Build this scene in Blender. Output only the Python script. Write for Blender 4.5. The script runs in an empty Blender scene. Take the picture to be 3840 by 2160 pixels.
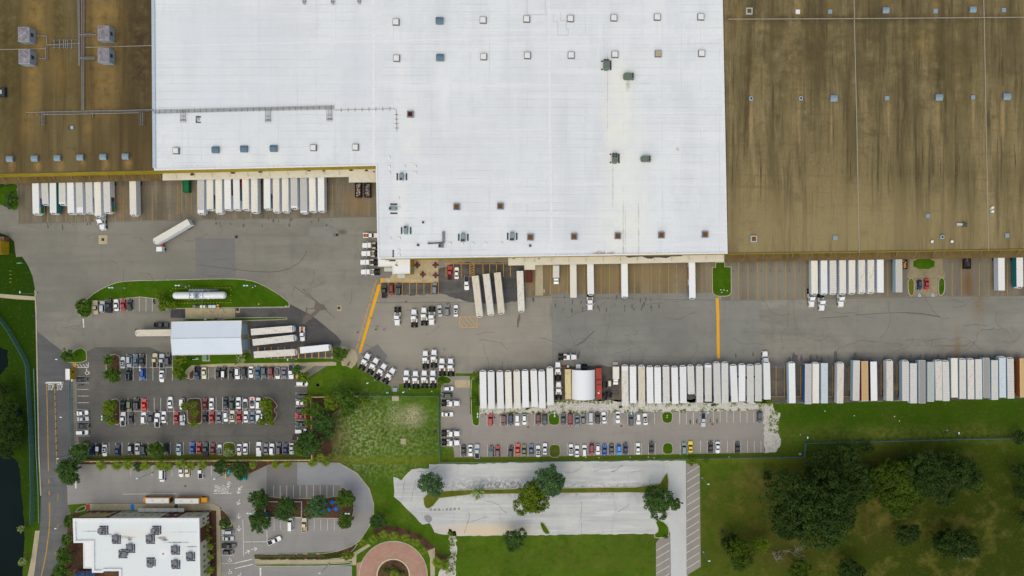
import bpy, bmesh, math, random
from mathutils import Vector, Matrix
rnd = random.Random(7)
scene = bpy.context.scene
col = scene.collection
# ------------------------------------------------------------------ camera model
H = 283.0          # drone height in metres
F = 2600.0         # focal length in photo pixels
CX, CY = 2140.0, 1110.0    # photo pixel straight below the drone
def P(px, py, z=0.0):
    k = (H - z) / F
    return ((px - CX) * k, (CY - py) * k, z)
def P2(px, py, z=0.0):
    return P(px, py, z)[:2]
def tile(ox, oy, s):
    return lambda X, Y: (ox + X / s, oy + Y / s)
T = dict(A=tile(0,540,4.025), B=tile(640,540,4.025), C=tile(1280,540,4.025), D=tile(1280,840,4.025),
  E=tile(1920,840,4.025), F=tile(2560,840,4.025), G=tile(3200,840,4.025), H=tile(0,840,4.025),
  I=tile(640,840,4.025), J=tile(640,1140,4.025), K=tile(1280,1140,4.025), L=tile(1920,1140,4.025),
  M=tile(2560,1140,4.025), N=tile(3200,1140,4.025), O=tile(200,1280,5.367), Q=tile(680,1280,5.367),
  R=tile(200,1480,5.367), S=tile(680,1480,5.367), U=tile(1640,1400,4.529), V=tile(2040,1360,3.8125),
  W=tile(2480,1440,4.529), BA=tile(0,1700,3.15), BB=tile(440,1700,3.15), BC=tile(880,1700,3.15),
  BD=tile(1400,1700,3.15), BE=tile(2000,1700,3.15), BF=tile(2640,1480,2.1308), BG=tile(0,1180,2.5889),
  BH=tile(1100,1380,3.8136), TA=tile(0,0,2.6833), TB=tile(960,0,2.6833), TC=tile(1920,0,2.6833),
  TD=tile(2880,0,2.6833), Z=tile(2100,1340,7.5765), Y=tile(240,1860,4.2933), X=tile(1400,860,7.1556),
  p=tile(0,0,1))
def tp(t, *pts): return [T[t](x, y) for x, y in pts]
cam_d = bpy.data.cameras.new('camera'); cam = bpy.data.objects.new('camera', cam_d); col.objects.link(cam)
cam.location = (0, 0, H); cam_d.sensor_width = 36.0; cam_d.lens = 36.0 * F / 3840.0
cam_d.shift_x = (1920 - CX) / 3840.0; cam_d.shift_y = (CY - 1080) / 3840.0
cam_d.clip_start = 1.0; cam_d.clip_end = 5000.0
scene.camera = cam
# ------------------------------------------------------------------ light
world = bpy.data.worlds.new('World'); scene.world = world; world.use_nodes = True
wn = world.node_tree; bg = wn.nodes['Background']
sky = wn.nodes.new('ShaderNodeTexSky'); sky.sky_type = 'NISHITA'; sky.sun_disc = False
SE, SR = math.radians(62), math.radians(200)
sky.sun_elevation = SE; sky.sun_rotation = SR; sky.air_density = 1.0; sky.dust_density = 3.0; sky.ozone_density = 1.0
wn.links.new(sky.outputs[0], bg.inputs[0]); bg.inputs[1].default_value = 0.11
sd = bpy.data.lights.new('sun', 'SUN'); sun = bpy.data.objects.new('sun', sd); col.objects.link(sun)
sd.energy = 1.5; sd.angle = math.radians(110); sd.color = (1.0, 0.95, 0.755)
dirv = Vector((math.sin(SR) * math.cos(SE), math.cos(SR) * math.cos(SE), math.sin(SE)))
sun.rotation_euler = dirv.to_track_quat('Z', 'Y').to_euler()
scene.view_settings.view_transform = 'Standard'; scene.view_settings.look = 'None'
scene.view_settings.exposure = EXPO = 0.03; scene.view_settings.gamma = 1.0
# ------------------------------------------------------------------ colour: picture value of a surface lying under this sky -> base colour
KL = 0.86
def lin(c):
    c = c / 255.0
    return c / 12.92 if c <= 0.04045 else ((c + 0.055) / 1.055) ** 2.4
def C(rgb):
    return tuple(max(0.0, min(0.86, lin(v) / KL)) for v in rgb) + (1.0,)
# ------------------------------------------------------------------ procedural materials
class Mat:
    def __init__(s, name, base, rough=0.8, spec=0.3, metal=0.0):
        s.m = bpy.data.materials.new(name); s.m.use_nodes = True
        s.t = s.m.node_tree; s.b = s.t.nodes['Principled BSDF']
        s.b.inputs['Roughness'].default_value = rough; s.b.inputs['Metallic'].default_value = metal
        s.b.inputs['Specular IOR Level'].default_value = spec
        s.tc = s.t.nodes.new('ShaderNodeTexCoord')
        r = s.t.nodes.new('ShaderNodeRGB'); r.outputs[0].default_value = C(base); s.out = r.outputs[0]
        s.b.inputs['Base Color'].default_value = C(base); s.z = 0.0
    def n(s, t): return s.t.nodes.new(t)
    def lk(s, a, b): s.t.links.new(a, b)
    def noise(s, sc, detail=5.0, rough=0.6, off=(0, 0, 0), src=None):
        mp = s.n('ShaderNodeMapping'); mp.inputs['Scale'].default_value = sc; mp.inputs['Location'].default_value = off
        s.lk(src or s.tc.outputs['Object'], mp.inputs[0])
        nz = s.n('ShaderNodeTexNoise'); nz.inputs['Scale'].default_value = 1.0
        nz.inputs['Detail'].default_value = detail; nz.inputs['Roughness'].default_value = rough
        s.lk(mp.outputs[0], nz.inputs['Vector']); return nz.outputs[0]
    def rng(s, v, a, b, c=0.0, d=1.0):
        r = s.n('ShaderNodeMapRange'); r.inputs[1].default_value = a; r.inputs[2].default_value = b
        r.inputs[3].default_value = c; r.inputs[4].default_value = d; s.lk(v, r.inputs[0]); return r.outputs[0]
    def math(s, op, a, b):
        m = s.n('ShaderNodeMath'); m.operation = op
        for i, v in enumerate((a, b)):
            if isinstance(v, (int, float)): m.inputs[i].default_value = v
            else: s.lk(v, m.inputs[i])
        return m.outputs[0]
    def mix(s, fac, colr, mode='MIX'):
        m = s.n('ShaderNodeMix'); m.data_type = 'RGBA'; m.blend_type = mode
        if isinstance(fac, (int, float)): m.inputs[0].default_value = fac
        else: s.lk(fac, m.inputs[0])
        s.lk(s.out, m.inputs[6])
        m.inputs[7].default_value = colr if len(colr) == 4 else C(colr)
        s.out = m.outputs[2]; return s
    # layers
    def N(s, sc, lo, hi, colr, amt=1.0, detail=5.0, rough=0.6, off=None):
        off = off or (rnd.uniform(-50, 50), rnd.uniform(-50, 50), 0)
        return s.mix(s.rng(s.noise(sc, detail, rough, off), lo, hi, 0, amt), colr)
    def B(s, c, r, colr, amt=1.0, soft=0.4, wob=0.5, ws=0.08, tex=None):
        x, y = P2(*c, s.z); rx, ry = r[0] * (H-s.z) / F, r[1] * (H-s.z) / F
        mp = s.n('ShaderNodeMapping'); mp.inputs['Scale'].default_value = (1 / rx, 1 / ry, 0)
        mp.inputs['Location'].default_value = (-x / rx, -y / ry, 0); s.lk(s.tc.outputs['Object'], mp.inputs[0])
        ln = s.n('ShaderNodeVectorMath'); ln.operation = 'LENGTH'; s.lk(mp.outputs[0], ln.inputs[0])
        d = s.math('ADD', ln.outputs['Value'], s.math('MULTIPLY', s.math('SUBTRACT', s.noise((ws, ws, 0), 4, 0.6), 0.5), 2 * wob))
        f = s.rng(d, 1 + soft, 1 - soft, 0, amt)
        if tex: f = s.math('MULTIPLY', f, s.rng(s.noise((tex[0], tex[0], 0), 6, 0.7), tex[1], tex[2]))
        return s.mix(f, colr)
    def L(s, axis, period, width, colr, amt=1.0, off=0.0, wob=0.0, brk=None):
        sp = s.n('ShaderNodeSeparateXYZ'); s.lk(s.tc.outputs['Object'], sp.inputs[0])
        v = sp.outputs[axis]
        if wob: v = s.math('ADD', v, s.math('MULTIPLY', s.noise((0.3, 0.3, 0.3), 2), wob))
        fr = s.math('FRACT', s.math('ADD', s.math('DIVIDE', v, period), off), 0)
        f = s.math('MULTIPLY', s.math('LESS_THAN', fr, width), amt)
        if brk: f = s.math('MULTIPLY', f, s.rng(s.noise(brk, 4, .7), .44, .62))
        return s.mix(f, colr)
    def rand(s, colr, amt):
        oi = s.n('ShaderNodeObjectInfo'); return s.mix(s.math('MULTIPLY', oi.outputs['Random'], amt), colr)
    def bump(s, sc, strength, dist=0.05):
        b = s.n('ShaderNodeBump'); b.inputs['Strength'].default_value = strength; b.inputs['Distance'].default_value = dist
        s.lk(s.noise((sc, sc, sc), 4), b.inputs['Height']); s.lk(b.outputs[0], s.b.inputs['Normal']); return s
    def done(s):
        s.lk(s.out, s.b.inputs['Base Color']); return s.m
MATS = {}
def flat(name, rgb, rough=0.6, spec=0.3, metal=0.0, dirt=0.12):
    k = (name, rgb)
    if k not in MATS:
        d = tuple(v * 0.75 for v in rgb)
        MATS[k] = Mat(name, rgb, rough, spec, metal).N((0.9, 0.9, 0.9), 0.35, 0.75, d, dirt * 3).done()
    return MATS[k]
# ------------------------------------------------------------------ mesh builder
class MB:
    def __init__(s): s.v = []; s.f = []
    def add(s, vs, fs):
        o = len(s.v); s.v += [tuple(v) for v in vs]; s.f += [tuple(i + o for i in f) for f in fs]; return s
    def box(s, x0, y0, z0, x1, y1, z1):
        return s.add([(x0,y0,z0),(x1,y0,z0),(x1,y1,z0),(x0,y1,z0),(x0,y0,z1),(x1,y0,z1),(x1,y1,z1),(x0,y1,z1)],
                     [(3,2,1,0),(4,5,6,7),(0,1,5,4),(1,2,6,5),(2,3,7,6),(3,0,4,7)])
    def bbox(s, x0, y0, z0, x1, y1, z1, b=0.06):     # box with chamfered top edges
        return s.loft([[(x0,y0,z0),(x1,y0,z0),(x1,y1,z0),(x0,y1,z0)], [(x0,y0,z1-b),(x1,y0,z1-b),(x1,y1,z1-b),(x0,y1,z1-b)],
                       [(x0+b,y0+b,z1),(x1-b,y0+b,z1),(x1-b,y1-b,z1),(x0+b,y1-b,z1)]])
    def loft(s, rings, cap0=True, cap1=True):
        n = len(rings[0]); vs = [p for r in rings for p in r]; fs = []
        for k in range(len(rings) - 1):
            for i in range(n):
                j = (i + 1) % n; fs.append((k*n+i, k*n+j, (k+1)*n+j, (k+1)*n+i))
        if cap0: fs.append(tuple(reversed(range(n))))
        if cap1: fs.append(tuple(range((len(rings)-1)*n, len(rings)*n)))
        return s.add(vs, fs)
    def prism(s, poly, z0, z1, top=True, bottom=False):
        poly = ccw(poly)
        return s.loft([[(x, y, z0) for x, y in poly], [(x, y, z1) for x, y in poly]], bottom, top)
    def sheet(s, poly, z):
        poly = ccw(poly); return s.add([(x, y, z) for x, y in poly], [tuple(range(len(poly)))])
    def ring(s, po, pi, z0, z1):
        n = len(po); vs = [(x,y,z0) for x,y in po]+[(x,y,z1) for x,y in po]+[(x,y,z1) for x,y in pi]+[(x,y,z0) for x,y in pi]
        fs = []
        for i in range(n):
            j = (i+1) % n
            for k in range(3): fs.append((k*n+i, k*n+j, (k+1)*n+j, (k+1)*n+i))
        return s.add(vs, fs)
    def tube(s, a, b, r0, r1=None, n=6, caps=True):
        r1 = r0 if r1 is None else r1
        a, b = Vector(a), Vector(b); d = (b - a)
        if d.length < 1e-6: return s
        q = d.to_track_quat('Z', 'Y'); rs = []
        for c, r in ((a, r0), (b, r1)):
            rs.append([tuple(c + q @ Vector((r*math.cos(2*math.pi*i/n), r*math.sin(2*math.pi*i/n), 0))) for i in range(n)])
        return s.loft(rs, caps, caps)
    def quad(s, a, b, c, d): return s.add([a, b, c, d], [(0, 1, 2, 3)])
    def line(s, a, b, w, z):           # painted stripe
        ax, ay = a; bx, by = b; dx, dy = bx-ax, by-ay; l = math.hypot(dx, dy) or 1; z += (len(s.f) % 9)*.0006
        nx, ny = -dy/l*w/2, dx/l*w/2
        return s.add([(ax-nx,ay-ny,z),(bx-nx,by-ny,z),(bx+nx,by+ny,z),(ax+nx,ay+ny,z)], [(0,1,2,3)])
    def mesh(s, name, mat, smooth=False):
        me = bpy.data.meshes.new(name); me.from_pydata(s.v, [], s.f); me.validate(); me.update()
        if mat is not None: me.materials.append(mat)
        if smooth:
            for p in me.polygons: p.use_smooth = True
        return me
    def build(s, name, mat, parent=None, loc=(0,0,0), smooth=False):
        o = bpy.data.objects.new(name, s.mesh(name, mat, smooth)); col.objects.link(o)
        o.location = loc
        if parent: o.parent = parent
        return o
def area(p): return sum(p[i][0]*p[(i+1)%len(p)][1]-p[(i+1)%len(p)][0]*p[i][1] for i in range(len(p)))/2
def ccw(p): return list(p) if area(p) > 0 else list(reversed(p))
def inset(poly, d):
    p = ccw(poly); n = len(p); out = []
    for i in range(n):
        a, b, c = Vector(p[i-1]), Vector(p[i]), Vector(p[(i+1) % n])
        e1 = (b-a).normalized() if (b-a).length > 1e-6 else Vector((1,0)); e2 = (c-b).normalized() if (c-b).length > 1e-6 else e1
        n1 = Vector((-e1.y, e1.x)); n2 = Vector((-e2.y, e2.x)); m = n1 + n2
        if m.length < 1e-4: m = n1
        m.normalize(); k = d / max(0.35, m.dot(n1)); out.append((b.x+m.x*k, b.y+m.y*k))
    return out
def smooth_poly(p, it=2):
    for _ in range(it):
        q = []
        for i in range(len(p)):
            a, b = p[i], p[(i+1) % len(p)]
            q += [(a[0]*.75+b[0]*.25, a[1]*.75+b[1]*.25), (a[0]*.25+b[0]*.75, a[1]*.25+b[1]*.75)]
        p = q
    return p
def ragged(p, step=12, amp=3.0):
    q = []
    for i in range(len(p)):
        a, b = p[i], p[(i+1) % len(p)]; l = math.hypot(b[0]-a[0], b[1]-a[1]); n = max(1, int(l/step))
        for k in range(n):
            t = k/n; q.append((a[0]+(b[0]-a[0])*t+rnd.uniform(-amp,amp), a[1]+(b[1]-a[1])*t+rnd.uniform(-amp,amp)))
    return q
def W2(pxs, z=0.0): return [P2(x, y, z) for x, y in pxs]
def rrpx(x0, y0, x1, y1, r, n=4):
    out = []
    for cx, cy, a0 in ((x1-r,y0+r,-90),(x1-r,y1-r,0),(x0+r,y1-r,90),(x0+r,y0+r,180)):
        for k in range(n+1):
            a = math.radians(a0+90*k/n); out.append((cx+r*math.cos(a), cy+r*math.sin(a)))
    return out
def circle(cx, cy, r, n=40, a0=0, a1=360): return [(cx+r*math.cos(math.radians(a0+(a1-a0)*i/n)), cy+r*math.sin(math.radians(a0+(a1-a0)*i/n))) for i in range(n)]
# ------------------------------------------------------------------ tagging
def tag(o, label=None, cat=None, group=None, kind=None):
    if label: o['label'] = label
    if cat: o['category'] = cat
    if group: o['group'] = group
    if kind: o['kind'] = kind
    return o
def empty(name, loc, rz=0.0):
    o = bpy.data.objects.new(name, None); col.objects.link(o); o.location = loc; o.rotation_euler = (0, 0, rz)
    o.empty_display_size = 0.5; return o
def struct(name, mb, mat, label=None):
    o = mb.build(name, mat); o['kind'] = 'structure'
    if label: o['label'] = label
    return o
LV = 0.006
def pave(name, pxs, lev, mat, label=None):
    mb = MB(); mb.sheet(W2(pxs), lev * LV); return struct(name, mb, mat, label)
# ordinal labels ---------------------------------------------------
ORD = ['first','second','third','fourth','fifth','sixth','seventh','eighth','ninth','tenth','eleventh','twelfth','thirteenth','fourteenth','fifteenth','sixteenth','seventeenth','eighteenth','nineteenth','twentieth']
def ordn(i, n, axis='x'):
    a, b = ('leftmost','rightmost') if axis == 'x' else ('topmost','bottommost')
    if n == 1: return 'only'
    if i == 0: return a
    if i == n-1: return b
    return ORD[i] + (' from left' if axis == 'x' else ' from top') if i <= n/2 else ORD[n-1-i] + (' from right' if axis == 'x' else ' from bottom')
def label_row(items, place, axis='x'):
    """items: list of (obj, desc, pos). gives every thing in a row a label of its own"""
    items = sorted(items, key=lambda t: t[2])
    ds = [t[1] for t in items]; n = len(items)
    def cands(i):
        d = ds[i]; l = ds[i-1] if i > 0 else None; r = ds[i+1] if i < n-1 else None
        yield d, f'the only {d} {place}' if ds.count(d) == 1 else None
        if l and r and l != r:
            pr = ('left','right') if axis == 'x' else ('top','bottom')
            yield (l, d, r), f'{d} between {l} and {r} {place}'
    for i, (o, d, _) in enumerate(items):
        lab = None
        if ds.count(d) == 1: lab = f'the only {d} {place}'
        elif 0 < i < n-1 and ds[i-1] != ds[i+1] and sum(1 for k in range(1, n-1) if ds[k]==d and {ds[k-1],ds[k+1]}=={ds[i-1],ds[i+1]}) == 1:
            lab = f'{d} between {ds[i-1]} and {ds[i+1]} {place}'
            if len(lab.split()) > 16: lab = None
        if not lab:
            same = [k for k in range(n) if ds[k] == d]; q = same.index(i)
            lab = f'{ordn(q, len(same), axis)} {d} {place}'
        if len(lab.split()) > 16: print('LONG', len(lab.split()), lab)
        o['label'] = lab
# ================================================================== GROUND
FINE = 2.2
def asphalt(name, base, dark, lightc, amt=0.8):
    m = Mat(name, base, 0.92, 0.15)
    m.N((.035,.035,.035), .42, .64, dark, .7*amt).N((.02,.13,.1), .5, .68, lightc, .6*amt).N((.16,.16,.16), .5, .70, dark, .65*amt, 6, .7).N((.015,.35,.1), .52, .66, dark, .5*amt, 6, .7).N((.35,.02,.1), .56, .70, dark, .4*amt, 5, .7)
    m.N((.4,.4,.4), .58, .68, dark, .5*amt, 6, .75)
    m.N((.05,.6,.1), .52, .75, dark, .22*amt, 5, .7).N((FINE,FINE,1), .4, .7, dark, .3, 3).N((.7,.7,.7), .66, .74, tuple(v*.6 for v in dark), .5*amt, 4, .7)
    return m
lawn = Mat('grass_lawn', (72,104,14), 0.95, 0.05)
lawn.N((.05,.05,.05), .4, .65, (58,86,12), .8).N((.11,.11,.11), .5, .7, (104,118,40), .55).N((.5,.5,.5), .45, .7, (46,72,8), .5, 6, .7).N((2.5,2.5,2.5), .42, .7, (96,112,46), .35, 3)
for c, r, colr, a in [((1420,1640),(190,120),(150,152,110),.7), ((1310,1600),(90,110),(154,154,118),.65), ((1500,1650),(70,80),(120,128,70),.6)]:
    lawn.B(c, r, colr, a, .7, .7, .12, (.8,.46,.6))
lawn.B((1545,1560),(40,35),(196,182,150),.85,.6,.4,.2,(1.4,.35,.6)).B((1478,1555),(26,42),(170,166,130),.7,.6,.5,.2,(1.2,.42,.62))
lawn.B((1235,1640),(60,110),(108,86,62),.8,.7,.8,.12,(.4,.35,.6))
lawn.B((1700,1960),(30,60),(215,215,205),.0)
lawn.B((3330,1990),(780,290),(62,70,18),.95,.4,.3,.02).B((3750,2050),(560,520),(47,55,13),.85,.6,.3,.02)  # dark field grass, then lens vignetting painted into the lower right corner
lawn.B((2800,1860),(190,260),(86,82,34),.7,.7,.5,.04,(.25,.4,.62)).B((3280,1930),(130,80),(84,70,38),.8,.8,.8,.06,(.35,.42,.62)).B((3320,1710),(150,60),(82,66,38),.9,.8,.8,.06,(.35,.42,.62))
lawn.B((3000,1790),(140,100),(92,82,40),.8,.8,.8,.06,(.35,.42,.62)).B((2920,2060),(140,100),(84,74,40),.8,.8,.8,.06,(.35,.42,.62)).B((2860,1800),(48,38),(112,98,60),.8,.8,.7,.1,(.6,.38,.6))
lawn.B((3300,1628),(480,30),(106,110,52),.75,.6,.5,.05,(.6,.4,.62)).B((3400,1545),(600,55),(48,74,8),.7,.4,.2,.03)
lawn.B((60,1400),(125,700),(36,58,8),.95,.25,.2,.03).B((40,1060),(100,300),(36,62,6),.9,.3,.2,.03).B((2200,2090),(420,80),(88,92,36),.7,.6,.5,.05,(.3,.38,.6)).B((1950,1725),(900,14),(104,112,28),.7,.5,.3,.1)  # first two blobs: left edge vignetting put into the grass colour
lawn.B((3250,1960),(700,330),(112,104,50),.7,.5,.4,.02,(.09,.5,.66)).N((.2,.2,.2), .52, .68, (52,66,12), .5, 6, .7).N((.9,.9,.9), .55, .7, (112,116,62), .35, 5, .75).N((6,6,6), .4, .75, (40,60,10), .3, 2)
lawn.bump(1.5, .5, .15); LAWN = lawn.done()
isl = Mat('grass_island', (58,92,8), 0.95, 0.05).N((.12,.12,.12), .4, .68, (44,76,4), .9).N((.35,.35,.35), .5, .72, (92,100,30), .6).N((2.5,2.5,2.5), .42, .7, (84,104,30), .35, 3).bump(1.5,.5,.15)
ISL = isl.done()
ISL2 = Mat('grass_island_dry', (96,100,34), 0.95, 0.05).N((.15,.15,.15), .4, .66, (66,86,14), .9).N((.5,.5,.5), .5, .7, (120,104,62), .6).N((2.5,2.5,2.5), .42, .7, (80,92,30), .4, 3).done()
MULCH = Mat('mulch', (92,68,52), 0.95, 0.05).N((.2,.2,.2), .4, .68, (70,52,38), .8).N((.8,.8,.8), .5, .72, (120,98,76), .6).N((3,3,3), .45, .7, (62,46,36), .5, 2).done()
KERB = Mat('kerb_concrete', (176,170,148), 0.9, 0.1).N((.3,.3,.3), .4, .7, (140,134,116), .8).done()
ya = asphalt('asphalt_yard', (139,134,122), (108,106,98), (153,148,136), 1.0)
ya.B((640,1010),(560,330),(120,117,106),.6,.7,.4,.02).B((2350,1230),(330,150),(138,132,122),.5,.6,.3,.02)  # first blob paints the lens falloff over the left yard
for c, r, a in [((1240,880),(16,10),.9),((1285,870),(14,9),.8),((2070,1170),(8,30),.6),((3260,1370),(700,22),.75),((3540,1360),(420,30),.8)]:
    ya.B(c, r, (92,86,78) if c[0] < 3000 else (78,79,84), a, .6, .6, .15)
ya.B((3672,1150),(22,60),(118,92,50),.85,.6,.6,.12,(.8,.38,.55)).B((3590,1290),(12,60),(122,92,46),.85,.6,.5,.15,(.9,.35,.55)).B((3575,1297),(55,3),(116,88,50),.8,.6,.3,.1)
ya.B((3480,1210),(420,90),(132,130,120),.5,.5,.4,.03).B((760,1340),(330,70),(98,95,88),.75,.6,.4,.04)
ya.B((1660,1250),(420,140),(152,145,132),.6,.6,.4,.02); YARD = ya.done()
GREYP = asphalt('asphalt_grey_patch', (131,130,122), (110,109,103), (130,128,120), .9).done()
DARKP = asphalt('asphalt_dark_patch', (118,116,111), (100,99,97), (122,120,116), .5).done()
LOBBYP = asphalt('asphalt_sealed', (92,90,86), (64,64,66), (120,116,108), 1.1).done()
WLOT = asphalt('asphalt_west_lot', (104,101,93), (80,79,76), (108,105,96), 1.0).done()  # dark asphalt, its base also carrying the corner vignetting
MLOT = asphalt('asphalt_middle_lot', (146,140,132), (124,119,112), (154,148,139), .55).done()
ROAD = asphalt('asphalt_road', (103,103,101), (80,80,82), (116,115,110), .9).done()
SCH = asphalt('asphalt_school', (146,143,138), (120,118,116), (156,153,147), .6).done()
SCHB = asphalt('asphalt_school_blue', (142,143,145), (126,127,130), (156,157,158), .8).done()
SCHD = asphalt('asphalt_school_dark', (122,119,115), (106,104,102), (134,130,126), .5).done()
TRL = asphalt('asphalt_trailer_bays', (98,93,84), (64,63,62), (124,112,90), 1.2).done()
we = Mat('pavement_weathered', (184,184,180), .95, .1).N((.03,.4,.1), .46, .66, (166,167,166), .8).N((.05,.8,.1), .52, .68, (200,200,194), .8).N((.3,.05,.1), .55, .7, (160,161,162), .6, 6, .7).N((.1,.1,.1), .5, .72, (205,203,192), .6).N((.6,.6,.6), .6, .72, (150,150,150), .5, 6, .7)
we.B((1860,1826),(250,26),(112,112,118),.9,.7,.7,.2,(.7,.42,.56)).B((2350,1826),(230,12),(122,124,136),.8,.6,.6,.3,(.35,.5,.58)).B((2200,1853),(200,10),(140,142,152),.7,.6,.6,.3,(.35,.5,.58))
we.B((1820,1990),(140,22),(206,184,150),.8,.7,.5,.1).B((1620,1800),(140,40),(176,178,180),.4,.6,.5,.1)
WEATH = we.done()
LANE = Mat('concrete_lane', (186,187,184), .95, .1).N((.06,.02,.1), .45, .7, (170,171,170), .8).N((.3,.3,.3), .55, .72, (196,192,180), .6).done()
dk = Mat('concrete_dock', (124,116,99), .92, .15).N((.22,.012,.1), .42, .64, (98,89,73), .9).N((.4,.02,.1), .55, .70, (148,138,116), .8).N((.3,.03,.1), .56, .70, (84,78,70), .8).N((.12,.12,.1), .5, .72, (92,88,80), .7, 6, .65).N((FINE,FINE,1), .42, .7, (90,80,62), .35, 3).L('Y', 8.0, .012, (84,76,62), .7, .3).L('X', 4.4, .02, (96,84,64), .5)
dk.B((420,770),(60,60),(150,118,74),.7,.8,.5,.1,(.5,.4,.6)).B((1990,1060),(30,50),(150,124,86),.7,.6,.5,.2,(.9,.4,.6)).B((2230,1030),(380,70),(138,118,80),.6,.6,.5,.06).B((1340,760),(40,40),(140,114,74),.6,.8,.5,.1)
dk.B((3000,1060),(300,70),(128,124,112),.8,.6,.4,.05).B((3500,1050),(340,80),(112,106,94),.75,.6,.4,.05).B((3630,1060),(14,50),(112,80,44),.8,.7,.5,.15)
DOCK = dk.done()
TANC = Mat('concrete_tan', (176,162,128), .92, .15).N((.2,.2,.2), .42, .68, (150,136,104), .7).N((.7,.7,.7), .5, .7, (190,178,148), .6).L('X', 6.0, .012, (120,108,84), .7).done()
WALK = Mat('sidewalk_concrete', (170,158,130), .92, .15).N((.1,.1,.1), .42, .68, (150,140,114), .7).N((.7,.7,.7), .5, .7, (184,174,150), .6).L('X', 1.8, .03, (140,128,102), .5).done()
WALKD = Mat('concrete_stained', (142,130,104), .92, .15).N((.2,.2,.2), .42, .68, (120,110,88), .8).N((.7,.7,.7), .5, .7, (156,144,116), .6).done()
GRAV = Mat('gravel', (196,192,182), .97, .05).N((.5,.5,.5), .5, .66, (160,156,142), .8, 6, .75).N((2.2,2.2,2.2), .5, .62, (120,116,104), .7, 4, .8).N((.16,.16,.16), .57, .68, (96,104,52), .85, 6, .75).done()
BRICK = Mat('brick_paving', (168,134,116), .9, .15).N((.1,.1,.1), .42, .68, (150,114,98), .8).N((.7,.7,.7), .48, .7, (182,150,132), .6).N((3,3,3), .4, .7, (140,104,90), .4, 2).done()
WATER = Mat('lake_water', (15,27,28), .5, .03).N((.03,.03,.03), .4, .7, (10,18,16), .8).done()
WPAINT = Mat('paint_white', (214,212,204), .8, .2).N((1.2,1.2,1.2), .45, .72, (150,147,140), .8, 5, .75).done()
YPAINT = Mat('paint_yellow', (222,160,22), .8, .2).N((1.0,1.0,1.0), .5, .72, (176,140,62), .7, 5, .75).done()
YFADE = Mat('paint_yellow_faded', (180,140,66), .85, .15).N((.8,.8,.8), .42, .66, (134,112,70), .9, 5, .75).done()
mb = MB(); mb.sheet([(-1500,-1500),(1500,-1500),(1500,1500),(-1500,1500)], 0.0); struct('ground', mb, LAWN)
ROADR = [(290,1762),(251,1805),(254,1890),(265,1925),(254,1986),(235,2122),(222,2200)]
ROADL = [(119,2200),(149,1986),(154,1859),(146,1700),(136,1180),(132,1088),(122,1036),(107,999),(83,962),(60,964),(53,905),(32,886),(0,873),(-80,860)]
pave('asphalt_yard', [(-80,690),(-80,560),(3940,560),(3940,1488),(3560,1500),(2950,1513),(1900,1500),(1785,1500),(1775,1400),(1655,1400),(1655,1452),(1640,1452),(1497,1439),(1495,1466),(1469,1466),(1467,1448),(1441,1440),(1342,1378),(1335,1340),(1258,1352),(1150,1420),(1152,1723),(300,1728)]+ROADR+ROADL, 1, YARD)
pave('road', [(270,1345),(262,1500),(262,1700)]+ROADR+[(119,2200),(149,1986),(154,1859),(146,1700),(136,1240)], 2, ROAD)
pave('car_park', [(286,1360),(300,1330),(360,1302),(560,1302),(640,1335),(700,1335),(700,1420),(1140,1405),(1152,1460),(1152,1723),(300,1708),(290,1600)], 3, WLOT)
SCHP = [(251,1805),(290,1740),(560,1744),(900,1744),(1007,1743),(1115,1733),(1270,1735),(1340,1776),(1385,1833),(1401,1890),(1401,1929),(1385,1973),(1350,2027),(1318,2049),(1261,2068),(1150,2073),(1150,2122),(1320,2122),(1320,2200),(830,2200),(828,1985),(876,1980),(864,1940),(826,1902),(800,1886),(330,1887),(254,1893)]
pave('school_car_park', SCHP, 3, SCH)
pave('school_asphalt_patch', tp('BC',(378,140),(740,110),(740,375),(378,520)), 4, SCHD)
pave('school_asphalt_patch', tp('BC',(740,110),(1230,112),(1450,245),(1590,430),(1640,600),(1640,680),(1420,680),(1405,560),(1290,390),(1180,375),(740,375)), 4, SCHB)
pave('school_asphalt_patch', tp('BC',(380,375),(1250,375),(1250,525),(380,525)), 5, SCHD)
pave('weathered_pavement', ragged([(1475,1787),(1506,1802),(1543,1759),(1610,1755),(1610,1741),(1667,1740),(1720,1742),(1900,1735),(2500,1727),(2570,1728),(2573,1990),(2454,2002),(2047,2006),(1745,2010),(1700,2010),(1630,1997),(1612,1960),(1583,1966),(1478,1862)], 16, 2), 2, WEATH)
pave('concrete_lane', [(2508,1732),(2572,1729),(2575,2200),(2517,2200)], 3, LANE)
pave('angled_parking_strip', [(2573,1738),(2610,1735),(2624,1749),(2628,2125),(2581,2154),(2581,2200),(2575,2200)], 3, MLOT)
pave('angled_parking_strip', [(2460,2200),(2460,2035),(2475,2018),(2512,2005),(2517,2200)], 3, MLOT)
pave('middle_car_park', [(1653,1450),(1653,1674),(1700,1676),(1704,1715),(2103,1711),(2867,1697),(2862,1537),(2480,1545),(1800,1552),(1762,1552),(1762,1410),(1655,1410)], 3, MLOT)
pave('gravel_strip', ragged([(1795,1512),(2300,1500),(2890,1494),(2905,1540),(2925,1550),(2918,1620),(2928,1660),(2915,1695),(2868,1698),(2862,1537),(2480,1545),(1800,1552)], 10, 3), 4, GRAV)
pave('concrete_pad', [(1705,1425),(1763,1425),(1763,1453),(1708,1453)], 4, TANC)
pave('dock_apron', [(-20,690),(66,690),(71,836),(400,829),(645,824),(1000,818),(1417,810),(1417,560),(-20,560)], 2, DOCK)
pave('dock_apron', [(1962,930),(3940,930),(3940,1107),(3550,1110),(2705,1125),(2705,1097),(2068,1104),(2068,1110),(1962,1112)], 2, DOCK)
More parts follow.
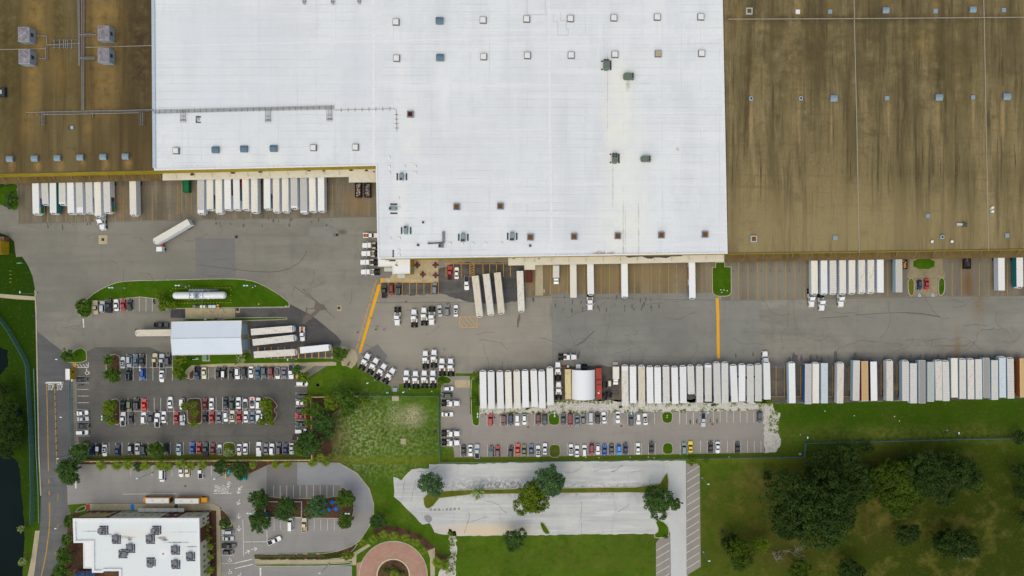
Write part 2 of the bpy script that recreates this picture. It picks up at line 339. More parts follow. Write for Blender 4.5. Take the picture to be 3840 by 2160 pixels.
pave('asphalt_patch', [(2070,1105),(2670,1098),(2704,1124),(2848,1124),(2849,1385),(2070,1385)], 3, GREYP)
pave('trailer_bays', ragged([(2095,1370),(2560,1378),(2900,1382),(3000,1366),(3500,1362),(3940,1350),(3940,1487),(3560,1499),(2950,1512),(2100,1500)], 18, 4), 4, TRL)
pave('trailer_bays', [(1790,1395),(2095,1388),(2095,1500),(1790,1512)], 4, TRL)
pave('asphalt_patch', [(733,895),(881,893),(883,1041),(733,1043)], 3, DARKP)
pave('asphalt_patch', [(1158,850),(1249,850),(1249,885),(1255,905),(1235,912),(1212,908),(1208,888),(1160,886)], 3, GREYP)
pave('asphalt_patch', ragged([(1645,1012),(1700,985),(1965,985),(1970,1128),(1830,1140),(1745,1128),(1650,1100),(1540,1108),(1428,1098),(1430,1060),(1645,1058)], 12, 3), 3, LOBBYP)
pave('asphalt_patch', tp('K',(290,755),(548,605),(700,790),(640,880),(600,1010),(440,900)), 3, DARKP)
pave('asphalt_patch', tp('J',(0,80),(1800,60),(1800,0),(2130,170),(2500,470),(2576,560),(2500,800),(1220,830),(1160,260),(1760,240),(1760,200),(0,210)), 3, LOBBYP)
pave('tan_apron', tp('J',(220,70),(970,66),(972,205),(222,212)), 4, TANC)
pave('plaza', tp('X',(1090,800),(1740,800),(1750,1410),(200,1430),(200,1310),(440,1310),(520,1200),(1090,1220)), 4, TANC)
pave('walk_slab', tp('E',(355,560),(462,560),(468,1080),(352,1080)), 4, WALK)
pave('walk_slab', [(2042,1098),(2043,1085),(2038,1085),(2038,1098)], 5, TANC)
pave('brick_roundabout', circle(1475,2157,127,48)+[], 5, BRICK)
pave('brick_roundabout', tp('BC',(1440,1500),(1440,1300),(1520,1270),(1590,1160),(1700,1070),(1764,1050),(1764,1500)), 4, BRICK)
# walks
pave('sidewalk', tp('J',(345,905),(2500,878),(2500,930),(2165,935),(1920,1100),(1880,1085),(2060,938),(370,950),(275,1035),(275,1130),(215,1130),(215,1005)), 4, WALK)
pave('sidewalk', [(0,1102),(130,1112),(131,1126),(60,1122),(0,1116)], 3, WALK)
pave('sidewalk', [(323,1889),(800,1887),(824,1903),(826,1914),(829,2200),(814,2200),(811,1914),(325,1914)], 5, WALK)
pave('sidewalk', tp('BC',(240,1260),(1050,1258),(1290,1245),(1390,1180),(1580,1070),(1610,1090),(1440,1200),(1435,1320),(1390,1320),(1385,1270),(1300,1285),(1050,1300),(240,1300)), 5, WALK)
pave('sidewalk', tp('K',(0,905),(10,930),(75,935),(150,975),(210,920),(245,840),(235,760),(200,700),(40,630),(0,640)), 4, WALK)
pave('sidewalk', tp('BD',(640,1150),(727,1115),(727,1449),(675,1449),(670,1240)), 5, WALK)
pave('lakeside_revetment', [(132,1990),(149,1990),(122,2200),(96,2200),(118,2090)], 3, WALK)
pave('gravel_path', ragged([(1680,1985),(1710,1990),(1712,2060),(1708,2180),(1632,2200),(1650,2140),(1690,2080)], 8, 4), 2, GRAV)
pave('concrete_pad', tp('J',(985,72),(1048,66),(1040,135),(980,130)), 5, TANC)
pave('concrete_pad', tp('H',(1490,170),(1620,168),(1620,302),(1490,304)), 5, TANC)
pave('concrete_pad', tp('J',(2512,25),(2576,25),(2576,105),(2515,105)), 5, TANC)
pave('concrete_pad', tp('BH',(1535,1012),(1608,1012),(1608,1088),(1535,1088)), 2, WALK)
pave('concrete_pad', tp('BH',(1410,395),(1508,395),(1508,470),(1412,470)), 2, WALK)
# dirt and mulch beds
pave('mulch_bed', [(300,1724),(1010,1726),(1150,1722),(1300,1733),(1115,1732),(1007,1742),(937,1775),(905,1750),(560,1743),(290,1741)], 4, MULCH)
pave('mulch_bed', ragged([(252,1935),(285,1920),(320,1945),(320,2040),(360,2135),(470,2120),(470,2200),(225,2200),(236,2120),(254,1990)], 14, 2), 4, MULCH)
pave('mulch_bed', tp('BB',(1040,670),(1170,670),(1172,1500),(980,1500)), 4, MULCH)
pave('mulch_bed', tp('BH',(200,410),(900,420),(880,470),(560,640),(520,900),(560,1200),(430,1290),(200,1260)), 2, MULCH)
pave('mulch_bed', ragged(tp('BD',(0,900),(120,850),(330,880),(560,960),(720,1090),(760,1180),(880,1200),(860,1260),(720,1240),(600,1100),(480,1020),(300,980),(0,990)), 12, 3), 3, MULCH)
pave('planter_bed', circle(1475,2157,61,36), 7, MULCH)
# kerbed islands
def island(pxs, mat, sm=1, kw=0.28, name='grass_island', kerb=True, h=0.12):
    p = ccw(W2(smooth_poly(pxs, sm) if sm else pxs)); q = inset(p, kw)
    if kerb:
        mb = MB(); mb.ring(p, q, 0.0, h); struct('kerb', mb, KERB)
    mb = MB(); mb.sheet(q if kerb else p, h - 0.02 if kerb else 0.05); struct(name, mb, mat)
island(tp('H',(1260,1408),(1170,1365),(1140,1280),(1290,1150),(1450,1015),(1700,895),(1900,852),(2576,840))+tp('I',(500,825),(950,822),(1150,838),(1300,872),(1500,972),(1700,1100),(1790,1180),(1800,1215),(1780,1250),(1740,1258),(0,1278))+tp('H',(2500,1290),(2330,1085),(1500,1168),(1395,1180),(1400,1395)), ISL)
island(tp('J',(162,215),(725,212),(725,262),(162,268)), ISL); island(tp('J',(786,205),(1730,196),(1760,215),(1755,238),(1000,258),(786,262)), ISL)
island(tp('O',(210,430),(420,180),(520,125),(600,130),(660,190),(680,260),(680,430)), ISL)
island(tp('O',(1060,420),(1080,330),(1160,265),(1250,255),(1330,290),(1350,360),(1355,720),(1330,780),(1250,800),(1130,790),(1060,560)), MULCH, 0, name='planted_island')
island(tp('R',(1040,300),(1090,150),(1190,90),(1280,75),(1345,130),(1350,570),(1310,605),(1200,595),(1060,480)), MULCH, 0, name='planted_island')
island(tp('S',(110,110),(160,65),(370,65),(415,110),(425,540),(380,595),(170,595),(120,540)), MULCH, name='planted_island')
island(tp('S',(1620,100),(1700,48),(1800,60),(1900,150),(1945,240),(1880,290),(1880,335),(1945,390),(1890,500),(1780,595),(1680,600),(1620,560)), MULCH, name='planted_island')
island(tp('S',(835,1240),(835,1010),(880,955),(1040,955),(1098,1010),(1100,1240)), ISL2)
island(tp('R',(520,975),(660,985),(712,1020),(720,1240),(420,1240),(430,980)), ISL)
island(tp('R',(2060,965),(2170,965),(2215,1010),(2220,1230),(1960,1230)), ISL)
island(tp('S',(2310,1000),(2360,930),(2480,920),(2576,920),(2576,1230),(2310,1230)), ISL)
island(tp('J',(30,780),(1060,760),(1200,720),(1225,835),(2490,815),(2490,878),(345,900),(215,1000),(215,1130),(60,1130)), ISL, kerb=False)
island(tp('J',(275,1040),(360,960),(360,1120),(330,1140),(275,1140)), MULCH, name='planted_island')
island([(300,1707),(1140,1702),(1140,1722),(300,1726)], ISL2, kerb=False)
island(tp('U',(560,130),(620,60),(715,30),(725,860),(690,900),(630,895),(580,840)), ISL)
island(tp('U',(1882,670),(2075,670),(2080,850),(2040,885),(1925,885),(1885,840)), ISL)
island(tp('U',(1895,1430),(1895,1240),(1940,1200),(2050,1205),(2092,1240),(2092,1430)), ISL2)
island(tp('V',(1680,700),(1840,695),(1840,830),(1800,870),(1725,868),(1682,830)), ISL)
island(tp('V',(1692,1312),(1692,1180),(1730,1140),(1810,1140),(1845,1180),(1850,1310)), ISL)
island(tp('K',(1440,1110),(1490,1080),(1600,1085),(1665,1130),(1665,1180),(1620,1212),(1540,1205),(1500,1290),(1440,1240)), ISL)
island(tp('F',(440,648),(492,648),(492,575),(640,575),(640,640),(735,645),(738,1020),(728,1060),(690,1088),(640,1095),(550,1095),(500,1085),(460,1060),(445,1030)), ISL, 0)
island(tp('G',(820,815),(922,815),(922,1040),(900,1085),(865,1095),(820,1020)), ISL2); island(tp('G',(1282,810),(1383,810),(1383,1020),(1340,1080),(1300,1085),(1278,1040)), ISL)
pave('walk_slab', tp('G',(850,520),(1350,520),(1350,680),(1383,740),(1383,810),(815,815),(815,755),(850,680)), 3, WALKD)
island(tp('G',(905,525),(1225,525),(1225,678),(905,678)), ISL, kerb=False)
pave('parking_pad', tp('G',(928,818),(1272,818),(1272,1090),(920,1095)), 3, WALKD)
island(tp('BC',(365,405),(375,530),(1250,527),(1250,395),(1290,395),(1370,480),(1415,600),(1410,700),(1380,790),(1230,768),(380,768),(240,750),(235,640),(290,460)), MULCH, name='planted_island')
island(tp('BC',(220,1240),(250,1190),(800,1185),(1100,1180),(1300,1120),(1470,1045),(1400,1150),(1290,1240),(1050,1255),(230,1260)), MULCH, name='planted_island')
island(tp('BC',(225,1300),(1050,1303),(1300,1290),(1385,1280),(1385,1330),(290,1338),(235,1325)), ISL)
island(tp('BB',(1212,640),(1290,700),(1345,780),(1362,840),(1330,870),(1230,880),(1212,740)), MULCH, name='planted_island')
island(tp('BA',(880,700),(930,640),(1015,605),(1018,672),(940,690)), ISL)
pave('walk_slab', tp('BA',(1020,600),(1062,600),(1062,672),(1020,672)), 6, flat('paint_red', (150,40,58)))
pave('walk_slab', tp('BB',(158,600),(200,600),(203,672),(162,672)), 6, flat('paint_blue', (20,130,215)))
pave('walk_slab', tp('BB',(675,600),(715,600),(715,660),(675,660)), 6, flat('paint_green', (22,92,72)))
island([(1654,1836),(2128,1828),(2468,1824),(2496,1773),(2507,1776),(2508,1860),(2440,1847),(2120,1850),(1660,1856),(1615,1910),(1590,1905),(1585,1855)], ISL2)
island(tp('BE',(1430,790),(1520,790),(1590,850),(1608,920),(1600,985),(1440,1010),(1420,955),(1485,915)), ISL)
island(tp('BE',(70,825),(100,805),(135,830),(212,955),(125,958)), ISL)
mb = MB(); a = circle(1475,2157,63,44); mb.ring(ccw(W2(a)), inset(W2(a), .5), 0, .18); struct('kerb', mb, flat('kerb_cream', (196,190,150)))
mb = MB(); a = circle(1475,2157,129,48); mb.ring(ccw(W2(a)), inset(W2(a), .35), 0, .05); struct('kerb', mb, KERB)
mb = MB(); mb.line(P2(136,1180), P2(146,1700), .5, .1); mb.line(P2(146,1700), P2(154,1859), .5, .1); mb.line(P2(132,1088), P2(136,1180), .5, .1); struct('kerb', mb, KERB)
for e in (SCHP[6:15],):
    mb = MB()
    for a, b in zip(e, e[1:]): mb.line(P2(*a), P2(*b), .35, .1)
    struct('kerb', mb, KERB)
pave('grass_patch', ragged([(-60,690),(64,690),(67,786),(48,786),(24,770),(-60,765)], 10, 3), 4, ISL)
# water
struct('lake', MB().sheet(W2(ragged([(-500,1690),(0,1702),(40,1712),(71,1735),(79,1827),(86,1922),(92,1986),(92,2049),(83,2200),(-500,2300)], 14, 3)), .02), WATER)
struct('pond', MB().sheet(W2(ragged([(-200,1295),(0,1300),(27,1315),(30,1373),(0,1408),(-200,1420)], 10, 3)), .02), WATER)
struct('pond', MB().sheet(W2(ragged(circle(72,1545,16,12), 8, 4)), .02), WATER)
# ------------------------------------------------------------------ painted markings
def stalls(mb, t, xs, y0, y1, w=.14, z=.045, horiz=False):
    for x in xs:
        a, b = ((x, y0), (x, y1)) if not horiz else ((y0, x), (y1, x))
        mb.line(P2(*T[t](*a)), P2(*T[t](*b)), w, z)
wl = MB()
stalls(wl,'O',[1480,1610,1742,1873,2005,2134,2266,2397],255,790); stalls(wl,'O',[522],1455,2400,horiz=True); stalls(wl,'O',[703,835,967,1101,1235,1368],485,715,horiz=True)
stalls(wl,'R',[429,561,694,829],500,735,horiz=True); stalls(wl,'Q',[413,545,680,812,945,1080,1213,1347,1480,1613,1748,1880,2015,2150],535,770)
stalls(wl,'Q',[907,1042,1178,1313],2290,2530,horiz=True); stalls(wl,'S',[240,375,513,648,783],2295,2540,horiz=True)
stalls(wl,'R',[1505,1640,1770,1900,2031,2162,2292,2424],65,605); stalls(wl,'R',[333],1440,2576,horiz=True); stalls(wl,'S',[563,700,833,967,1100,1233,1365,1500],50,590); stalls(wl,'S',[322],430,1620,horiz=True)
stalls(wl,'R',[858,990,1122,1253,1385,1515,1645,1775,1908,2355,2487],965,1200); stalls(wl,'S',[42,175,305,437,570,702,1240,1373,1508,1640,1775,1910,2042,2175],950,1195)
stalls(wl,'H',[1720,1820,1915,2010,2105,2205,2300],1100,1320)
for a in ((475,455,520,520),(530,455,585,520),(595,455,650,520),(655,450,700,510)): wl.line(P2(*T['O'](*a[:2])), P2(*T['O'](*a[2:])), .25, .045)
wl.line(P2(*T['O'](470,525)), P2(*T['O'](705,525)), .25, .045); wl.line(P2(*T['O'](705,420)), P2(*T['O'](705,525)), .25, .045)
struct('parking_lines', wl, WPAINT)
ml = MB()
stalls(ml,'U',[843,960,1074,1189,1304,1419,1533,1648,1762],700,895); stalls(ml,'V',[327,424,520,616,713,809,905,1002,1100,1193,1290,1387,1483,1580,1940,2037,2135],715,885); stalls(ml,'W',[310,427,541,655,770,884,998,1112,1227,1341,1455,1570],465,655)
stalls(ml,'U',[393,509,625,739,852,967,1081,1196,1310,1425,1540,1656,1770],1215,1412); stalls(ml,'V',[335,432,528,625,720,816,913,1010,1107,1203,1300,1396,1495,1590,1947,2045],1150,1320); stalls(ml,'W',[664,780,893,1008,1122,1236,1350,1464,1578,1692],965,1165)
struct('parking_lines', ml, WPAINT)
yl = MB()
stalls(yl,'E',[582,708,835,1090,1345,1472,1600,1850,1975,2100,2230,2360,2485],620,1060,.2); stalls(yl,'F',[845,985,1128,1268,1410,1553,1695,1835],580,1140,.22); stalls(yl,'F',[290,415,35],600,1030,.2); stalls(yl,'G',[520,1490,1630,1905,2045,2185,2325],580,1085,.2)
stalls(yl,'M',[1410,1535,1780,2265,2512],935,1385,.2); stalls(yl,'N',[420,660,2440],900,1370,.2); stalls(yl,'L',[10,137,260,384,510,638],950,1440,.2); stalls(yl,'K',[2090,2215,2340,2460],960,1440,.2); stalls(yl,'L',[1630,1765,1890,2020,2140,2265,2390,2515],900,1440,.2)
stalls(yl,'A',[720,860,1000,1140,1280,1740,1860,2130,2300],640,1180,.2); stalls(yl,'B',[100,170,310,400,2440],600,1060,.2); stalls(yl,'M',[1400],1330,2576,.2,horiz=True); stalls(yl,'K',[1170],760,1440,.16,horiz=True)
stalls(yl,'K',[1475,1590,1720],950,1085,.16); stalls(yl,'U',[415,640,765,880],80,260,.16,horiz=True)
struct('yellow_bay_lines', yl, YFADE)
y2 = MB()
stalls(y2,'D',[590,705,812,920,1030,1138,1247,1357,1465],885,1060,.16); stalls(y2,'D',[880],590,1465,.2,horiz=True); stalls(y2,'D',[1580,1690,1808],600,810,.16); stalls(y2,'D',[2137,2240,2342,2447,2552],610,800,.2); stalls(y2,'D',[600],1560,2520,.16,horiz=True)
stalls(y2,'J',[1320,1420,1520,1622,1722,1828,2032,2133,2235,2338,2437],650,825,.28); stalls(y2,'J',[1930],650,825,.5)
stalls(y2,'D',[1940,2003],600,805,.16)
for k in range(5): y2.line(P2(*T['D'](1942,640+38*k)), P2(*T['D'](2000,608+38*k)), .14, .045)
for k in range(7): y2.line(P2(*T['X'](1880+80*k,820)), P2(*T['X'](1960+80*k,915)), .12, .045)
for a in ((1788,195,2048,195),(1788,352,2048,352),(1788,195,1788,352),(2048,195,2048,352),(1790,200,1905,350),(1860,200,1990,350),(1930,200,2048,345),(1790,290,1840,350)): y2.line(P2(*T['K'](*a[:2])), P2(*T['K'](*a[2:])), .16, .045)
for k in range(11):
    f = k/11; x0, y0 = 1400-f*68, 1062+f*255; y2.line(P2(x0, y0), P2(x0+14, y0+18), .1, .045)
y2.line(P2(1412,1050), P2(1331,1325), .14, .045)
y2.sheet(W2([(1417,1067),(1430,1067),(1354,1323),(1344,1323)]), .05); y2.sheet(W2(tp('F',(498,1115),(543,1115),(556,1450),(512,1450))), .05); y2.sheet(W2(tp('M',(511,232),(552,232),(560,820),(518,820))), .052)
y2.sheet(W2(tp('X',(195,1315),(265,1315),(265,1425),(200,1425))), .05); y2.sheet(W2(tp('O',(400,445),(465,445),(465,520),(400,520))), .05); y2.sheet(W2(tp('Q',(2295,690),(2330,680),(2355,740),(2320,750))), .05)
struct('yellow_markings', y2, YPAINT)
rl = MB()
def poly_line(mb, t, pts, w, z=.05):
    q = [P2(*T[t](*p)) for p in pts]
    for a, b in zip(q, q[1:]): mb.line(a, b, w, z)
poly_line(rl,'BG',[(453,670),(462,1000),(470,1449)],.35); poly_line(rl,'BG',[(531,680),(540,1050),(551,1449)],.3); poly_line(rl,'BA',[(572,128),(575,215)],.4)
poly_line(rl,'BA',[(578,305),(580,355)],.4); poly_line(rl,'BA',[(582,440),(584,495)],.4); poly_line(rl,'BA',[(685,480),(686,565)],.3); poly_line(rl,'BA',[(587,580),(590,750),(580,920),(545,1190),(490,1449)],.45); poly_line(rl,'BA',[(686,830),(685,900)],.25); poly_line(rl,'BA',[(655,1165),(648,1200)],.25)
struct('road_lines', rl, YFADE)
rw = MB()
rw.sheet(W2(tp('BG',(447,652),(620,650),(620,664),(447,668))), .05); poly_line(rw,'BA',[(893,305),(898,415)],.6); poly_line(rw,'BB',[(65,482),(700,475)],.18); poly_line(rw,'BB',[(1135,476),(1358,471)],.25); poly_line(rw,'BB',[(1390,1297),(1512,1268)],.35); poly_line(rw,'BB',[(1390,1360),(1512,1330)],.35); pass
poly_line(rw,'BC',[(108,1274),(205,1250)],.35); poly_line(rw,'BC',[(108,1336),(215,1310)],.35); poly_line(rw,'BC',[(97,780),(108,1220)],.2); poly_line(rw,'BC',[(108,1047),(385,1043),(380,915)],.2); rw.sheet(W2(tp('BC',(295,1350),(315,1350),(315,1460),(297,1460))), .05)
stalls(rw,'BC',[460,538,616,695,773,853,932,1010,1090,1168],380,522,.16); stalls(rw,'BC',[467,545,700,940,1018,1098,1177],780,910,.14); stalls(rw,'BB',[160,410,645,722,800,875,1033,1110],140,270,.14); stalls(rw,'BB',[970,1048,1130,1205,1300],1225,1385,.14,horiz=True)
for k in range(13): rw.line(P2(*T['BE'](1812,243+93*k)), P2(*T['BE'](1962,150+93*k)), .2, .05)
for k in range(5): rw.line(P2(*T['BE'](1450,1148+91*k)), P2(*T['BE'](1610,1055+91*k)), .2, .05)
for k in range(12): rw.line(P2(*T['BD'](870+88*k,415-k)), P2(*T['BD'](912+88*k,338-k)), .12, .05)
rw.line(P2(*T['BG'](808,40)), P2(*T['BG'](814,125)), .5, .05)
for t, x, y, a in (('BB',1455,408,225),('BB',1435,445,190),('BB',1433,577,200),('BB',1433,740,180),('BB',1438,885,180),('BC',232,1130,80),('BC',150,1165,60),('BB',1450,1440,200)):
    c = Vector(P2(*T[t](x, y))); d = Vector((math.sin(math.radians(a)), math.cos(math.radians(a)))); n = Vector((-d.y, d.x))
    rw.line(c-d*1.2, c+d*.9, .3, .05); rw.line(c+d*1.1, c+d*.1+n*.8, .3, .055); rw.line(c+d*1.1, c+d*.1-n*.8, .3, .06)
struct('road_markings', rw, WPAINT)
def text(s, loc, w, h, rz, mat, name, z=.055):
    cu = bpy.data.curves.new(name, 'FONT'); cu.body = s; cu.size = 1; cu.align_x = 'CENTER'; cu.align_y = 'CENTER'; cu.offset = .012
    tmp = bpy.data.objects.new(name, cu); col.objects.link(tmp); bpy.context.view_layer.update()
    me = bpy.data.meshes.new_from_object(tmp.evaluated_get(bpy.context.evaluated_depsgraph_get()))
    bpy.data.objects.remove(tmp); bpy.data.curves.remove(cu)
    xs = [v.co.x for v in me.vertices]; ys = [v.co.y for v in me.vertices]
    for v in me.vertices: v.co.x = (v.co.x-(max(xs)+min(xs))/2)*w/(max(xs)-min(xs)); v.co.y = (v.co.y-(max(ys)+min(ys))/2)*h/(max(ys)-min(ys))
    o = bpy.data.objects.new(name, me); col.objects.link(o); me.materials.clear(); me.materials.append(mat)
    o.location = (loc[0], loc[1], z); o.rotation_euler = (0, 0, rz); return o
for s, x, y, w, h, a in (('BUS',1167,415,2.85,1.35,84),('AND',1203,424,2.6,1.0,82),('ONLY',1248,420,3.3,1.4,76),('STAFF',1306,398,4.9,1.5,70)):
    text(s, P2(*T['BB'](x, y)), w, h, math.radians(a), WPAINT, 'road_writing')['kind'] = 'structure'
for x in (495, 581): text('STOP', P2(*T['BG'](x, 702)), 2.35, 2.6, 0, WPAINT, 'road_writing')['kind'] = 'structure'
BLUEP = flat('paint_parking_blue', (90,150,200))
hs = MB()
def wheelchair(mb, px, py, s=1.0, z=.056):
    x, y = P2(px, py); q = [(x+s*.5*math.cos(a*math.pi/6), y-.2*s+s*.5*math.sin(a*math.pi/6)) for a in range(5, 14)]
    for a, b in zip(q, q[1:]): mb.line(a, b, .16*s, z)
    mb.line((x-.1*s,y+.9*s), (x-.1*s,y+.1*s), .2*s, z); mb.line((x-.1*s,y+.1*s), (x+.5*s,y+.1*s), .16*s, z); mb.line((x+.5*s,y+.1*s), (x+.7*s,y-.6*s), .16*s, z)
for px, py in (T['G'](997,1075), T['G'](1197,1075)):
    hs.sheet(W2(rrpx(px-5,py-5,px+5,py+5,.5)), .05)
struct('parking_symbol_square', hs, BLUEP)
hw = MB()
for px, py, s in ((*T['G'](997,1075),.9),(*T['G'](1197,1075),.9),(*T['BB'](1330,1255),1.2),(*T['BB'](1330,1398),1.2),(*T['O'](680,615),1.5),(*T['X'](390,1370),.9)): wheelchair(hw, px, py, s)
struct('parking_symbol', hw, WPAINT)
# drains and tar marks
DR = flat('drain_iron', (48,46,46)); RUST = flat('rusty_iron', (110,80,66))
dr = []
for t, x, y in (('I',992,195),('H',1555,236),('J',1010,85),('J',2540,60),('I',2510,165),('J',2222,1225),('BH',350,242),('BF',147,1092),('BH',2028,908),('p',513,1238),('R',2090,330),('H',508,1385)):
    px, py = T[t](x, y); o = MB().bbox(-.55,-.55,0,.55,.55,.09,.03).build('storm_drain', DR, loc=(*P2(px,py),.03))
    dr.append((tag(o, None, 'drain', 'storm drain grates'), 'square dark drain grate', px))
label_row(dr, 'set in the ground')
mh = []
for t, x, y in (('U',1540,910),('V',1105,905),('W',866,682),('BB',803,385),('B',688,1200),('D',977,1172),('L',800,775)):
    px, py = T[t](x, y); o = MB().prism([(.45*math.cos(a*.524), .45*math.sin(a*.524)) for a in range(12)], 0, .07).build('manhole_cover', RUST, loc=(*P2(px,py),.02))
    mh.append((tag(o, None, 'manhole', 'manhole covers'), 'round iron manhole cover', px))
label_row(mh, 'in the asphalt')
tk = MB()
poly_line(tk,'I',[(400,615),(620,640),(970,685),(1220,715),(1500,727),(1650,712),(1800,670),(1930,590),(2010,500),(2055,410)],.22,.046); poly_line(tk,'N',[(20,170),(400,140),(800,128),(1060,145),(1310,190)],.2,.046); poly_line(tk,'N',[(800,138),(1060,158),(1310,198)],.15,.046); poly_line(tk,'M',[(2050,215),(2300,200),(2500,182)],.2,.046)
poly_line(tk,'I',[(1850,930),(2200,1180),(2480,1420)],.2,.046); poly_line(tk,'I',[(1990,980),(2240,1200)],.25,.046); poly_line(tk,'L',[(980,620),(1080,560),(1240,410)],.35,.046)
struct('tyre_marks', tk, flat('tyre_rubber_mark', (92,88,84)))
wsn = MB(); wsn.sheet(W2(tp('I',(2180,1185),(2240,1200),(2310,1215),(2335,1255),(2370,1285),(2310,1300),(2250,1310),(2190,1375),(2120,1405),(2095,1375),(2170,1320),(2185,1285),(2062,1290),(2058,1355),(2040,1355),(2040,1245),(2075,1280),(2165,1265))), .047); wsn.sheet(W2(tp('J',(1985,298),(2000,215),(2040,165),(2080,150),(2140,228),(2085,240),(2040,285))), .047); wsn.sheet(W2(tp('E',(78,1440),(95,1380),(118,1345),(130,1420),(105,1500),(95,1560),(75,1560))), .047)
struct('water_stain', wsn, flat('wet_stain', (104,95,84)))
pt = MB()
for x, w, y0, y1 in ((665,30,648,680),(713,32,650,680),(763,28,650,680),(815,15,655,675),(857,24,648,676),(900,27,646,676),(946,28,642,672),(1000,24,642,666),(955,30,500,522)): pt.sheet(W2(tp('BD',(x,y0),(x+w,y0),(x+w,y1),(x,y1))), .04)
pt.sheet(W2(tp('BD',(600,740),(640,722),(690,750),(695,790),(655,825),(610,790))), .04)
struct('asphalt_repairs', pt, flat('asphalt_repair', (138,138,140)))
ck = MB(); crnd = random.Random(21)
def crack(px, py, ang, n, step, w):
    for k in range(n):
        qx, qy = px+math.cos(ang)*step, py+math.sin(ang)*step; ck.line(P2(px,py), P2(qx,qy), w*crnd.uniform(.5,1.2), .0465); px, py = qx, qy; ang += crnd.uniform(-.35,.35)
for _ in range(46): crack(crnd.uniform(120,1350), crnd.uniform(840,1320), crnd.choice((0,.1,1.57,1.5,2.3)), crnd.randint(6,18), 7, .14)
for _ in range(50): crack(crnd.uniform(1500,3800), crnd.uniform(1130,1350), crnd.choice((0,.05,0,3.1,1.57)), crnd.randint(6,22), 8, .14)
for _ in range(26): crack(crnd.uniform(300,1120), crnd.choice((1440,1460,1620,1640,1650))+crnd.uniform(-14,14), crnd.choice((0,.2,2.9)), crnd.randint(5,12), 6, .14)
for _ in range(18): crack(crnd.uniform(1500,2480), crnd.choice((1770,1800,1880,1920,1960)), crnd.choice((0,1.57,-.3)), crnd.randint(5,14), 7, .12)
for x0, y0, x1, y1 in ((70,838,1417,812),(1962,1113,2705,1126),(1380,1135,1800,1133),(2705,1127,3840,1109)): ck.line(P2(x0,y0), P2(x1,y1), .16, .0465)
struct('pavement_cracks', ck, flat('crack_dark', (98,95,88)))
st = MB()
srnd = random.Random(3)
def blot(px, py, r, z):
    x, y = P2(px, py); st.sheet([(x+r*.6*srnd.uniform(.4,1.2)*math.cos(a*.63), y+r*srnd.uniform(.5,1.2)*1.7*math.sin(a*.63)) for a in range(10)], z+len(st.f)*.00012)
for k in range(13):
    for j in range(3): blot(*T['E'](660+130*k+srnd.uniform(-20,20), 1100+srnd.uniform(0,220)), srnd.uniform(.25,.7), .047+.0004*j)
for k in range(8): blot(*T['F'](760+142*k, 705), .35, .047)
for x0, x1, y, t, n in ((300,1500,1210,'A',14),(500,2500,1190,'B',22),(850,1800,1000,'S',6),(700,1900,590,'U',9),(740,1830,735,'U',7),(3000,3800,300,'p',0),(300,2000,620,'V',0),(1400,2500,700,'J',14)):
    for k in range(n): blot(*T[t](srnd.uniform(x0,x1), y+srnd.uniform(-70,70)), srnd.uniform(.2,.6), .0475)
for k in range(34): blot(srnd.uniform(2950,3830), srnd.uniform(1335,1362), srnd.uniform(.5,1.6), .048)
for t, x, y in (('L',1000,780),('L',1012,740),('M',800,775),('M',1062,757),('M',2200,820),('E',1995,1210),('E',2015,1130),('E',320,1140),('D',978,975),('W',490,635),('W',600,632),('W',832,628),('W',944,630)): blot(*T[t](x,y), .7, .0485)
struct('oil_stains', st, flat('oil_stain', (86,84,80)))
# ================================================================== BUILDINGS
RZ = 12.0
YWALL = Mat('wall_yellow', (158,138,26), .8, .2).N((.15,.15,.15), .45, .7, (128,110,24), .7).L('X', 7.0, .035, (96,86,30), .9).done()
YWALL2 = Mat('wall_mustard', (176,146,22), .8, .2).N((.3,.3,.3), .45, .7, (146,120,20), .6).done()
br = Mat('roof_brown', (138,123,87), .93, .1); br.z = RZ
br.N((.006,.03,.01), .4, .64, (112,100,69), .7).N((.12,.01,.1), .45, .62, (94,84,58), .95, 6, .72).N((.4,.018,.1), .52, .64, (76,67,49), .95, 6, .74).N((.9,.05,.1), .55, .67, (70,62,46), .9, 6, .74).N((.07,.01,.1), .55, .66, (150,133,96), .85, 6, .7).N((.08,.08,.1), .56, .68, (84,75,54), .7, 6, .75).N((.03,.5,.1), .55, .72, (100,86,52), .55, 5, .7).N((.14,.14,.14), .6, .72, (76,66,48), .6, 6, .7).N((1.2,1.2,1.2), .42, .72, (102,88,56), .5, 4, .7)
for c, r, colr, a in [((3160,70),(640,16),(62,52,34),.85),((3520,190),(18,170),(50,46,26),.85),((3470,165),(60,55),(140,116,60),.45),((2800,330),(18,140),(80,64,40),.6),((3060,180),(30,90),(74,62,36),.7),((2950,210),(120,130),(92,78,42),.5),((3600,240),(60,160),(88,74,40),.5),((3390,190),(6,230),(66,54,36),.7),((3265,160),(20,130),(74,62,40),.55)]:
    br.B(c, r, colr, a, .7, .8, .15, (.25,.35,.58))
for c, r in [((2995,420),(6,90)),((2816,440),(7,100)),((3118,440),(4,80)),((3332,430),(5,70)),((3517,430),(6,80)),((3760,440),(7,80)),((3650,420),(5,70))]:
    br.B(c, r, (158,134,92), .75, .5, .9, .25, (.5,.3,.5))
for c, r in [((2993,22),(14,30)),((3114,22),(14,30)),((3320,15),(14,30)),((3510,15),(14,30)),((3650,15),(14,30)),((2770,60),(14,40))]:
    br.B(c, r, (140,116,68), .6, .7, .8, .2)
br.B((3290,180),(640,230),(82,73,50),.75,.7,.6,.03,(.12,.36,.62)).B((3200,860),(620,130),(142,127,90),.6,.6,.3,.03); BROWN = br.done()
b2 = Mat('roof_brown_stained', (110,97,64), .93, .1); b2.z = RZ  # base darkened for left edge vignetting; the stains below are real
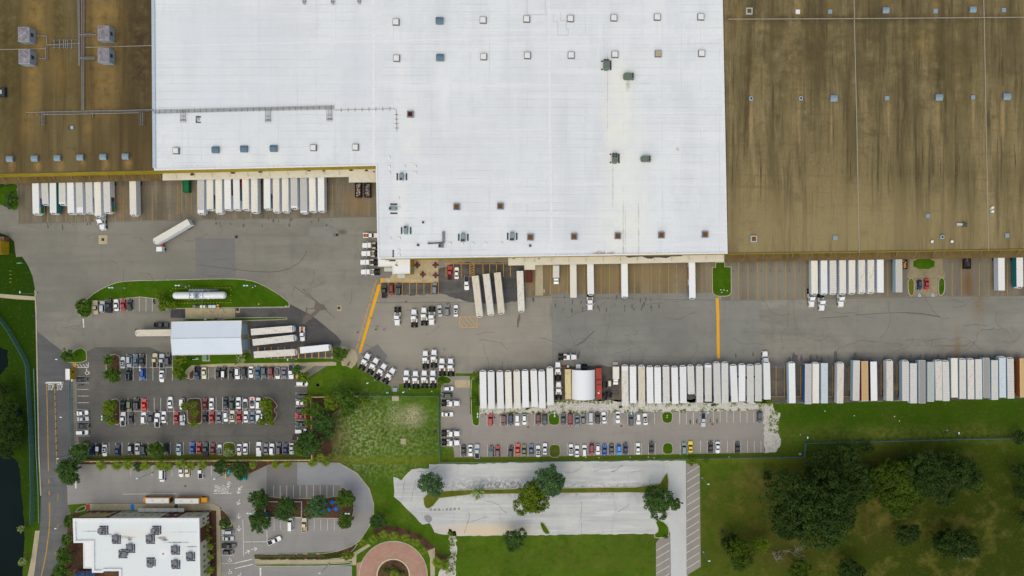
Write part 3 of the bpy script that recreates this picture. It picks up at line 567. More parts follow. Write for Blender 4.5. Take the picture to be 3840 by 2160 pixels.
b2.N((.14,.008,.1), .42, .66, (78,64,40), .9, 5, .65).N((.3,.014,.1), .53, .70, (70,56,38), .8, 5, .65).N((.14,.14,.14), .6, .72, (66,58,44), .6, 6, .7).N((1.2,1.2,1.2), .42, .72, (92,78,48), .5, 4, .7)
for c, r, colr, a in [((525,160),(46,260),(62,50,38),.9),((30,200),(60,300),(72,62,34),.8),((215,90),(30,120),(78,66,38),.8),((135,75),(40,130),(142,116,66),.8),((390,75),(50,100),(144,116,66),.8),((125,290),(26,130),(140,112,64),.75),((390,300),(46,120),(140,112,64),.65),((250,310),(70,90),(86,70,38),.6),((215,260),(30,60),(136,110,62),.5),((330,480),(14,60),(136,110,62),.6),((100,460),(24,60),(140,112,62),.5),((490,470),(60,50),(84,70,46),.6),((225,618),(12,18),(160,126,76),.8),((142,618),(10,18),(160,126,76),.8),((45,620),(10,22),(158,126,76),.7),((395,620),(12,18),(166,132,84),.8),((480,610),(12,22),(156,126,70),.7),((310,610),(10,18),(150,122,68),.6)]:
    b2.B(c, r, colr, a, .8, .7, .14, (.3,.3,.56))
BROWNL = b2.done()
wr = Mat('roof_white', (216,219,217), .75, .25); wr.z = RZ
wr.N((.02,.02,.02), .42, .62, (209,211,212), .8).N((.09,.014,.1), .48, .64, (202,204,205), .7, 6, .7).N((.15,.15,.1), .5, .66, (203,205,206), .6, 6, .72).N((.012,.25,.1), .5, .7, (228,229,226), .6, 5, .65).N((.5,.04,.1), .56, .74, (196,200,206), .45, 5, .7).N((1.2,1.2,1.2), .45, .75, (206,209,212), .5, 4, .7)
wr.L('Y', 3.1, .06, (180,184,187), .8, .1, .8, (.05,.05,.1)).L('X', 7.5, .03, (190,193,196), .7, .2, .8, (.06,.06,.1)).L('Y', 1.3, .1, (192,196,198), .7, .1, .9, (.03,.06,.1))
for c, r, colr, a in [((860,380),(270,90),(206,211,215),.6),((800,150),(250,90),(207,212,217),.6),((1330,250),(70,120),(203,207,213),.6),((2340,600),(60,300),(228,225,212),.65),((2310,420),(40,160),(228,220,206),.5),((2330,870),(90,110),(228,224,212),.6),((1540,500),(26,110),(230,228,216),.6),((1500,760),(24,90),(228,227,218),.6),((1500,310),(24,120),(226,227,222),.6),((1665,320),(22,120),(226,227,222),.6),((2000,940),(110,40),(228,228,224),.5),((1030,590),(30,40),(226,225,216),.6),((840,600),(26,30),(226,225,216),.6),((920,600),(24,30),(226,225,216),.6),((1870,870),(40,100),(228,228,222),.5)]:
    wr.B(c, r, colr, a, .7, .7, .09, (.2,.3,.55))
for c, r, a in [((2278,330),(1.6,150),.4),((2298,700),(1.8,80),.45),((2337,880),(2,100),.6),((2345,860),(1.6,60),.6),((2395,880),(1.8,110),.5),((2353,320),(8,18),.55),((2265,950),(40,7),.7),((2540,560),(5,5),.7)]:
    wr.B(c, r, (150,136,112) if c[0] != 2265 else (150,100,70), a, .6, 1.3, .4, (.5,.36,.5))
for c, r, a in [((2150,952),(160,3),.5),((2400,948),(200,3),.6),((1700,965),(120,4),.4),((740,622),(60,4),.5),((1130,620),(100,3),.4)]:
    wr.B(c, r, (150,128,112), a, .8, 1.2, .4, (1.5,.5,.62))
WHITE = wr.done()
WHITE2 = Mat('roof_white_plain', (226,228,228), .75, .25).N((.1,.1,.1), .42, .66, (214,217,220), .7).N((.6,.6,.6), .55, .75, (200,202,202), .5, 5, .7).done()
WEDGE = flat('roof_edge_white', (232,234,234)); WEDGEG = flat('roof_edge_grey', (176,190,200)); BEDGE = flat('roof_edge_brown', (88,78,52))
CANW = Mat('canopy_white', (205,200,184), .85, .2).N((.3,.6,.1), .45, .7, (188,182,164), .7).done()
CANB = Mat('canopy_brown', (108,92,60), .9, .1).N((.3,.3,.1), .42, .68, (84,70,46), .8).N((1,.2,.1), .5, .72, (124,106,72), .5).done()
ROD = flat('rod_steel', (134,126,110)); DARK = flat('dark_void', (38,36,36)); SEAM = flat('seam_light', (152,147,128)); SEAMW = flat('seam_white', (226,229,231))
def building(name, label, roofpx, z, wallm, roofm, edgem, edge=.45, ph=.35, z0=0.0):
    p = ccw(W2(roofpx, z)); root = empty(name, (0, 0, 0)); tag(root, label, 'building')
    MB().loft([[(x, y, z0) for x, y in p], [(x, y, z - .02) for x, y in p]], False, False).build('wall', wallm, root)
    q = inset(p, edge)
    MB().sheet(q, z).build('roof', roofm, root)
    mb = MB(); mb.ring(p, q, z - .02, z + ph); mb.build('parapet', edgem, root)
    return root
WL = building('warehouse', 'brown stained flat roof warehouse left of the white roofed hall', [(-120,-90),(574,-90),(578.5,640),(-120,655)], RZ, YWALL, BROWNL, BEDGE, .3, .1)
WW = building('warehouse', 'largest warehouse hall with a bright white roof in the middle', [(574.5,-90),(2708,-90),(2728,951.5),(1417,971),(1410,622),(579.2,639.8)], RZ, YWALL, WHITE, WEDGE, .55, .3)
WR = building('warehouse', 'brown flat roof warehouse right of the white roofed hall', [(2709,-90),(3960,-90),(3960,933),(2728.5,951)], RZ, YWALL, BROWN, BEDGE, .3, .1)
def strip(mb, pts, w, z, h=.12):
    q = [P2(x, y, z) for x, y in pts]
    for a, b in zip(q, q[1:]):
        ax, ay = a; bx, by = b; dx, dy = bx-ax, by-ay; l = math.hypot(dx, dy); nx, ny = -dy/l*w/2, dx/l*w/2
        mb.prism([(ax-nx,ay-ny),(bx-nx,by-ny),(bx+nx,by+ny),(ax+nx,ay+ny)], z-.02, z+h)
for q in ([(2731,72),(3203,70),(3690,66),(3940,64)],[(3201,-60),(3204,70)],[(3203.5,73),(3213,480),(3222,945)],[(3687,-60),(3690,64)],[(3690.5,69),(3698,500),(3707,940)]):
    mb = MB(); strip(mb, q, .3, RZ); mb.build('roof_seam', SEAM, WR)
for q in ([(-60,187),(170,183)],[(320,178),(572,171)]): mb = MB(); strip(mb, q, .22, RZ); mb.build('roof_seam', SEAM, WL)
for q, w, h in (([(600,171),(960,163),(1400,152),(1940,140),(2700,131)],.3,.05),([(1401,-60),(1403,620)],1.1,.06),([(2058,-60),(2060,130),(2064,560),(2070,950)],.8,.06),([(1010,560),(1020,622)],.5,.05)): mb = MB(); strip(mb, q, w, RZ, h); mb.build('roof_seam', SEAMW, WW)
mb = MB(); strip(mb, [(575,-60),(580,630)], 1.2, RZ, .36); mb.build('roof_edge_flashing', WEDGEG, WW)
mb = MB()
for pts in ([(1976,0),(1976,56),(2050,55)],[(2044,0),(2045,48),(2051,48)],[(2075,52),(2075,82),(2092,82),(2092,132),(2131,132),(2131,110),(2123,110),(2123,78),(2103,78),(2103,50)]): strip(mb, pts, .16, RZ, .03)
mb.build('roof_patch_line', flat('tar_line', (180,182,184)), WW)
def canopy(root, inner, outer, zi, zo, mat, name='canopy', th=.35, wz=None):
    """inner/outer: px polylines left->right of the upper face, outer seen at zo, inner hidden under the wall line at zi"""
    a = [P(x, y, zi) for x, y in inner]; b = [P(x, y, zo) for x, y in outer]
    mb = MB()
    for i in range(len(a)-1):
        r = [a[i], b[i], b[i+1], a[i+1]]
        mb.loft([[(x, y, z-th) for x, y, z in r], r])
    return mb.build(name, mat, root)
def wally(edge, x, z):          # image row of the wall plane (given by its roof edge) at column x and height z
    k = (H-RZ)/(H-z); q = [(CX+(u-CX)*k, CY+(v-CY)*k) for u, v in edge]; (u0, v0), (u1, v1) = q[0], q[-1]
    return v0+(v1-v0)*(x-u0)/(u1-u0)
def canopies(root, edge, outer, z, mat): canopy(root, [(x, wally(edge, x, z)) for x, y in outer], outer, z, z, mat)
CZB, CZW = 4.6, 5.6
e = [(-120,655),(579,640)]; canopies(WL, e, [(-120,692),(300,683.5),(609,676.5)], CZB, CANB)
e = [(579,639.8),(1410,622)]; canopies(WW, e, [(609.5,676.5),(1000,668.5),(1308,663)], CZW, CANW); canopies(WW, e, [(1308,684),(1411,683.5)], CZW, CANW)
e = [(1417,971),(2728,951.5)]; canopies(WW, e, [(1906,995.5),(1966.5,994.5)], CZW, CANW); canopies(WW, e, [(1966.5,1011.5),(2007,1011.5)], CZW, CANW); canopies(WW, e, [(2007,993.8),(2716,982)], CZW, CANW)
e = [(2728.5,951),(3960,933)]; canopies(WR, e, [(2716.5,982.5),(3300,973.5),(3960,963.5)], CZB, CANB)
def rods(root, t, xs, yl, yh, dx, zc, zt, r):
    for x in xs:
        f = (x - xs[0]) / max(1, xs[-1] - xs[0]); y = yl + (yh - yl) * f
        a = P(*T[t](x, y), zc); ax, ay = a[0], a[1]
        MB().tube(a, (ax, ay + 2.6, zt), r, n=5).build('tie_rod', ROD, root)
rods(WL, 'A', [70,305,570,830,1097,1370,1640,1905,2170,2435], 565, 520, 0, CZB, 6.8, .1)
rods(WW, 'B', [92,362,630,900,1173,1362,1500,1775,2047,2323,2550], 512, 465, 0, CZW, 7.2, .05)
rods(WW, 'E', [190,345,602,860,1117,1376,1636,1892,2150,2408], 585, 550, 0, CZW, 7.2, .05); rods(WW, 'F', [92,350,608], 545, 535, 0, CZW, 7.2, .05)
rods(WR, 'F', [632,920,1210,1357,1645,1932,2220,2508], 535, 510, 0, CZB, 6.8, .1); rods(WR, 'G', [72,355,640,922,1205,1345,1628,1910,2195,2470], 505, 472, 0, CZB, 6.8, .1)
# stains on the canopy and the torn edge over the right hand canopy
mb = MB()
for t, x, y, a, b in (('B',325,458,40,26),('B',940,435,55,18),('B',1355,425,40,14),('B',2090,405,40,12),('B',2310,405,30,14),('C',150,395,40,16),('C',380,400,30,20),('C',495,415,18,14),('E',30,520,30,8),('E',410,525,22,10)):
    px, py = T[t](x, y); cx, cy, _ = P(px, py, CZW+.05)
    mb = MB(); mb.sheet([(cx+a/4.025*.1*(.6+.5*srnd.random())*math.cos(k*.7), cy+b/4.025*.1*(.6+.5*srnd.random())*math.sin(k*.7)) for k in range(9)], CZW+.05); mb.build('canopy_stain', flat('stain_dark', (76,66,60)), WW)
mb = MB(); mb.sheet([P2(*T['E'](x, y), CZW+.06) for x, y in [(1700,480),(1760,510),(1840,500),(1960,490),(2040,520),(2110,525),(2150,505),(2230,505),(2330,515),(2400,490),(2570,485),(2570,462),(1700,470)]], CZW+.06)
mb.build('canopy_stain', flat('stain_dark', (76,66,60)), WW)
# lobby annex
AN = building('entrance_annex', 'small white roofed entrance annex with yellow walls below the white hall', [(1417.5,972),(1538,970.5),(1538,1026),(1472,1028),(1472,999.5),(1418,1000)], 6.0, YWALL2, WHITE2, WEDGE, .3, .12)
x0, y0, _ = P(1472, 1027, 6.0); x1 = P2(1538, 1026, 6.0)[0]
MB().box(x0+1.2, y0-1.6, 2.7, x0+4.2, y0-.05, 2.85).build('awning', flat('awning_grey', (190,196,190)), AN)
a = P(1430, 1001, 6.0); MB().box(a[0]+.3, a[1]-1.7, 2.7, a[0]+4.6, a[1]-.05, 2.85).build('awning', flat('awning_grey', (190,196,190)), AN)
e0 = P2(1538, 1000, 6.0); mb = MB()
for yy in (998, 1010): mb.box(x1-.02, P2(0,yy+9,6)[1], 1.0, x1+.06, P2(0,yy,6)[1], 4.6)
mb.build('window', flat('window_glass', (120,140,146), .15, .5), AN)
# wash shed
SHR = Mat('shed_metal_roof', (203,211,219), .5, .4).L('Y', 1.0, .12, (190,199,209), .7).N((.1,.1,.1), .42, .7, (194,203,212), .7).L('X', 6.1, .012, (184,192,202), .8).done()
sz = 5.6; sp = [(645.5,1210),(903,1205.5),(905.5,1325),(648,1329)]; q = [P(x, y, sz) for x, y in sp]
SH = empty('wash_shed', (0,0,0)); tag(SH, 'long shed with pale blue ribbed metal roof beside the fuel lane', 'shed')
TANW = flat('wall_tan', (156,146,118))
MB().loft([[(x, y, 0) for x, y, z in q], [(x, y, z-.15) for x, y, z in q]], False, False).build('wall', TANW, SH)
rl_ = [((q[0][0]+q[3][0])/2-.25, (q[0][1]+q[3][1])/2, sz+.75), ((q[1][0]+q[2][0])/2+.25, (q[1][1]+q[2][1])/2, sz+.75)]
ov = lambda p, dx, dy: (p[0]+dx, p[1]+dy, sz-.05)
a, b, c, d = ov(q[0],-.3,.3), ov(q[1],.3,.3), ov(q[2],.3,-.3), ov(q[3],-.3,-.3)
MB().add([a,b,rl_[1],rl_[0],c,d], [(0,3,2,1),(3,5,4,2)]).build('roof', SHR, SH)
mb = MB(); mb.tube(a,b,.14); mb.tube(c,d,.14); mb.tube(b,rl_[1],.12); mb.tube(rl_[1],c,.12); mb.tube(a,rl_[0],.12); mb.tube(rl_[0],d,.12); mb.build('roof_trim', flat('trim_cream', (214,208,188)), SH)
MB().tube(rl_[0], rl_[1], .16).build('roof_ridge', flat('ridge_grey', (186,190,198)), SH)
MB().add([(q[1][0],q[1][1],sz-.16),(q[2][0],q[2][1],sz-.16),(rl_[1][0]-.3,rl_[1][1],sz+.6)],[(1,0,2)]).build('gable', TANW, SH); MB().add([(q[0][0],q[0][1],sz-.16),(q[3][0],q[3][1],sz-.16),(rl_[0][0]+.3,rl_[0][1],sz+.6)],[(0,1,2)]).build('gable', TANW, SH)
ex = q[1][0]
for ya, yb, ex in ((1216,1255,ex),(1273,1312,ex+.22)):
    y_a, y_b = P2(0, ya, 3)[1], P2(0, yb, 3)[1]
    d_ = MB().box(ex-.05, y_b, .2, ex+.14, y_a, 4.6).build('bay_door', flat('door_pale_blue', (150,176,190)), SH)
    for yy in (y_a+.3, y_b-.3): MB().tube((ex+1.2,yy,0),(ex+1.2,yy,1.1),.14,n=8).build('guard_post', flat('post_yellow', (190,150,30)), SH)
# school
SZ = 8.5
SWALL = Mat('wall_cream', (196,190,162), .85, .15).N((.2,.2,.2), .42, .7, (178,172,146), .6).done(); SMAR = flat('wall_maroon', (96,52,46)); SYEL = flat('wall_ochre', (178,156,86))
sroof = Mat('roof_white_school', (212,217,215), .75, .25).N((.05,.05,.05), .42, .66, (212,215,216), .7).N((.5,.5,.5), .55, .75, (205,203,196), .5, 5, .7)
for c, r, a in [((410,2003),(14,4),.9),((445,2010),(40,2.5),.6),((478,2015),(22,5),.9),((486,2022),(8,6),.9),((340,1992),(30,2),.7),((610,2016),(16,6),.95),((618,2024),(12,6),.9),((660,2034),(40,3),.8),((715,2050),(18,3.5),.9),((690,1995),(60,1.5),.5)]:
    sroof.z = SZ; sroof.B(c, (r[0],r[1]*.8), (62,48,42), a, .5, 1.1, .6, (1.2,.38,.52))
sroof.B((612,2077),(18,18),(236,238,238),.9,.5,.2,.1).B((612,2077),(4,4),(120,112,104),.9,.4,.2,.1)
for c, r in [((600,2005),(60,10)),((480,2000),(50,14))]: sroof.B(c, r, (214,208,196), .6, .6, .5, .1)
SROOF = sroof.done()
SC = building('school_building', 'pale school building with white roof and maroon and cream walls', [(276,1942.5),(749.5,1941),(755,2230),(450,2230),(449,2140),(393,2140),(388,2146),(348,2146),(347,2033.5),(279,2034.5)], SZ, SWALL, SROOF, flat('parapet_white', (222,230,228)), .9, .5)
fp = lambda px, z: P(px, 1942, SZ)[0]
yN = P(500, 1941.6, SZ)[1]; slope = (P(749.5,1941,SZ)[1]-P(276,1942.5,SZ)[1])/(P(749.5,1941,SZ)[0]-P(276,1942.5,SZ)[0])
def northwall(mb, xa, xb, za, zb, off=.05):
    A_, B_ = P(276,1942.5,SZ), P(749.5,1941,SZ)
    X = lambda f: A_[0]+(B_[0]-A_[0])*f
    Yv = lambda x: A_[1]+(x-A_[0])*slope+off
    a, b = X(xa), X(xb); mb.add([(a,Yv(a),za),(a,Yv(a),zb),(b,Yv(b),zb),(b,Yv(b),za)], [(3,2,1,0)])
for q in ((.0,.275,0,SZ),(.68,.82,0,SZ),(.822,.995,0,1.6)): mb = MB(); northwall(mb,*q); mb.build('wall_panel', SMAR, SC)
mb = MB(); northwall(mb,.02,.24,2.4,SZ-.6,.1); mb.build('wall_panel', SYEL, SC)
mb = MB(); wing = flat('window_pale', (150,164,172), .15, .5)
for k, f in enumerate((.03,.09,.15,.22,.3,.345,.44,.49,.57,.62,.70,.76,.87,.95)):
    for za, zb in ((1.0,2.6),(4.6,6.2)):
        w = MB(); northwall(w, f, f+(.03 if k % 2 else .018), za, zb, .14); w.build('window', wing, SC)
A_ = P(749.5,1941,SZ); B_ = P(755,2230,SZ)
def eastwall(mb, ya, yb, za, zb, off=.06):
    fx = lambda y: A_[0]+(B_[0]-A_[0])*(y-1941)/(289)
    Yv = lambda y: P(0,y,SZ)[1]
    mb.add([(fx(ya)+off,Yv(ya),za),(fx(yb)+off,Yv(yb),za),(fx(yb)+off,Yv(yb),zb),(fx(ya)+off,Yv(ya),zb)], [(0,1,2,3)])
mb = MB(); eastwall(mb,1942,2230,0,1.6); mb.build('wall_panel', SMAR, SC); mb = MB(); eastwall(mb,1982,2035,1.6,SZ,.07); mb.build('wall_panel', SMAR, SC)
for y in (1950,1966,2055,2085,2108,2130,2150):
    for za, zb in ((1.8,3.4),(5.2,6.6)): w = MB(); eastwall(w, y, y+7, za, zb, .14); w.build('window', flat('window_dark', (70,86,96), .15, .5), SC)
a0, a1 = P(517,1906,3), P(691,1906,3); b0 = P(0,1919.5,3)
for k in range(7):
    xa = a0[0]+(a1[0]-a0[0])*k/7; xb = a0[0]+(a1[0]-a0[0])*(k+1)/7
    mb = MB(); mb.box(xa+.06, b0[1], 2.85, xb-.06, a0[1], 3.0); mb.build('entrance_canopy', flat('canopy_grey', (178,178,174)), SC)
LOWR = building('school_wing', 'low white roofed wing on the left of the school building', [(313,2033),(347,2033),(348,2131),(314,2131)], 5.0, SWALL, WHITE2, flat('parapet_white', (222,230,228)), .3, .2)
# gatehouse and pump house
GH = building('gatehouse', 'small mustard gatehouse with a white roof beside the entrance road', [(245,1383),(262,1383),(263,1425),(246,1425)], 3.2, YWALL2, WHITE2, flat('trim_cream', (214,208,188)), .15, .1)
gx = P2(262,1400,3.2)[0]
for y in (1392,1410): MB().box(gx-.02, P2(0,y+8,3)[1], 1.0, gx+.07, P2(0,y,3)[1], 2.3).build('window', flat('window_dark', (70,86,96), .15, .5), GH)
PH = building('pump_house', 'mustard yellow utility building at the left edge of the lawn', [(-60,902),(5,902),(5,952),(-60,952)], 4.0, YWALL2, flat('roof_mustard', (122,96,10)), flat('roof_mustard', (122,96,10)), .2, .1)
MB().bbox(P2(-8,925,4)[0], P2(0,934,4)[1], 4.0, P2(-3,925,4)[0], P2(0,922,4)[1], 4.3).build('roof_hatch', flat('hatch_pale', (170,170,150)), PH)
tag(MB().bbox(*P2(-30,905,3), 0, *P2(15,887,3), 3.0).build('shipping_box', flat('box_rust', (120,84,62))), 'rusty brown flat topped box beside the mustard utility building', 'container')
# fabric dome between two containers
FAB = Mat('fabric_white', (236,238,240), .6, .3).L('Y', 3.0, .03, (222,225,228), .8).N((.2,.06,.2), .45, .7, (226,228,230), .6).done()
dx0, dx1 = P2(2144,0,2.6)[0], P2(2231,0,2.6)[0]; dyN, dyS = P2(0,1385,2.6)[1], P2(0,1495,2.6)[1]
DM = empty('fabric_shelter', ((dx0+dx1)/2, (dyN+dyS)/2, 0)); tag(DM, 'white arched fabric shelter between the yellow and the red container', 'shelter')
rings = []; n = 20; cxm = (dx0+dx1)/2; hw_ = (dx1-dx0)/2
for yy in [dyN-(dyN-dyS)*k/10 for k in range(11)]:
    rings.append([(hw_*math.cos(math.pi*i/n)*-1, yy-DM.location.y, 2.7+4.3*math.sin(math.pi*i/n)) for i in range(n+1)])
mb = MB()
for r0, r1 in zip(rings, rings[1:]): mb.add(r0+r1, [(i,i+1,n+2+i,n+1+i) for i in range(n)])
mb.build('fabric_roof', FAB, DM, smooth=True)
mb = MB()
for rr_ in (rings[0], rings[5], rings[10]):
    for a, b in zip(rr_, rr_[1:]): mb.tube((a[0]*.985,a[1],a[2]-.1),(b[0]*.985,b[1],b[2]-.1),.06,n=4)
mb.build('arch_frame', ROD, DM)
def container(px0, py0, px1, py1, colr, label, extra=None, name='shipping_container', w=2.44):
    a = Vector(P(px0, py0, 2.6)); b = Vector(P(px1, py1, 2.6)); L = (b-a).length; rz = math.atan2(a.y-b.y, a.x-b.x)
    r = empty(name, ((a.x+b.x)/2, (a.y+b.y)/2, 0), rz); tag(r, label, 'container')
    m = Mat('container_paint', colr, .6, .3).L('X', .5, .3, tuple(v*.9 for v in colr), .7).N((.6,.6,.6), .5, .72, tuple(v*.7 for v in colr), .6).done()
    MB().bbox(-L/2, -w/2, .15, L/2, w/2, 2.6, .05).build('container_body', m, r)
    mb = MB()
    for sx in (-1, 1):
        for sy in (-1, 1): mb.box(sx*L/2-.1, sy*w/2-.1, 0, sx*L/2+.1, sy*w/2+.1, 2.62)
    mb.build('corner_post', flat('frame_dark', tuple(v*.6 for v in colr)), r)
    for sy in (-1, 1): MB().box(-L/2-.06, sy*.6-.55, .25, -L/2+.01, sy*.6+.55, 2.5).build('door_leaf', flat('door_paint', tuple(v*.85 for v in colr)), r)
    if extra: extra(r, L)
    return r
container(2129.5,1385,2131,1497,(206,188,138),'cream yellow shipping container along the left side of the fabric shelter')
def redx(r, L):
    mb = MB(); mb.sheet([(L*.1,-1.1),(L*.14,-1.1),(L*.15,1.1),(L*.1,1.1)], 2.615); mb.sheet([(-L*.06,-.8),(-L*.02,-.9),(-L*.02,.9),(-L*.05,.7)], 2.615); mb.build('roof_stain', flat('stain_brown', (84,46,38)), r)
    mb = MB(); mb.bbox(-L*.34,-.2,2.6,-L*.30,.5,2.75,.03); mb.bbox(-L*.26,-.5,2.6,-L*.245,-.2,2.68,.02); mb.build('white_debris', flat('paper_white', (225,225,222)), r)
container(2244.5,1381,2246.5,1494,(164,62,50),'red shipping container along the right side of the fabric shelter', redx)
# ------------------------------------------------------------------ roof equipment
VG = flat('vent_curb_grey', (112,116,126)); VW = flat('vent_lid_white', (222,221,214), .6); VBL = flat('vent_blue', (92,116,130)); VLB = flat('vent_light_blue', (128,148,158)); VTAN = flat('vent_lid_tan', (176,160,132)); VFR = flat('vent_frame_grey', (118,122,130)); VFL = flat('vent_frame_light', (166,174,176))
VRUST = Mat('vent_rust', (112,70,26), .85, .15).N((2,6,2), .42, .66, (150,110,40), .9).L('X', .28, .4, (64,34,16), .8).done(); VDRUST = Mat('vent_dark_rust', (66,24,14), .85, .15).N((2,6,2), .42, .66, (90,40,20), .9).done()
proto = {}
def vent(kind, px, py, s=2.5, z=RZ):
    root = empty('roof_vent', (*P2(px, py, z+.7), z), math.radians(-.9)); h = s/2
    def part(name, key, fn, m):
        k = (kind, name, key, s)
        if k not in proto: proto[k] = fn().mesh(name, m)
        o = bpy.data.objects.new(name, proto[k]); col.objects.link(o); o.parent = root; return o
    if kind in ('white','tan'):
        part('curb', 0, lambda: MB().loft([[(-h-.1,-h-.1,0),(h+.1,-h-.1,0),(h+.1,h+.1,0),(-h-.1,h+.1,0)],[(-h,-h,.75),(h,-h,.75),(h,h,.75),(-h,h,.75)]]), VG)
        part('lid', 1, lambda: MB().bbox(-h+.18,-h+.22,.74,h-.18,h-.14,.98,.14), VW if kind == 'white' else VTAN)
    elif kind in ('blue','hood'):
        m = VBL if kind == 'blue' else VLB
        n = 8; rings = [[(-h+.0+2*h*k/1, h*math.cos(math.pi*i/n), .45+.75*math.sin(math.pi*i/n)) for i in range(n+1)] for k in range(2)]
        def hood():
            mb = MB(); mb.add(rings[0]+rings[1], [(i,i+1,n+2+i,n+1+i) for i in range(n)]+[tuple(range(n+1)), tuple(reversed(range(n+1,2*n+2)))]); return mb
        part('curb', 0, lambda: MB().box(-h+.12,-h+.12,0,h-.12,h-.12,.46), VG); part('hood', 1, hood, m)
        part('hood_ridge', 2, lambda: MB().box(-h-.03,-.04,1.15,h+.03,.04,1.24), flat('ridge_blue', (120,146,158)))
    elif kind in ('rust','rustl','drust'):
        f = VFL if kind == 'rustl' else VFR; i_ = h-.42
        part('curb', 0, lambda: MB().ring(ccw([(-h,-h),(h,-h),(h,h),(-h,h)]), [(-i_,-i_),(i_,-i_),(i_,i_),(-i_,i_)], 0, .85), f)
        part('louvre', 1, lambda: MB().box(-i_,-i_,.2,i_,i_,.62), VDRUST if kind == 'drust' else VRUST)
    elif kind == 'flat':
        part('curb', 0, lambda: MB().box(-h+.06,-h+.06,0,h-.06,h-.06,.3), VG); part('lid', 1, lambda: MB().bbox(-h,-h,.29,h,h,.5,.05), VLB)
    elif kind == 'flatw':
        part('curb', 0, lambda: MB().box(-h+.06,-h+.06,0,h-.06,h-.06,.3), VG); part('lid', 1, lambda: MB().bbox(-h,-h,.29,h,h,.5,.05), flat('lid_bright', (240,236,220)))
    elif kind == 'sky':
        part('curb', 0, lambda: MB().box(-h,-h,0,h,h,.16), flat('curb_cream', (198,194,180))); part('lid', 1, lambda: MB().bbox(-h+.05,-h+.05,.15,h-.05,h-.05,.34,.1), flat('skylight_white', (232,230,222)))
    elif kind == 'dome':
        part('curb', 0, lambda: MB().prism([(.55*math.cos(a*.52),.55*math.sin(a*.52)) for a in range(12)], 0, .5), VG)
        part('cap', 1, lambda: MB().loft([[(r*math.cos(a*.52),r*math.sin(a*.52),zz) for a in range(12)] for r, zz in ((.62,.5),(.5,.75),(.25,.88))]), VW)
    elif kind == 'fan':
        part('curb', 0, lambda: MB().box(-.8,-.8,0,.8,.8,.5), VLB)
        part('fan_housing', 1, lambda: MB().ring([(.72*math.cos(a*.39),.72*math.sin(a*.39)) for a in range(16)],[(.45*math.cos(a*.39),.45*math.sin(a*.39)) for a in range(16)],.5,.85), VFL); part('fan', 2, lambda: MB().prism([(.46*math.cos(a*.39),.46*math.sin(a*.39)) for a in range(16)],.5,.6), DARK)
    tag(root, None, 'roof vent'); return root
groups = {}
VD = {'white':'white capped square roof vent','tan':'tan capped square roof vent','blue':'dark blue hooded roof vent','hood':'pale blue hooded roof vent','rust':'rusty louvred roof vent','rustl':'rusty roof vent with pale frame','drust':'dark rust square roof vent','flat':'small pale blue flat roof vent','flatw':'bright white flat roof vent','sky':'small white skylight','dome':'small white mushroom vent','fan':'pale square exhaust fan'}
def vents(place, group, lst):
    it = []
    for kind, t, x, y, *s in lst:
        px, py = T[t](x, y); o = vent(kind, px, py, *(s or [2.5])); o['group'] = group; it.append((o, VD[kind], px))
        if kind == 'sky': o['category'] = 'skylight'; o.name = 'skylight'
    label_row(it, place)
vents('in the top row on white roof', 'vents along the white roof', [('white','TB',1407,219),('blue','TB',1847,207,2.9),('white','TB',2284,200),('white','TC',147,189),('white','TC',588,184),('white','TC',1026,177),('white','TC',1463,170),('white','TC',1902,167)])
vents('in the second row on white roof', 'vents along the white roof', [('white','TB',1412,584),('blue','TB',1852,577,2.9),('white','TB',2290,568),('white','TC',155,556),('white','TC',595,553),('white','TC',1036,545),('tan','TC',1472,538),('white','TC',1910,535)])
vents('in the row above the left white canopy', 'vents along the white roof', [('white','B',75,100,2.4),('blue','B',675,87,2.7),('blue','B',1105,74,2.7),('blue','B',1552,67,2.7),('white','B',2150,54,2.4),('white','C',210,47,2.4)])
vents('in the lower part of the white roof', 'rusty louvred vents on the white roof', [('drust','TB',1552,1148,2.5),('rust','C',1740,947),('rust','C',2400,937)])
vents('in the bottom row above the white canopy', 'rusty louvred vents on the white roof', [('rust','E',278,200),('rust','E',938,189),('rust','E',1598,179),('rust','E',2256,167),('rust','F',340,157)])
vents('in the row above the left brown canopy', 'hooded vents on the left brown roof', [('hood','A',150,224),('hood','A',525,217),('hood','A',868,210),('hood','A',1212,202),('hood','A',1558,194),('hood','A',1895,187)])
vents('atop the right brown roof', 'vents on the right brown roof', [('rustl','TC',2388,110),('flatw','TD',303,115,1.7),('flat','TD',628,113,1.6),('hood','TD',1187,100,2.5),('flat','TD',1690,107,1.7),('hood','TD',2062,93,2.5),('flat','TD',2378,97,1.6)])
vents('mid right brown roof', 'vents on the right brown roof', [('fan','TC',2408,990),('fan','TD',333,988),('hood','TD',662,987,2.7),('flat','TD',1201,985,1.7),('hood','TD',1722,977,2.7),('flat','TD',2068,977,1.6),('hood','TD',2405,970,2.8)])
vents('low on the right brown roof', 'vents on the right brown roof', [('rustl','F',1075,224),('flat','F',2308,208,1.75),('flat','p',3481,809,1.6),('dome','G',1195,262),('fan','G',1345,195),('dome','G',1495,262),('flat','G',2330,172,1.65)])
vents('on the white roof near the notch', 'small skylights on the white roof', [('sky','C',715,197,1.0),('sky','C',948,333,1.0),('sky','C',1110,331,1.0)])
vents('just below the three upper skylights', 'small skylights on the white roof', [('sky','C',717,338,1.0),('sky','C',720,435,1.0),('sky','C',950,435,1.0),('sky','C',1113,430,1.0)])
vents('at the left end of white roof', 'small skylights on the white roof', [('sky','C',855,815,1.0),('sky','C',862,957,1.0),('sky','D',728,215,1.0),('sky','D',868,213,1.0)])
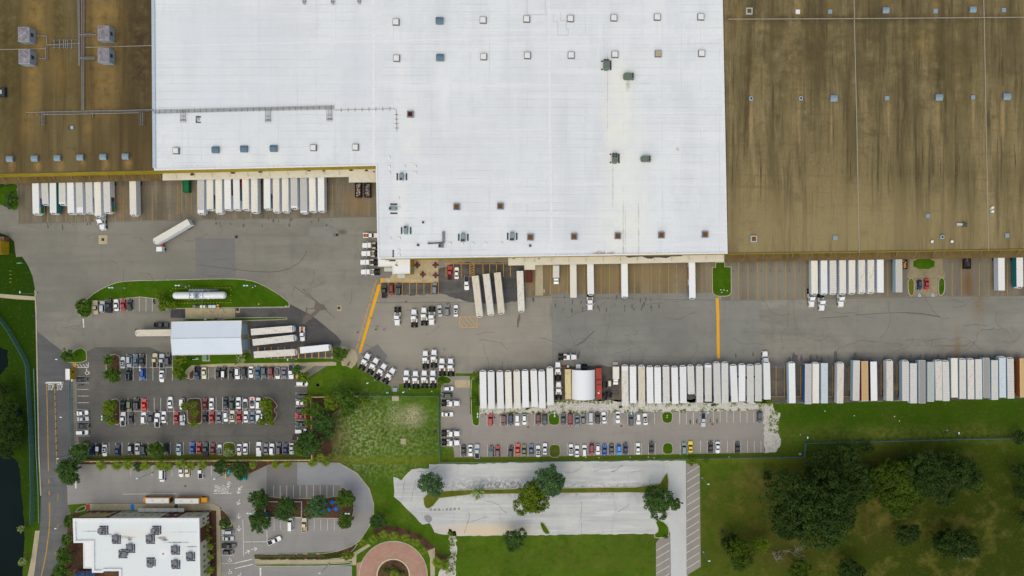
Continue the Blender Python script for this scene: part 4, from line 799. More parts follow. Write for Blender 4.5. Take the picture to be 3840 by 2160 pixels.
vents('in the line near the lower roof edge', 'small skylights on the white roof', [('sky','D',862,395,1.0),('sky','D',868,467,1.0),('sky','D',1635,298,1.0),('sky','D',1822,295,1.0),('sky','D',1985,295,1.0),('sky','D',2175,290,1.0),('sky','D',2415,287,1.0)])
# air conditioners
GRN = flat('ac_green', (98,112,98)); BLG = flat('ac_blue_grey', (128,146,150)); PADM = flat('walkway_pad', (70,74,86)); GRY = flat('ac_grey', (116,117,122))
def acunit(px, py, rz, w, l, m, fans, pads, label, z=RZ, h=1.5, cat='air conditioner'):
    r = empty('air_conditioner', (*P2(px, py, z+h), z), math.radians(rz)); tag(r, label, cat, 'air conditioners on the roofs')
    MB().bbox(-l/2,-w/2,.25,l/2,w/2,h,.08).build('housing', m, r)
    MB().box(-l/2+.1,-w/2+.1,0,l/2-.1,w/2-.1,.26).build('curb', VG, r)
    MB().loft([[(-l/2-.5,-w*.35,.4),(-l/2+.02,-w*.45,.4),(-l/2+.02,w*.45,.4),(-l/2-.5,w*.35,.4)],[(-l/2-.45,-w*.3,h*.85),(-l/2+.02,-w*.4,h*.95),(-l/2+.02,w*.4,h*.95),(-l/2-.45,w*.3,h*.85)]]).build('hood', m, r)
    for fx, fy in fans:
        f = MB().ring([(fx+.46*math.cos(a*.52), fy+.46*math.sin(a*.52)) for a in range(12)], [(fx+.38*math.cos(a*.52), fy+.38*math.sin(a*.52)) for a in range(12)], h, h+.1).build('fan_guard', GRY, r)
        mb = MB(); mb.prism([(fx+.39*math.cos(a*.52), fy+.39*math.sin(a*.52)) for a in range(12)], h-.02, h+.01); mb.build('fan', DARK, r)
    for x0, y0, x1, y1 in pads: MB().box(x0, y0, .01, x1, y1, .06).build('walkway_pad', PADM, r)
    return r
PP = [(-1.7,1.45,1.1,2.1),(-1.7,-2.1,1.1,-1.45)]
acunit(*T['C'](900,495),-90,1.5,2.4,BLG,[(.8,0)],PP,'blue grey roof air conditioner nearest the notch, between dark pads')
acunit(*T['C'](765,970),180,1.5,2.5,BLG,[(.7,0)],PP,'blue grey roof air conditioner turned sideways between horizontal pads')
acunit(*T['C'](965,1290),90,1.5,2.7,BLG,[(.9,0)],PP,'blue grey roof air conditioner above the entrance annex')
acunit(*T['D'](1832,207),-90,1.7,2.9,BLG,[(.95,.4),(.95,-.4)],PP,'blue grey twin fan air conditioner above the wooden picnic tables')
acunit(*T['E'](-2,193),-90,1.7,2.9,BLG,[(.95,.4),(.95,-.4)],PP,'blue grey twin fan air conditioner left of the rusty vents')
acunit(*T['TC'](950,640),90,2.4,3.4,GRN,[(1.4,.5),(1.4,-.5)],[(-1.9,-2.1,1.9,-1.4),(-1.9,1.3,-1.3,2.0),(1.3,1.3,1.9,2.0)],'green roof air conditioner on dark pads, upper of the left pair',h=2.0)
acunit(*T['TC'](1180,762),0,2.5,3.5,GRN,[(1.4,.5),(1.4,-.5)],[],'green roof air conditioner without pads, upper of the right pair',h=2.0)
acunit(2306,590,90,2.2,3.3,GRN,[(1.3,.5),(1.3,-.5),(.4,.5),(.4,-.5)],[(-1.9,-2.0,1.9,-1.3),(-1.9,1.25,-1.3,1.9),(1.3,1.25,1.9,1.9)],'green roof air conditioner on dark pads, lower of the left pair',h=2.0)
acunit(2424,594,0,2.2,3.3,GRN,[(1.3,.5),(1.3,-.5)],[],'green roof air conditioner without pads, lower of the right pair',h=2.0)
P3 = [(-1.5,1.3,1.3,1.85),(1.45,-1.5,2.05,-.1),(1.45,0,2.05,1.9),(-1.5,-1.8,1.3,-1.35)]
for t, x, y, rz, lab in (('Y',600,570,0,'upper left on the school roof'),('Y',810,705,-90,'below the upper left one on the school roof'),('Y',1040,850,-90,'in the middle cluster right on the school roof'),('Y',930,945,180,'in the middle cluster left on the school roof'),('Y',1455,570,0,'upper right on the school roof'),('Y',1360,705,-90,'below the upper right one on the school roof'),('Y',1765,880,-90,'right of the round roof vent on the school'),('Y',2010,985,-90,'nearest the right edge of the school roof'),('Y',1770,1110,-90,'lower right on the school roof'),('Y',1375,1090,90,'lower middle on the school roof')):
    acunit(*T[t](x,y), rz, 2.2, 2.5, GRY, [(.7,.5),(.25,-.5)], P3, 'grey rooftop air conditioner '+lab, z=SZ, h=1.2)
for t, x, y, lab in (('TA',237,343,'upper of the left pair'),('TA',243,568,'lower of the left pair'),('TA',1040,330,'upper of the right pair'),('TA',1040,553,'lower of the right pair')):
    z = RZ+3.6; r = empty('cooling_unit', (*P2(*T[t](x,y), z), RZ)); tag(r, 'large grey boxed cooling unit on brown roof, '+lab, 'cooling unit', 'cooling units on the left brown roof')
    MB().bbox(-2.2,-2.8,.2,2.2,2.8,3.6,.06).build('housing', flat('panel_grey_blue', (150,158,164)), r)
    MB().box(-2.0,-2.6,3.55,2.0,2.6,3.66).build('top_panel', Mat('panel_weathered', (136,130,134), .8, .2).N((.8,.8,.8), .42, .62, (106,100,106), .9).N((.5,.5,.5), .55, .7, (176,176,174), .7).done(), r)
    MB().box(2.15,-.6,1.6,2.26,.8,2.9).build('access_door', flat('panel_dark', (60,66,66)), r)
    mb = MB()
    for sx in (-2,2):
        for sy in (-2.6,2.6): mb.box(sx-.15,sy-.15,0,sx+.15,sy+.15,.22)
    mb.build('support_leg', VG, r)
# pipe racks
PIPE = flat('pipe_steel', (150,152,150), .5, .4); PRED = flat('pipe_red', (122,70,60)); SUP = flat('pipe_support', (86,70,60)); PGR = flat('pipe_grey', (112,112,110), .5, .4)
def rack(label, runs, sup, r=.11, z=RZ+.5, name='pipe_rack'):
    o = empty(name, (*P2(*T[runs[0][0]](*runs[0][1][0]), z), RZ)); tag(o, label, 'pipework'); off = Vector(o.location)
    for t, pts, m in runs:
        mb = MB(); q = [Vector(P(*T[t](*p), z))-off for p in pts]
        for a, b in zip(q, q[1:]): mb.tube(a, b, r, n=6)
        mb.build('pipe', m, o)
    for t, (x0, y0), (x1, y1), n in sup:
        for k in range(n):
            f = (k+.5)/n; a = Vector(P(*T[t](x0+(x1-x0)*f, y0+(y1-y0)*f), z))-off; d = (Vector(P(*T[t](x1,y1),z))-Vector(P(*T[t](x0,y0),z))).normalized(); nn = Vector((-d.y, d.x, 0))
            mb = MB(); mb.tube(a+nn*.75+Vector((0,0,-.16)), a-nn*.75+Vector((0,0,-.16)), .07, n=4); mb.tube(a+nn*.7+Vector((0,0,-.16)), a+nn*.7+Vector((0,0,-.5)), .06, n=4); mb.tube(a-nn*.7+Vector((0,0,-.16)), a-nn*.7+Vector((0,0,-.5)), .06, n=4); mb.build('support', SUP, o)
    return o
rack('vertical rack of steel pipes between the cooling units on brown roof', [('TA',[(784,-40),(792,660)],PIPE),('TA',[(796,-40),(803,660)],PIPE),('TA',[(808,-40),(813,655)],PRED),('TA',[(822,-40),(826,1110)],PIPE),('TA',[(834,-40),(835,1110)],PGR),('TA',[(846,-40),(843,1110)],PIPE)], [('TA',(815,10),(832,1090),16)])
rack('branch pipes reaching right to the upper right cooling unit', [('TA',[(800,350),(970,350)],PIPE),('TA',[(840,337),(940,337)],PGR),('TA',[(800,362),(975,362)],PGR)], [('TA',(860,350),(960,350),3)], z=RZ+.85)
rack('branch pipes reaching right to the lower right cooling unit', [('TA',[(800,585),(955,585)],PIPE),('TA',[(845,600),(955,600)],PGR),('TA',[(800,573),(960,573)],PGR)], [('TA',(860,586),(960,586),3)], z=RZ+.85)
rack('branch pipes looping to the left pair of cooling units', [('TA',[(360,360),(470,362),(468,450),(800,437)],PIPE),('TA',[(370,605),(480,603),(478,460),(790,455)],PGR),('TA',[(390,590),(462,590),(460,470)],PIPE)]+[('TA',[(525,y),(780,y-6)],PGR) for y in (405,478)]+[('TA',[(x,398),(x,490)],PIPE) for x in (545,600,640,660,680,722)], [('TA',(500,446),(780,440),6)])
rack('long horizontal pipe rack along the brown roof into the white roof', [('TA',[(262,1131),(820,1118),(1545,1103)],PIPE),('TA',[(440,1140),(820,1130),(1545,1114)],PGR),('TA',[(440,1154),(830,1146),(1400,1134)],PIPE),('TA',[(262,1165),(262,1131)],PGR)], [('TA',(300,1140),(1530,1108),20)])
rack('pipe rack with many supports along the white roof', [('TA',[(1545,1108),(2576,1083)],PIPE),('TA',[(1545,1120),(2576,1093)],PGR),('TA',[(1545,1133),(2576,1104)],PGR),('TA',[(1550,1142),(2576,1114)],PIPE),('TB',[(0,1083),(785,1063)],PIPE),('TB',[(0,1093),(785,1073)],PGR),('TB',[(0,1104),(785,1086)],PGR),('TB',[(0,1114),(785,1098)],PIPE)], [('TA',(1570,1122),(2576,1098),17),('TB',(0,1098),(785,1080),13)], r=.09)
rack('thin elbowed pipe turning down on the white roof', [('TB',[(785,1108),(1390,1094),(1412,1108),(1416,1325)],PGR)], [('TB',(820,1106),(1380,1094),8),('TB',(1411,1130),(1415,1310),4)], r=.07, z=RZ+.3)
for t, x, y, lab in (('TA',1840,1170,'leftmost of the pipe drops below the white roof rack'),('TB',120,1170,'middle pipe drop below the white roof rack'),('TB',738,1160,'rightmost pipe drop below the white roof rack'),('TA',425,1200,'leftmost pipe drop below the brown roof rack'),('TA',1425,1200,'pipe drop on brown roof beside the white roof edge')):
    rack(lab, [(t,[(x+d,y-70),(x+d,y+62)],PGR if abs(d) > 20 else PIPE) for d in (-25,-9,8,24)]+[(t,[(x-30,y+40),(x+34,y+40)],SUP)], [(t,(x,y-20),(x,y+50),2)], r=.08)
for t, x, y, lab in (('TB',485,10,'left pipe stub cluster at the top roof edge'),('TB',772,10,'middle pipe stub cluster at the top roof edge'),('TB',1038,5,'right pipe stub cluster at the top roof edge')):
    rack(lab, [(t,[(x-20,y-50),(x-12,y+25)],PRED),(t,[(x-4,y-50),(x-2,y+40)],PIPE),(t,[(x+14,y-50),(x+10,y+35)],PGR)], [(t,(x,y-40),(x,y+20),2)], r=.1)
rack('grey branch stub on the brown roof', [('TA',[(918,1125),(918,1205)],PGR),('TA',[(932,1125),(932,1190)],PIPE)], [('TA',(925,1150),(925,1200),2)], r=.07)
# odd roof things
def roofbox(name, label, cat, t, x, y, w, l, h, m, z=RZ, rz=0, extra=None):
    r = empty(name, (*P2(*T[t](x,y), z+h), z), math.radians(rz)); tag(r, label, cat); MB().bbox(-w/2,-l/2,.1,w/2,l/2,h,.05).build('housing', m, r); MB().box(-w/2+.1,-l/2+.1,0,w/2-.1,l/2-.1,.12).build('base_frame', VG, r)
    if extra: extra(r)
    return r
pad = lambda x0,y0,x1,y1: (lambda r: MB().box(x0,y0,.01,x1,y1,.08).build('walkway_pad', PADM, r))
roofbox('roof_hatch','pale roof hatch with dark pad on the left brown roof','hatch','TA',722,1282,1.1,1.2,.5,VFL,extra=pad(-1.9,-.9,-.6,.8))
def hatchpads(r):
    for q in ((-1.0,.75,1.0,1.35),(-1.0,-1.35,-.35,.6),(-.2,-1.35,.95,-.85)): MB().box(q[0],q[1],.01,q[2],q[3],.08).build('walkway_pad', PADM, r)
roofbox('roof_hatch','grey roof hatch among dark pads on the white roof','hatch','TA',1990,1200,.95,.95,.45,VFL,extra=hatchpads)
roofbox('condenser','long pale condenser with dark square end on right brown roof','condenser','G',1610,5,2.2,.95,.8,flat('condenser_pale',(186,182,184)),extra=lambda r: MB().bbox(1.1,-.85,.05,2.7,.75,.95,.05).build('coil_box', flat('coil_dark',(74,70,66)), r))
def tanks(r):
    for yy in (.5,-1.0): MB().loft([[(.45+.55*math.cos(a*.52),yy+.55*math.sin(a*.52),zz) for a in range(12)] for zz in (0,.8)]+[[(.45+.3*math.cos(a*.52),yy+.3*math.sin(a*.52),1.0) for a in range(12)]]).build('fan_drum', VW, r)
    MB().box(-.3,-4.5,.1,-.2,-1,.25).build('pipe', PIPE, r)
roofbox('exhaust_unit','small exhaust unit with two white drums beside right roof seam','exhaust fan','p',3718,783,.9,.9,.6,VFL,extra=tanks)
def kit(r):
    for k in range(4): MB().ring([(1.0+.55*math.cos(a*.52), 1.6+1.15*k+.55*math.sin(a*.52)) for a in range(12)], [(1.0+.35*math.cos(a*.52), 1.6+1.15*k+.35*math.sin(a*.52)) for a in range(12)], .3, .9).build('fan_drum', GRY, r)
    MB().tube((-4.6,.9,.5),(.8,1.25,.5),.25,n=8).build('duct', flat('duct_dark',(84,86,88)), r); MB().bbox(-5.2,.6,.1,-4.5,1.3,.8).build('duct_end', GRY, r)
    MB().prism([(-.35+.4*math.cos(a*.52),.05+.4*math.sin(a*.52)) for a in range(12)], 1.0, 1.06).build('fan', DARK, r)
roofbox('exhaust_unit','grey exhaust plant with curved duct and a column of drums','exhaust fan','D',1500,328,1.9,1.4,1.0,GRY,extra=kit)
roofbox('condenser','small dark condenser near the annex edge of the white roof','condenser','D',1155,318,.9,.9,.6,GRY,extra=lambda r: MB().prism([(.3*math.cos(a*.52),.3*math.sin(a*.52)) for a in range(12)], .6, .64).build('fan', DARK, r))
roofbox('condenser','small dark condenser above the curved exhaust duct','condenser','C',1230,1182,.8,.8,.6,GRY,extra=lambda r: MB().prism([(.3*math.cos(a*.52),.3*math.sin(a*.52)) for a in range(12)], .6, .64).build('fan', DARK, r))
roofbox('condenser','small dark condenser below the leftmost bottom rusty vent','condenser','E',273,328,.85,.9,.6,GRY,extra=lambda r: MB().prism([(.3*math.cos(a*.52),.3*math.sin(a*.52)) for a in range(12)], .6, .64).build('fan', DARK, r))
roofbox('roof_cabinet','dark roof cabinet at the left photo edge on brown roof','cabinet','TA',12,925,2.6,3.6,1.2,flat('cabinet_dark',(44,50,60)),extra=lambda r: MB().bbox(-.9,-.8,1.2,.4,.8,1.5).build('top_panel', flat('panel_pale',(170,176,164)), r))
o = empty('walkway_pads', (*P2(*T['D'](783,450),RZ),RZ)); tag(o,'line of dark walkway pads leading off the white roof','walkway pads')
for k in range(3): MB().box(-.3,-1.35+1.0*k,.01,.3,-.45+1.0*k,.06).build('walkway_pad', PADM, o)
o = empty('annex_debris', (*P2(*T['X'](600,960),6.0),6.0)); tag(o,'torn brown roofing flaps lying on the entrance annex','debris')
MB().add([(-.3,.1,.12),(.6,-.5,.12),(.9,-.2,.12),(.2,.5,.12),(.5,.8,.15),(.75,1.3,.15),(.6,1.3,.15)],[(0,1,2,3),(3,4,5,6)]).build('roofing_flap', flat('flap_brown',(128,84,58)), o)
tag(MB().bbox(-.75,-.45,0,.75,.45,.5).build('roof_cabinet', VW, loc=(*P2(*T['X'](375,848),6.4),6.02)), 'white flat cabinet on the entrance annex roof', 'cabinet')
tag(MB().box(-1.15,-.35,0,1.15,.35,.06).build('walkway_pads', PADM, loc=(*P2(*T['X'](518,835),6.05),6.02)), 'dark pads on the entrance annex roof', 'walkway pads')
# ================================================================== VEHICLES
GLASS = Mat('car_glass', (34,40,46), .12, .5).done(); GLASST = Mat('car_glass_teal', (84,150,146), .12, .5).done()
TYRE = flat('tyre_rubber', (30,30,32), .9, .1); LAMP = flat('headlamp', (226,228,226), .2, .5); TLAMP = flat('tail_lamp', (130,20,20), .3, .5)
BEDM = flat('bed_liner', (40,42,48)); CHASS = flat('chassis_black', (40,42,48), .6, .3); TANK = flat('tank_white', (214,214,210), .4, .4); DECK = flat('deck_tan', (176,160,132)); DECKB = flat('deck_brown', (92,66,56)); WHT = None
PAL = dict(white=(228,230,232), silver=(176,180,184), grey=(112,116,122), darkgrey=(72,76,82), black=(34,37,42), red=(166,30,32), brightred=(222,42,26), darkred=(112,24,34), maroon=(94,42,54), crimson=(138,26,50), navy=(28,46,84), blue=(24,78,160), brightblue=(20,132,222), teal=(36,92,118), slate=(66,82,92), steelblue=(96,122,138), greyblue=(84,100,124), cream=(214,202,174), tan=(196,180,150), olive=(104,110,80), darkgreen=(36,66,62), green=(74,90,62), yellow=(248,196,0), orange=(206,66,26), lightblue=(172,202,208), greyteal=(108,136,140), purplegrey=(108,108,124), bronze=(150,116,104))
NAMES = dict(brightred='bright red', darkgrey='dark grey', darkred='dark red', brightblue='bright blue', steelblue='steel blue', greyblue='grey blue', darkgreen='dark green', lightblue='pale blue', greyteal='grey teal', purplegrey='purplish grey')
PM = {}
def paint(c):
    if c not in PM:
        m = Mat('car_paint_'+c, PAL[c], .28, .5); m.b.inputs['Coat Weight'].default_value = .4; m.b.inputs['Coat Roughness'].default_value = .08; PM[c] = m.done()
    return PM[c]
def rrect(L, Wd, rf, rb, n=4):
    h = Wd/2; out = []
    for cx, cy, r, a0 in ((L/2-rf,h-rf,rf,0),(-L/2+rb,h-rb,rb,90),(-L/2+rb,-h+rb,rb,180),(L/2-rf,-h+rf,rf,270)):
        for k in range(n+1):
            a = math.radians(a0+90*k/n); out.append((cx+r*math.cos(a), cy+r*math.sin(a)))
    return out
TYPES = dict(  # L, W, H, hood base x, roof front, roof rear, rear base, belt z
  sedan=(4.75,1.84,1.45,1.0,.30,-.85,-1.55,.92), coupe=(4.7,1.88,1.36,.85,.2,-.7,-1.5,.9), hatch=(4.25,1.78,1.5,.95,.35,-1.5,-1.95,.94),
  suv=(4.75,1.92,1.75,1.1,.55,-1.9,-2.2,1.02), van=(5.2,2.0,2.05,1.75,1.15,-2.4,-2.55,1.1), pickup=(5.75,2.0,1.85,1.25,.75,-.5,-.72,1.1))
CM = {}
def car_meshes(ty):
    if ty in CM: return CM[ty]
    L, Wd, Hh, wb, rf, rr, rb, bz = TYPES[ty]; front = L/2
    base = rrect(L, Wd, .55, .38)
    def ring(sc, z, zf=None):
        r = [(x*(1-(1-sc)*.5), y*sc, z) for x, y in base]
        if zf: r = [(x, y, zf(x)) for x, y, _ in r]
        return r
    hood = lambda x: bz-.22*max(0, min(1, (x-wb)/(front-wb)))**1.5-(.10*max(0, min(1,(rb-x)/.8)) if ty in ('sedan','coupe') else 0)
    mb = MB(); mb.loft([ring(.93,.24), ring(1.0,.42), ring(1.0,.66), ring(.97,0,lambda x: hood(x)-.09), ring(.88,0,hood)])
    if ty == 'pickup':     # cut the load bed out: body in front, bed as open tray
        xb = rb-.02; mb = MB()
        bb = [p for p in rrect(L, Wd, .5, .05)]
        bb = [(max(x, xb), y) for x, y in bb]
        rg = lambda sc, z, zf=None: [(x if x > 0 else x, y*sc, zf(x) if zf else z) for x, y in bb]
        mb.loft([rg(.93,.3), rg(1.0,.5), rg(1.0,.75), rg(.97,0,lambda x: hood(x)-.09), rg(.9,0,hood)])
        for sy in (-1,1): mb.box(-L/2,min(sy*(Wd/2-.02),sy*(Wd/2-.16)),.45,xb,max(sy*(Wd/2-.02),sy*(Wd/2-.16)),1.06)
        mb.box(-L/2,-Wd/2+.16,.45,-L/2+.12,Wd/2-.16,1.05); mb.box(-L/2,-Wd/2+.16,.4,xb,Wd/2-.16,.46)
    hb, ht = Wd/2-.10, Wd/2-.27
    lo = [(wb,-hb,bz-.03),(wb,hb,bz-.03),(rb,hb,bz-.03),(rb,-hb,bz-.03)]; hi = [(rf,-ht,Hh-.05),(rf,ht,Hh-.05),(rr,ht,Hh-.05),(rr,-ht,Hh-.05)]
    mb.loft([lo, hi], False, False)
    rp = rrect(rf-rr, 2*ht, .12, .12, 2); ox = (rf+rr)/2
    roof = MB(); roof.loft([[(x+ox, y, Hh-.05) for x, y in rp], [((x*.97)+ox, y*.95, Hh-.01) for x, y in rp], [((x*.8)+ox, y*.75, Hh+.02) for x, y in rp]], False)
    def panel(a, b, c, d, i=.12, o=.015):       # a,b lower  c,d upper (ccw from outside)
        a, b, c, d = map(Vector, (a, b, c, d)); n_ = (b-a).cross(d-a).normalized()*o; ce = (a+b+c+d)/4
        f = lambda p: p+(ce-p)*i+n_
        m = MB(); m.quad(f(a), f(b), f(c), f(d)); return m
    ws = panel(lo[0],lo[1],hi[1],hi[0],.06); rw_ = panel(lo[2],lo[3],hi[3],hi[2],.10); sl = panel(lo[1],lo[2],hi[2],hi[1],.12); sr = panel(lo[3],lo[0],hi[0],hi[3],.12)
    wh = MB(); R_ = .34 if ty in ('sedan','coupe','hatch') else .39; rs = []
    for yy in (-.11,.11): rs.append([(R_*math.cos(a*math.pi/6), yy, R_*math.sin(a*math.pi/6)) for a in range(12)])
    wh.loft(rs)
    hl = MB().bbox(front-.34,-.2,.6,front-.1,.2,hood(front-.2)-.02,.03)
    mir = MB().bbox(-.1,-.1,0,.1,.1,.16,.04)
    d = dict(body=mb.mesh('car_body', None), roof=roof.mesh('car_roof', None), windscreen=ws.mesh('windscreen', None), rear_window=rw_.mesh('rear_window', None), side_l=sl.mesh('side_window', None), side_r=sr.mesh('side_window', None), wheel=wh.mesh('wheel', None), lamp=hl.mesh('headlight', None), mirror=mir.mesh('mirror', None))
    for me in d.values(): me.materials.append(TYRE)
    if ty == 'pickup':
        d['bed'] = MB().box(-L/2+.13,-Wd/2+.17,.462,rb-.03,Wd/2-.17,.5).mesh('load_bed', BEDM); d['cover'] = MB().bbox(-L/2+.05,-Wd/2+.07,1.0,rb-.03,Wd/2-.07,1.1,.04).mesh('bed_cover', BEDM)
    if ty == 'suv':
        d['rail'] = MB().box(rr+.1,-.03,Hh-.02,rf-.1,.03,Hh+.07).mesh('roof_rail', BEDM)
    d['taillight'] = MB().bbox(-L/2+.04,-.12,.62,-L/2+.22,.12,bz-.14,.02).mesh('taillight', TLAMP)
    CM[ty] = d; return d
def link(name, me, parent, mat=None, loc=(0,0,0), rot=(0,0,0), scale=None):
    o = bpy.data.objects.new(name, me); col.objects.link(o); o.parent = parent; o.location = loc; o.rotation_euler = rot
    if scale: o.scale = scale
    if mat is not None:
        if not me.materials: me.materials.append(mat)
        o.material_slots[0].link = 'OBJECT'; o.material_slots[0].material = mat
    return o
DIRS = dict(E=0, N=90, W=180, S=270)
def car(px, py, heading, ty, colr, opts='', z=0.03):
    L, Wd, Hh, wb, rf, rr, rb, bz = TYPES[ty]; d = car_meshes(ty)
    nm = dict(suv='parked_suv', van='parked_van', pickup='pickup_truck').get(ty, 'parked_car')
    root = empty(nm, (*P2(px, py, .9), z), math.radians(heading)); pm = paint(colr)
    rc = [o[2:] for o in opts.split('+') if o.startswith('r=')]
    link('body', d['body'], root, pm); link('roof', d['roof'], root, paint(rc[0]) if rc else pm)
    g = GLASST if 'tl' in opts else GLASS
    link('windscreen', d['windscreen'], root, g); link('rear_window', d['rear_window'], root, GLASS)
    link('side_window', d['side_l'], root, GLASS); link('side_window', d['side_r'], root, GLASS)
    wx = L*.31
    for sx in (1,-1):
        for sy in (1,-1): link('wheel', d['wheel'], root, TYRE, (sx*wx-.02, sy*(Wd/2-.09), .36))
    for sy in (1,-1):
        link('headlight', d['lamp'], root, LAMP, (0, sy*(Wd/2-.36), 0)); link('taillight', d['taillight'], root, TLAMP, (0, sy*(Wd/2-.2), 0)); link('mirror', d['mirror'], root, pm, (wb-.35, sy*(Wd/2+.06), bz-.02))
    if ty == 'pickup':
        if 'cov' in opts or 'wcov' in opts: link('bed_cover', d['cover'], root, pm if 'wcov' in opts else BEDM)
        else: link('load_bed', d['bed'], root, DECK if 'tanbed' in opts else BEDM)
    if ty == 'suv' and ('rail' in opts or rnd.random() < .3):
        for sy in (1,-1): link('roof_rail', d['rail'], root, paint('silver') if 'rail' in opts else BEDM, (0, sy*(Wd/2-.34), 0))
    if 'sun' in opts: link('sunroof', CMX['sun'], root, DECK if 'tansun' in opts else GLASS, (rf-.55, 0, Hh+.022))
    if 'hoodred' in opts: link('bonnet_panel', CMX['bonnet'], root, paint('brightred'), (wb+.65, 0, bz-.03))
    return root
CMX = dict(sun=MB().box(-.38,-.42,0,.38,.42,.02).mesh('sunroof', None), bonnet=MB().box(-.55,-.45,-.04,.5,.45,.02).mesh('bonnet_panel', None))
for me in CMX.values(): me.materials.append(GLASS)
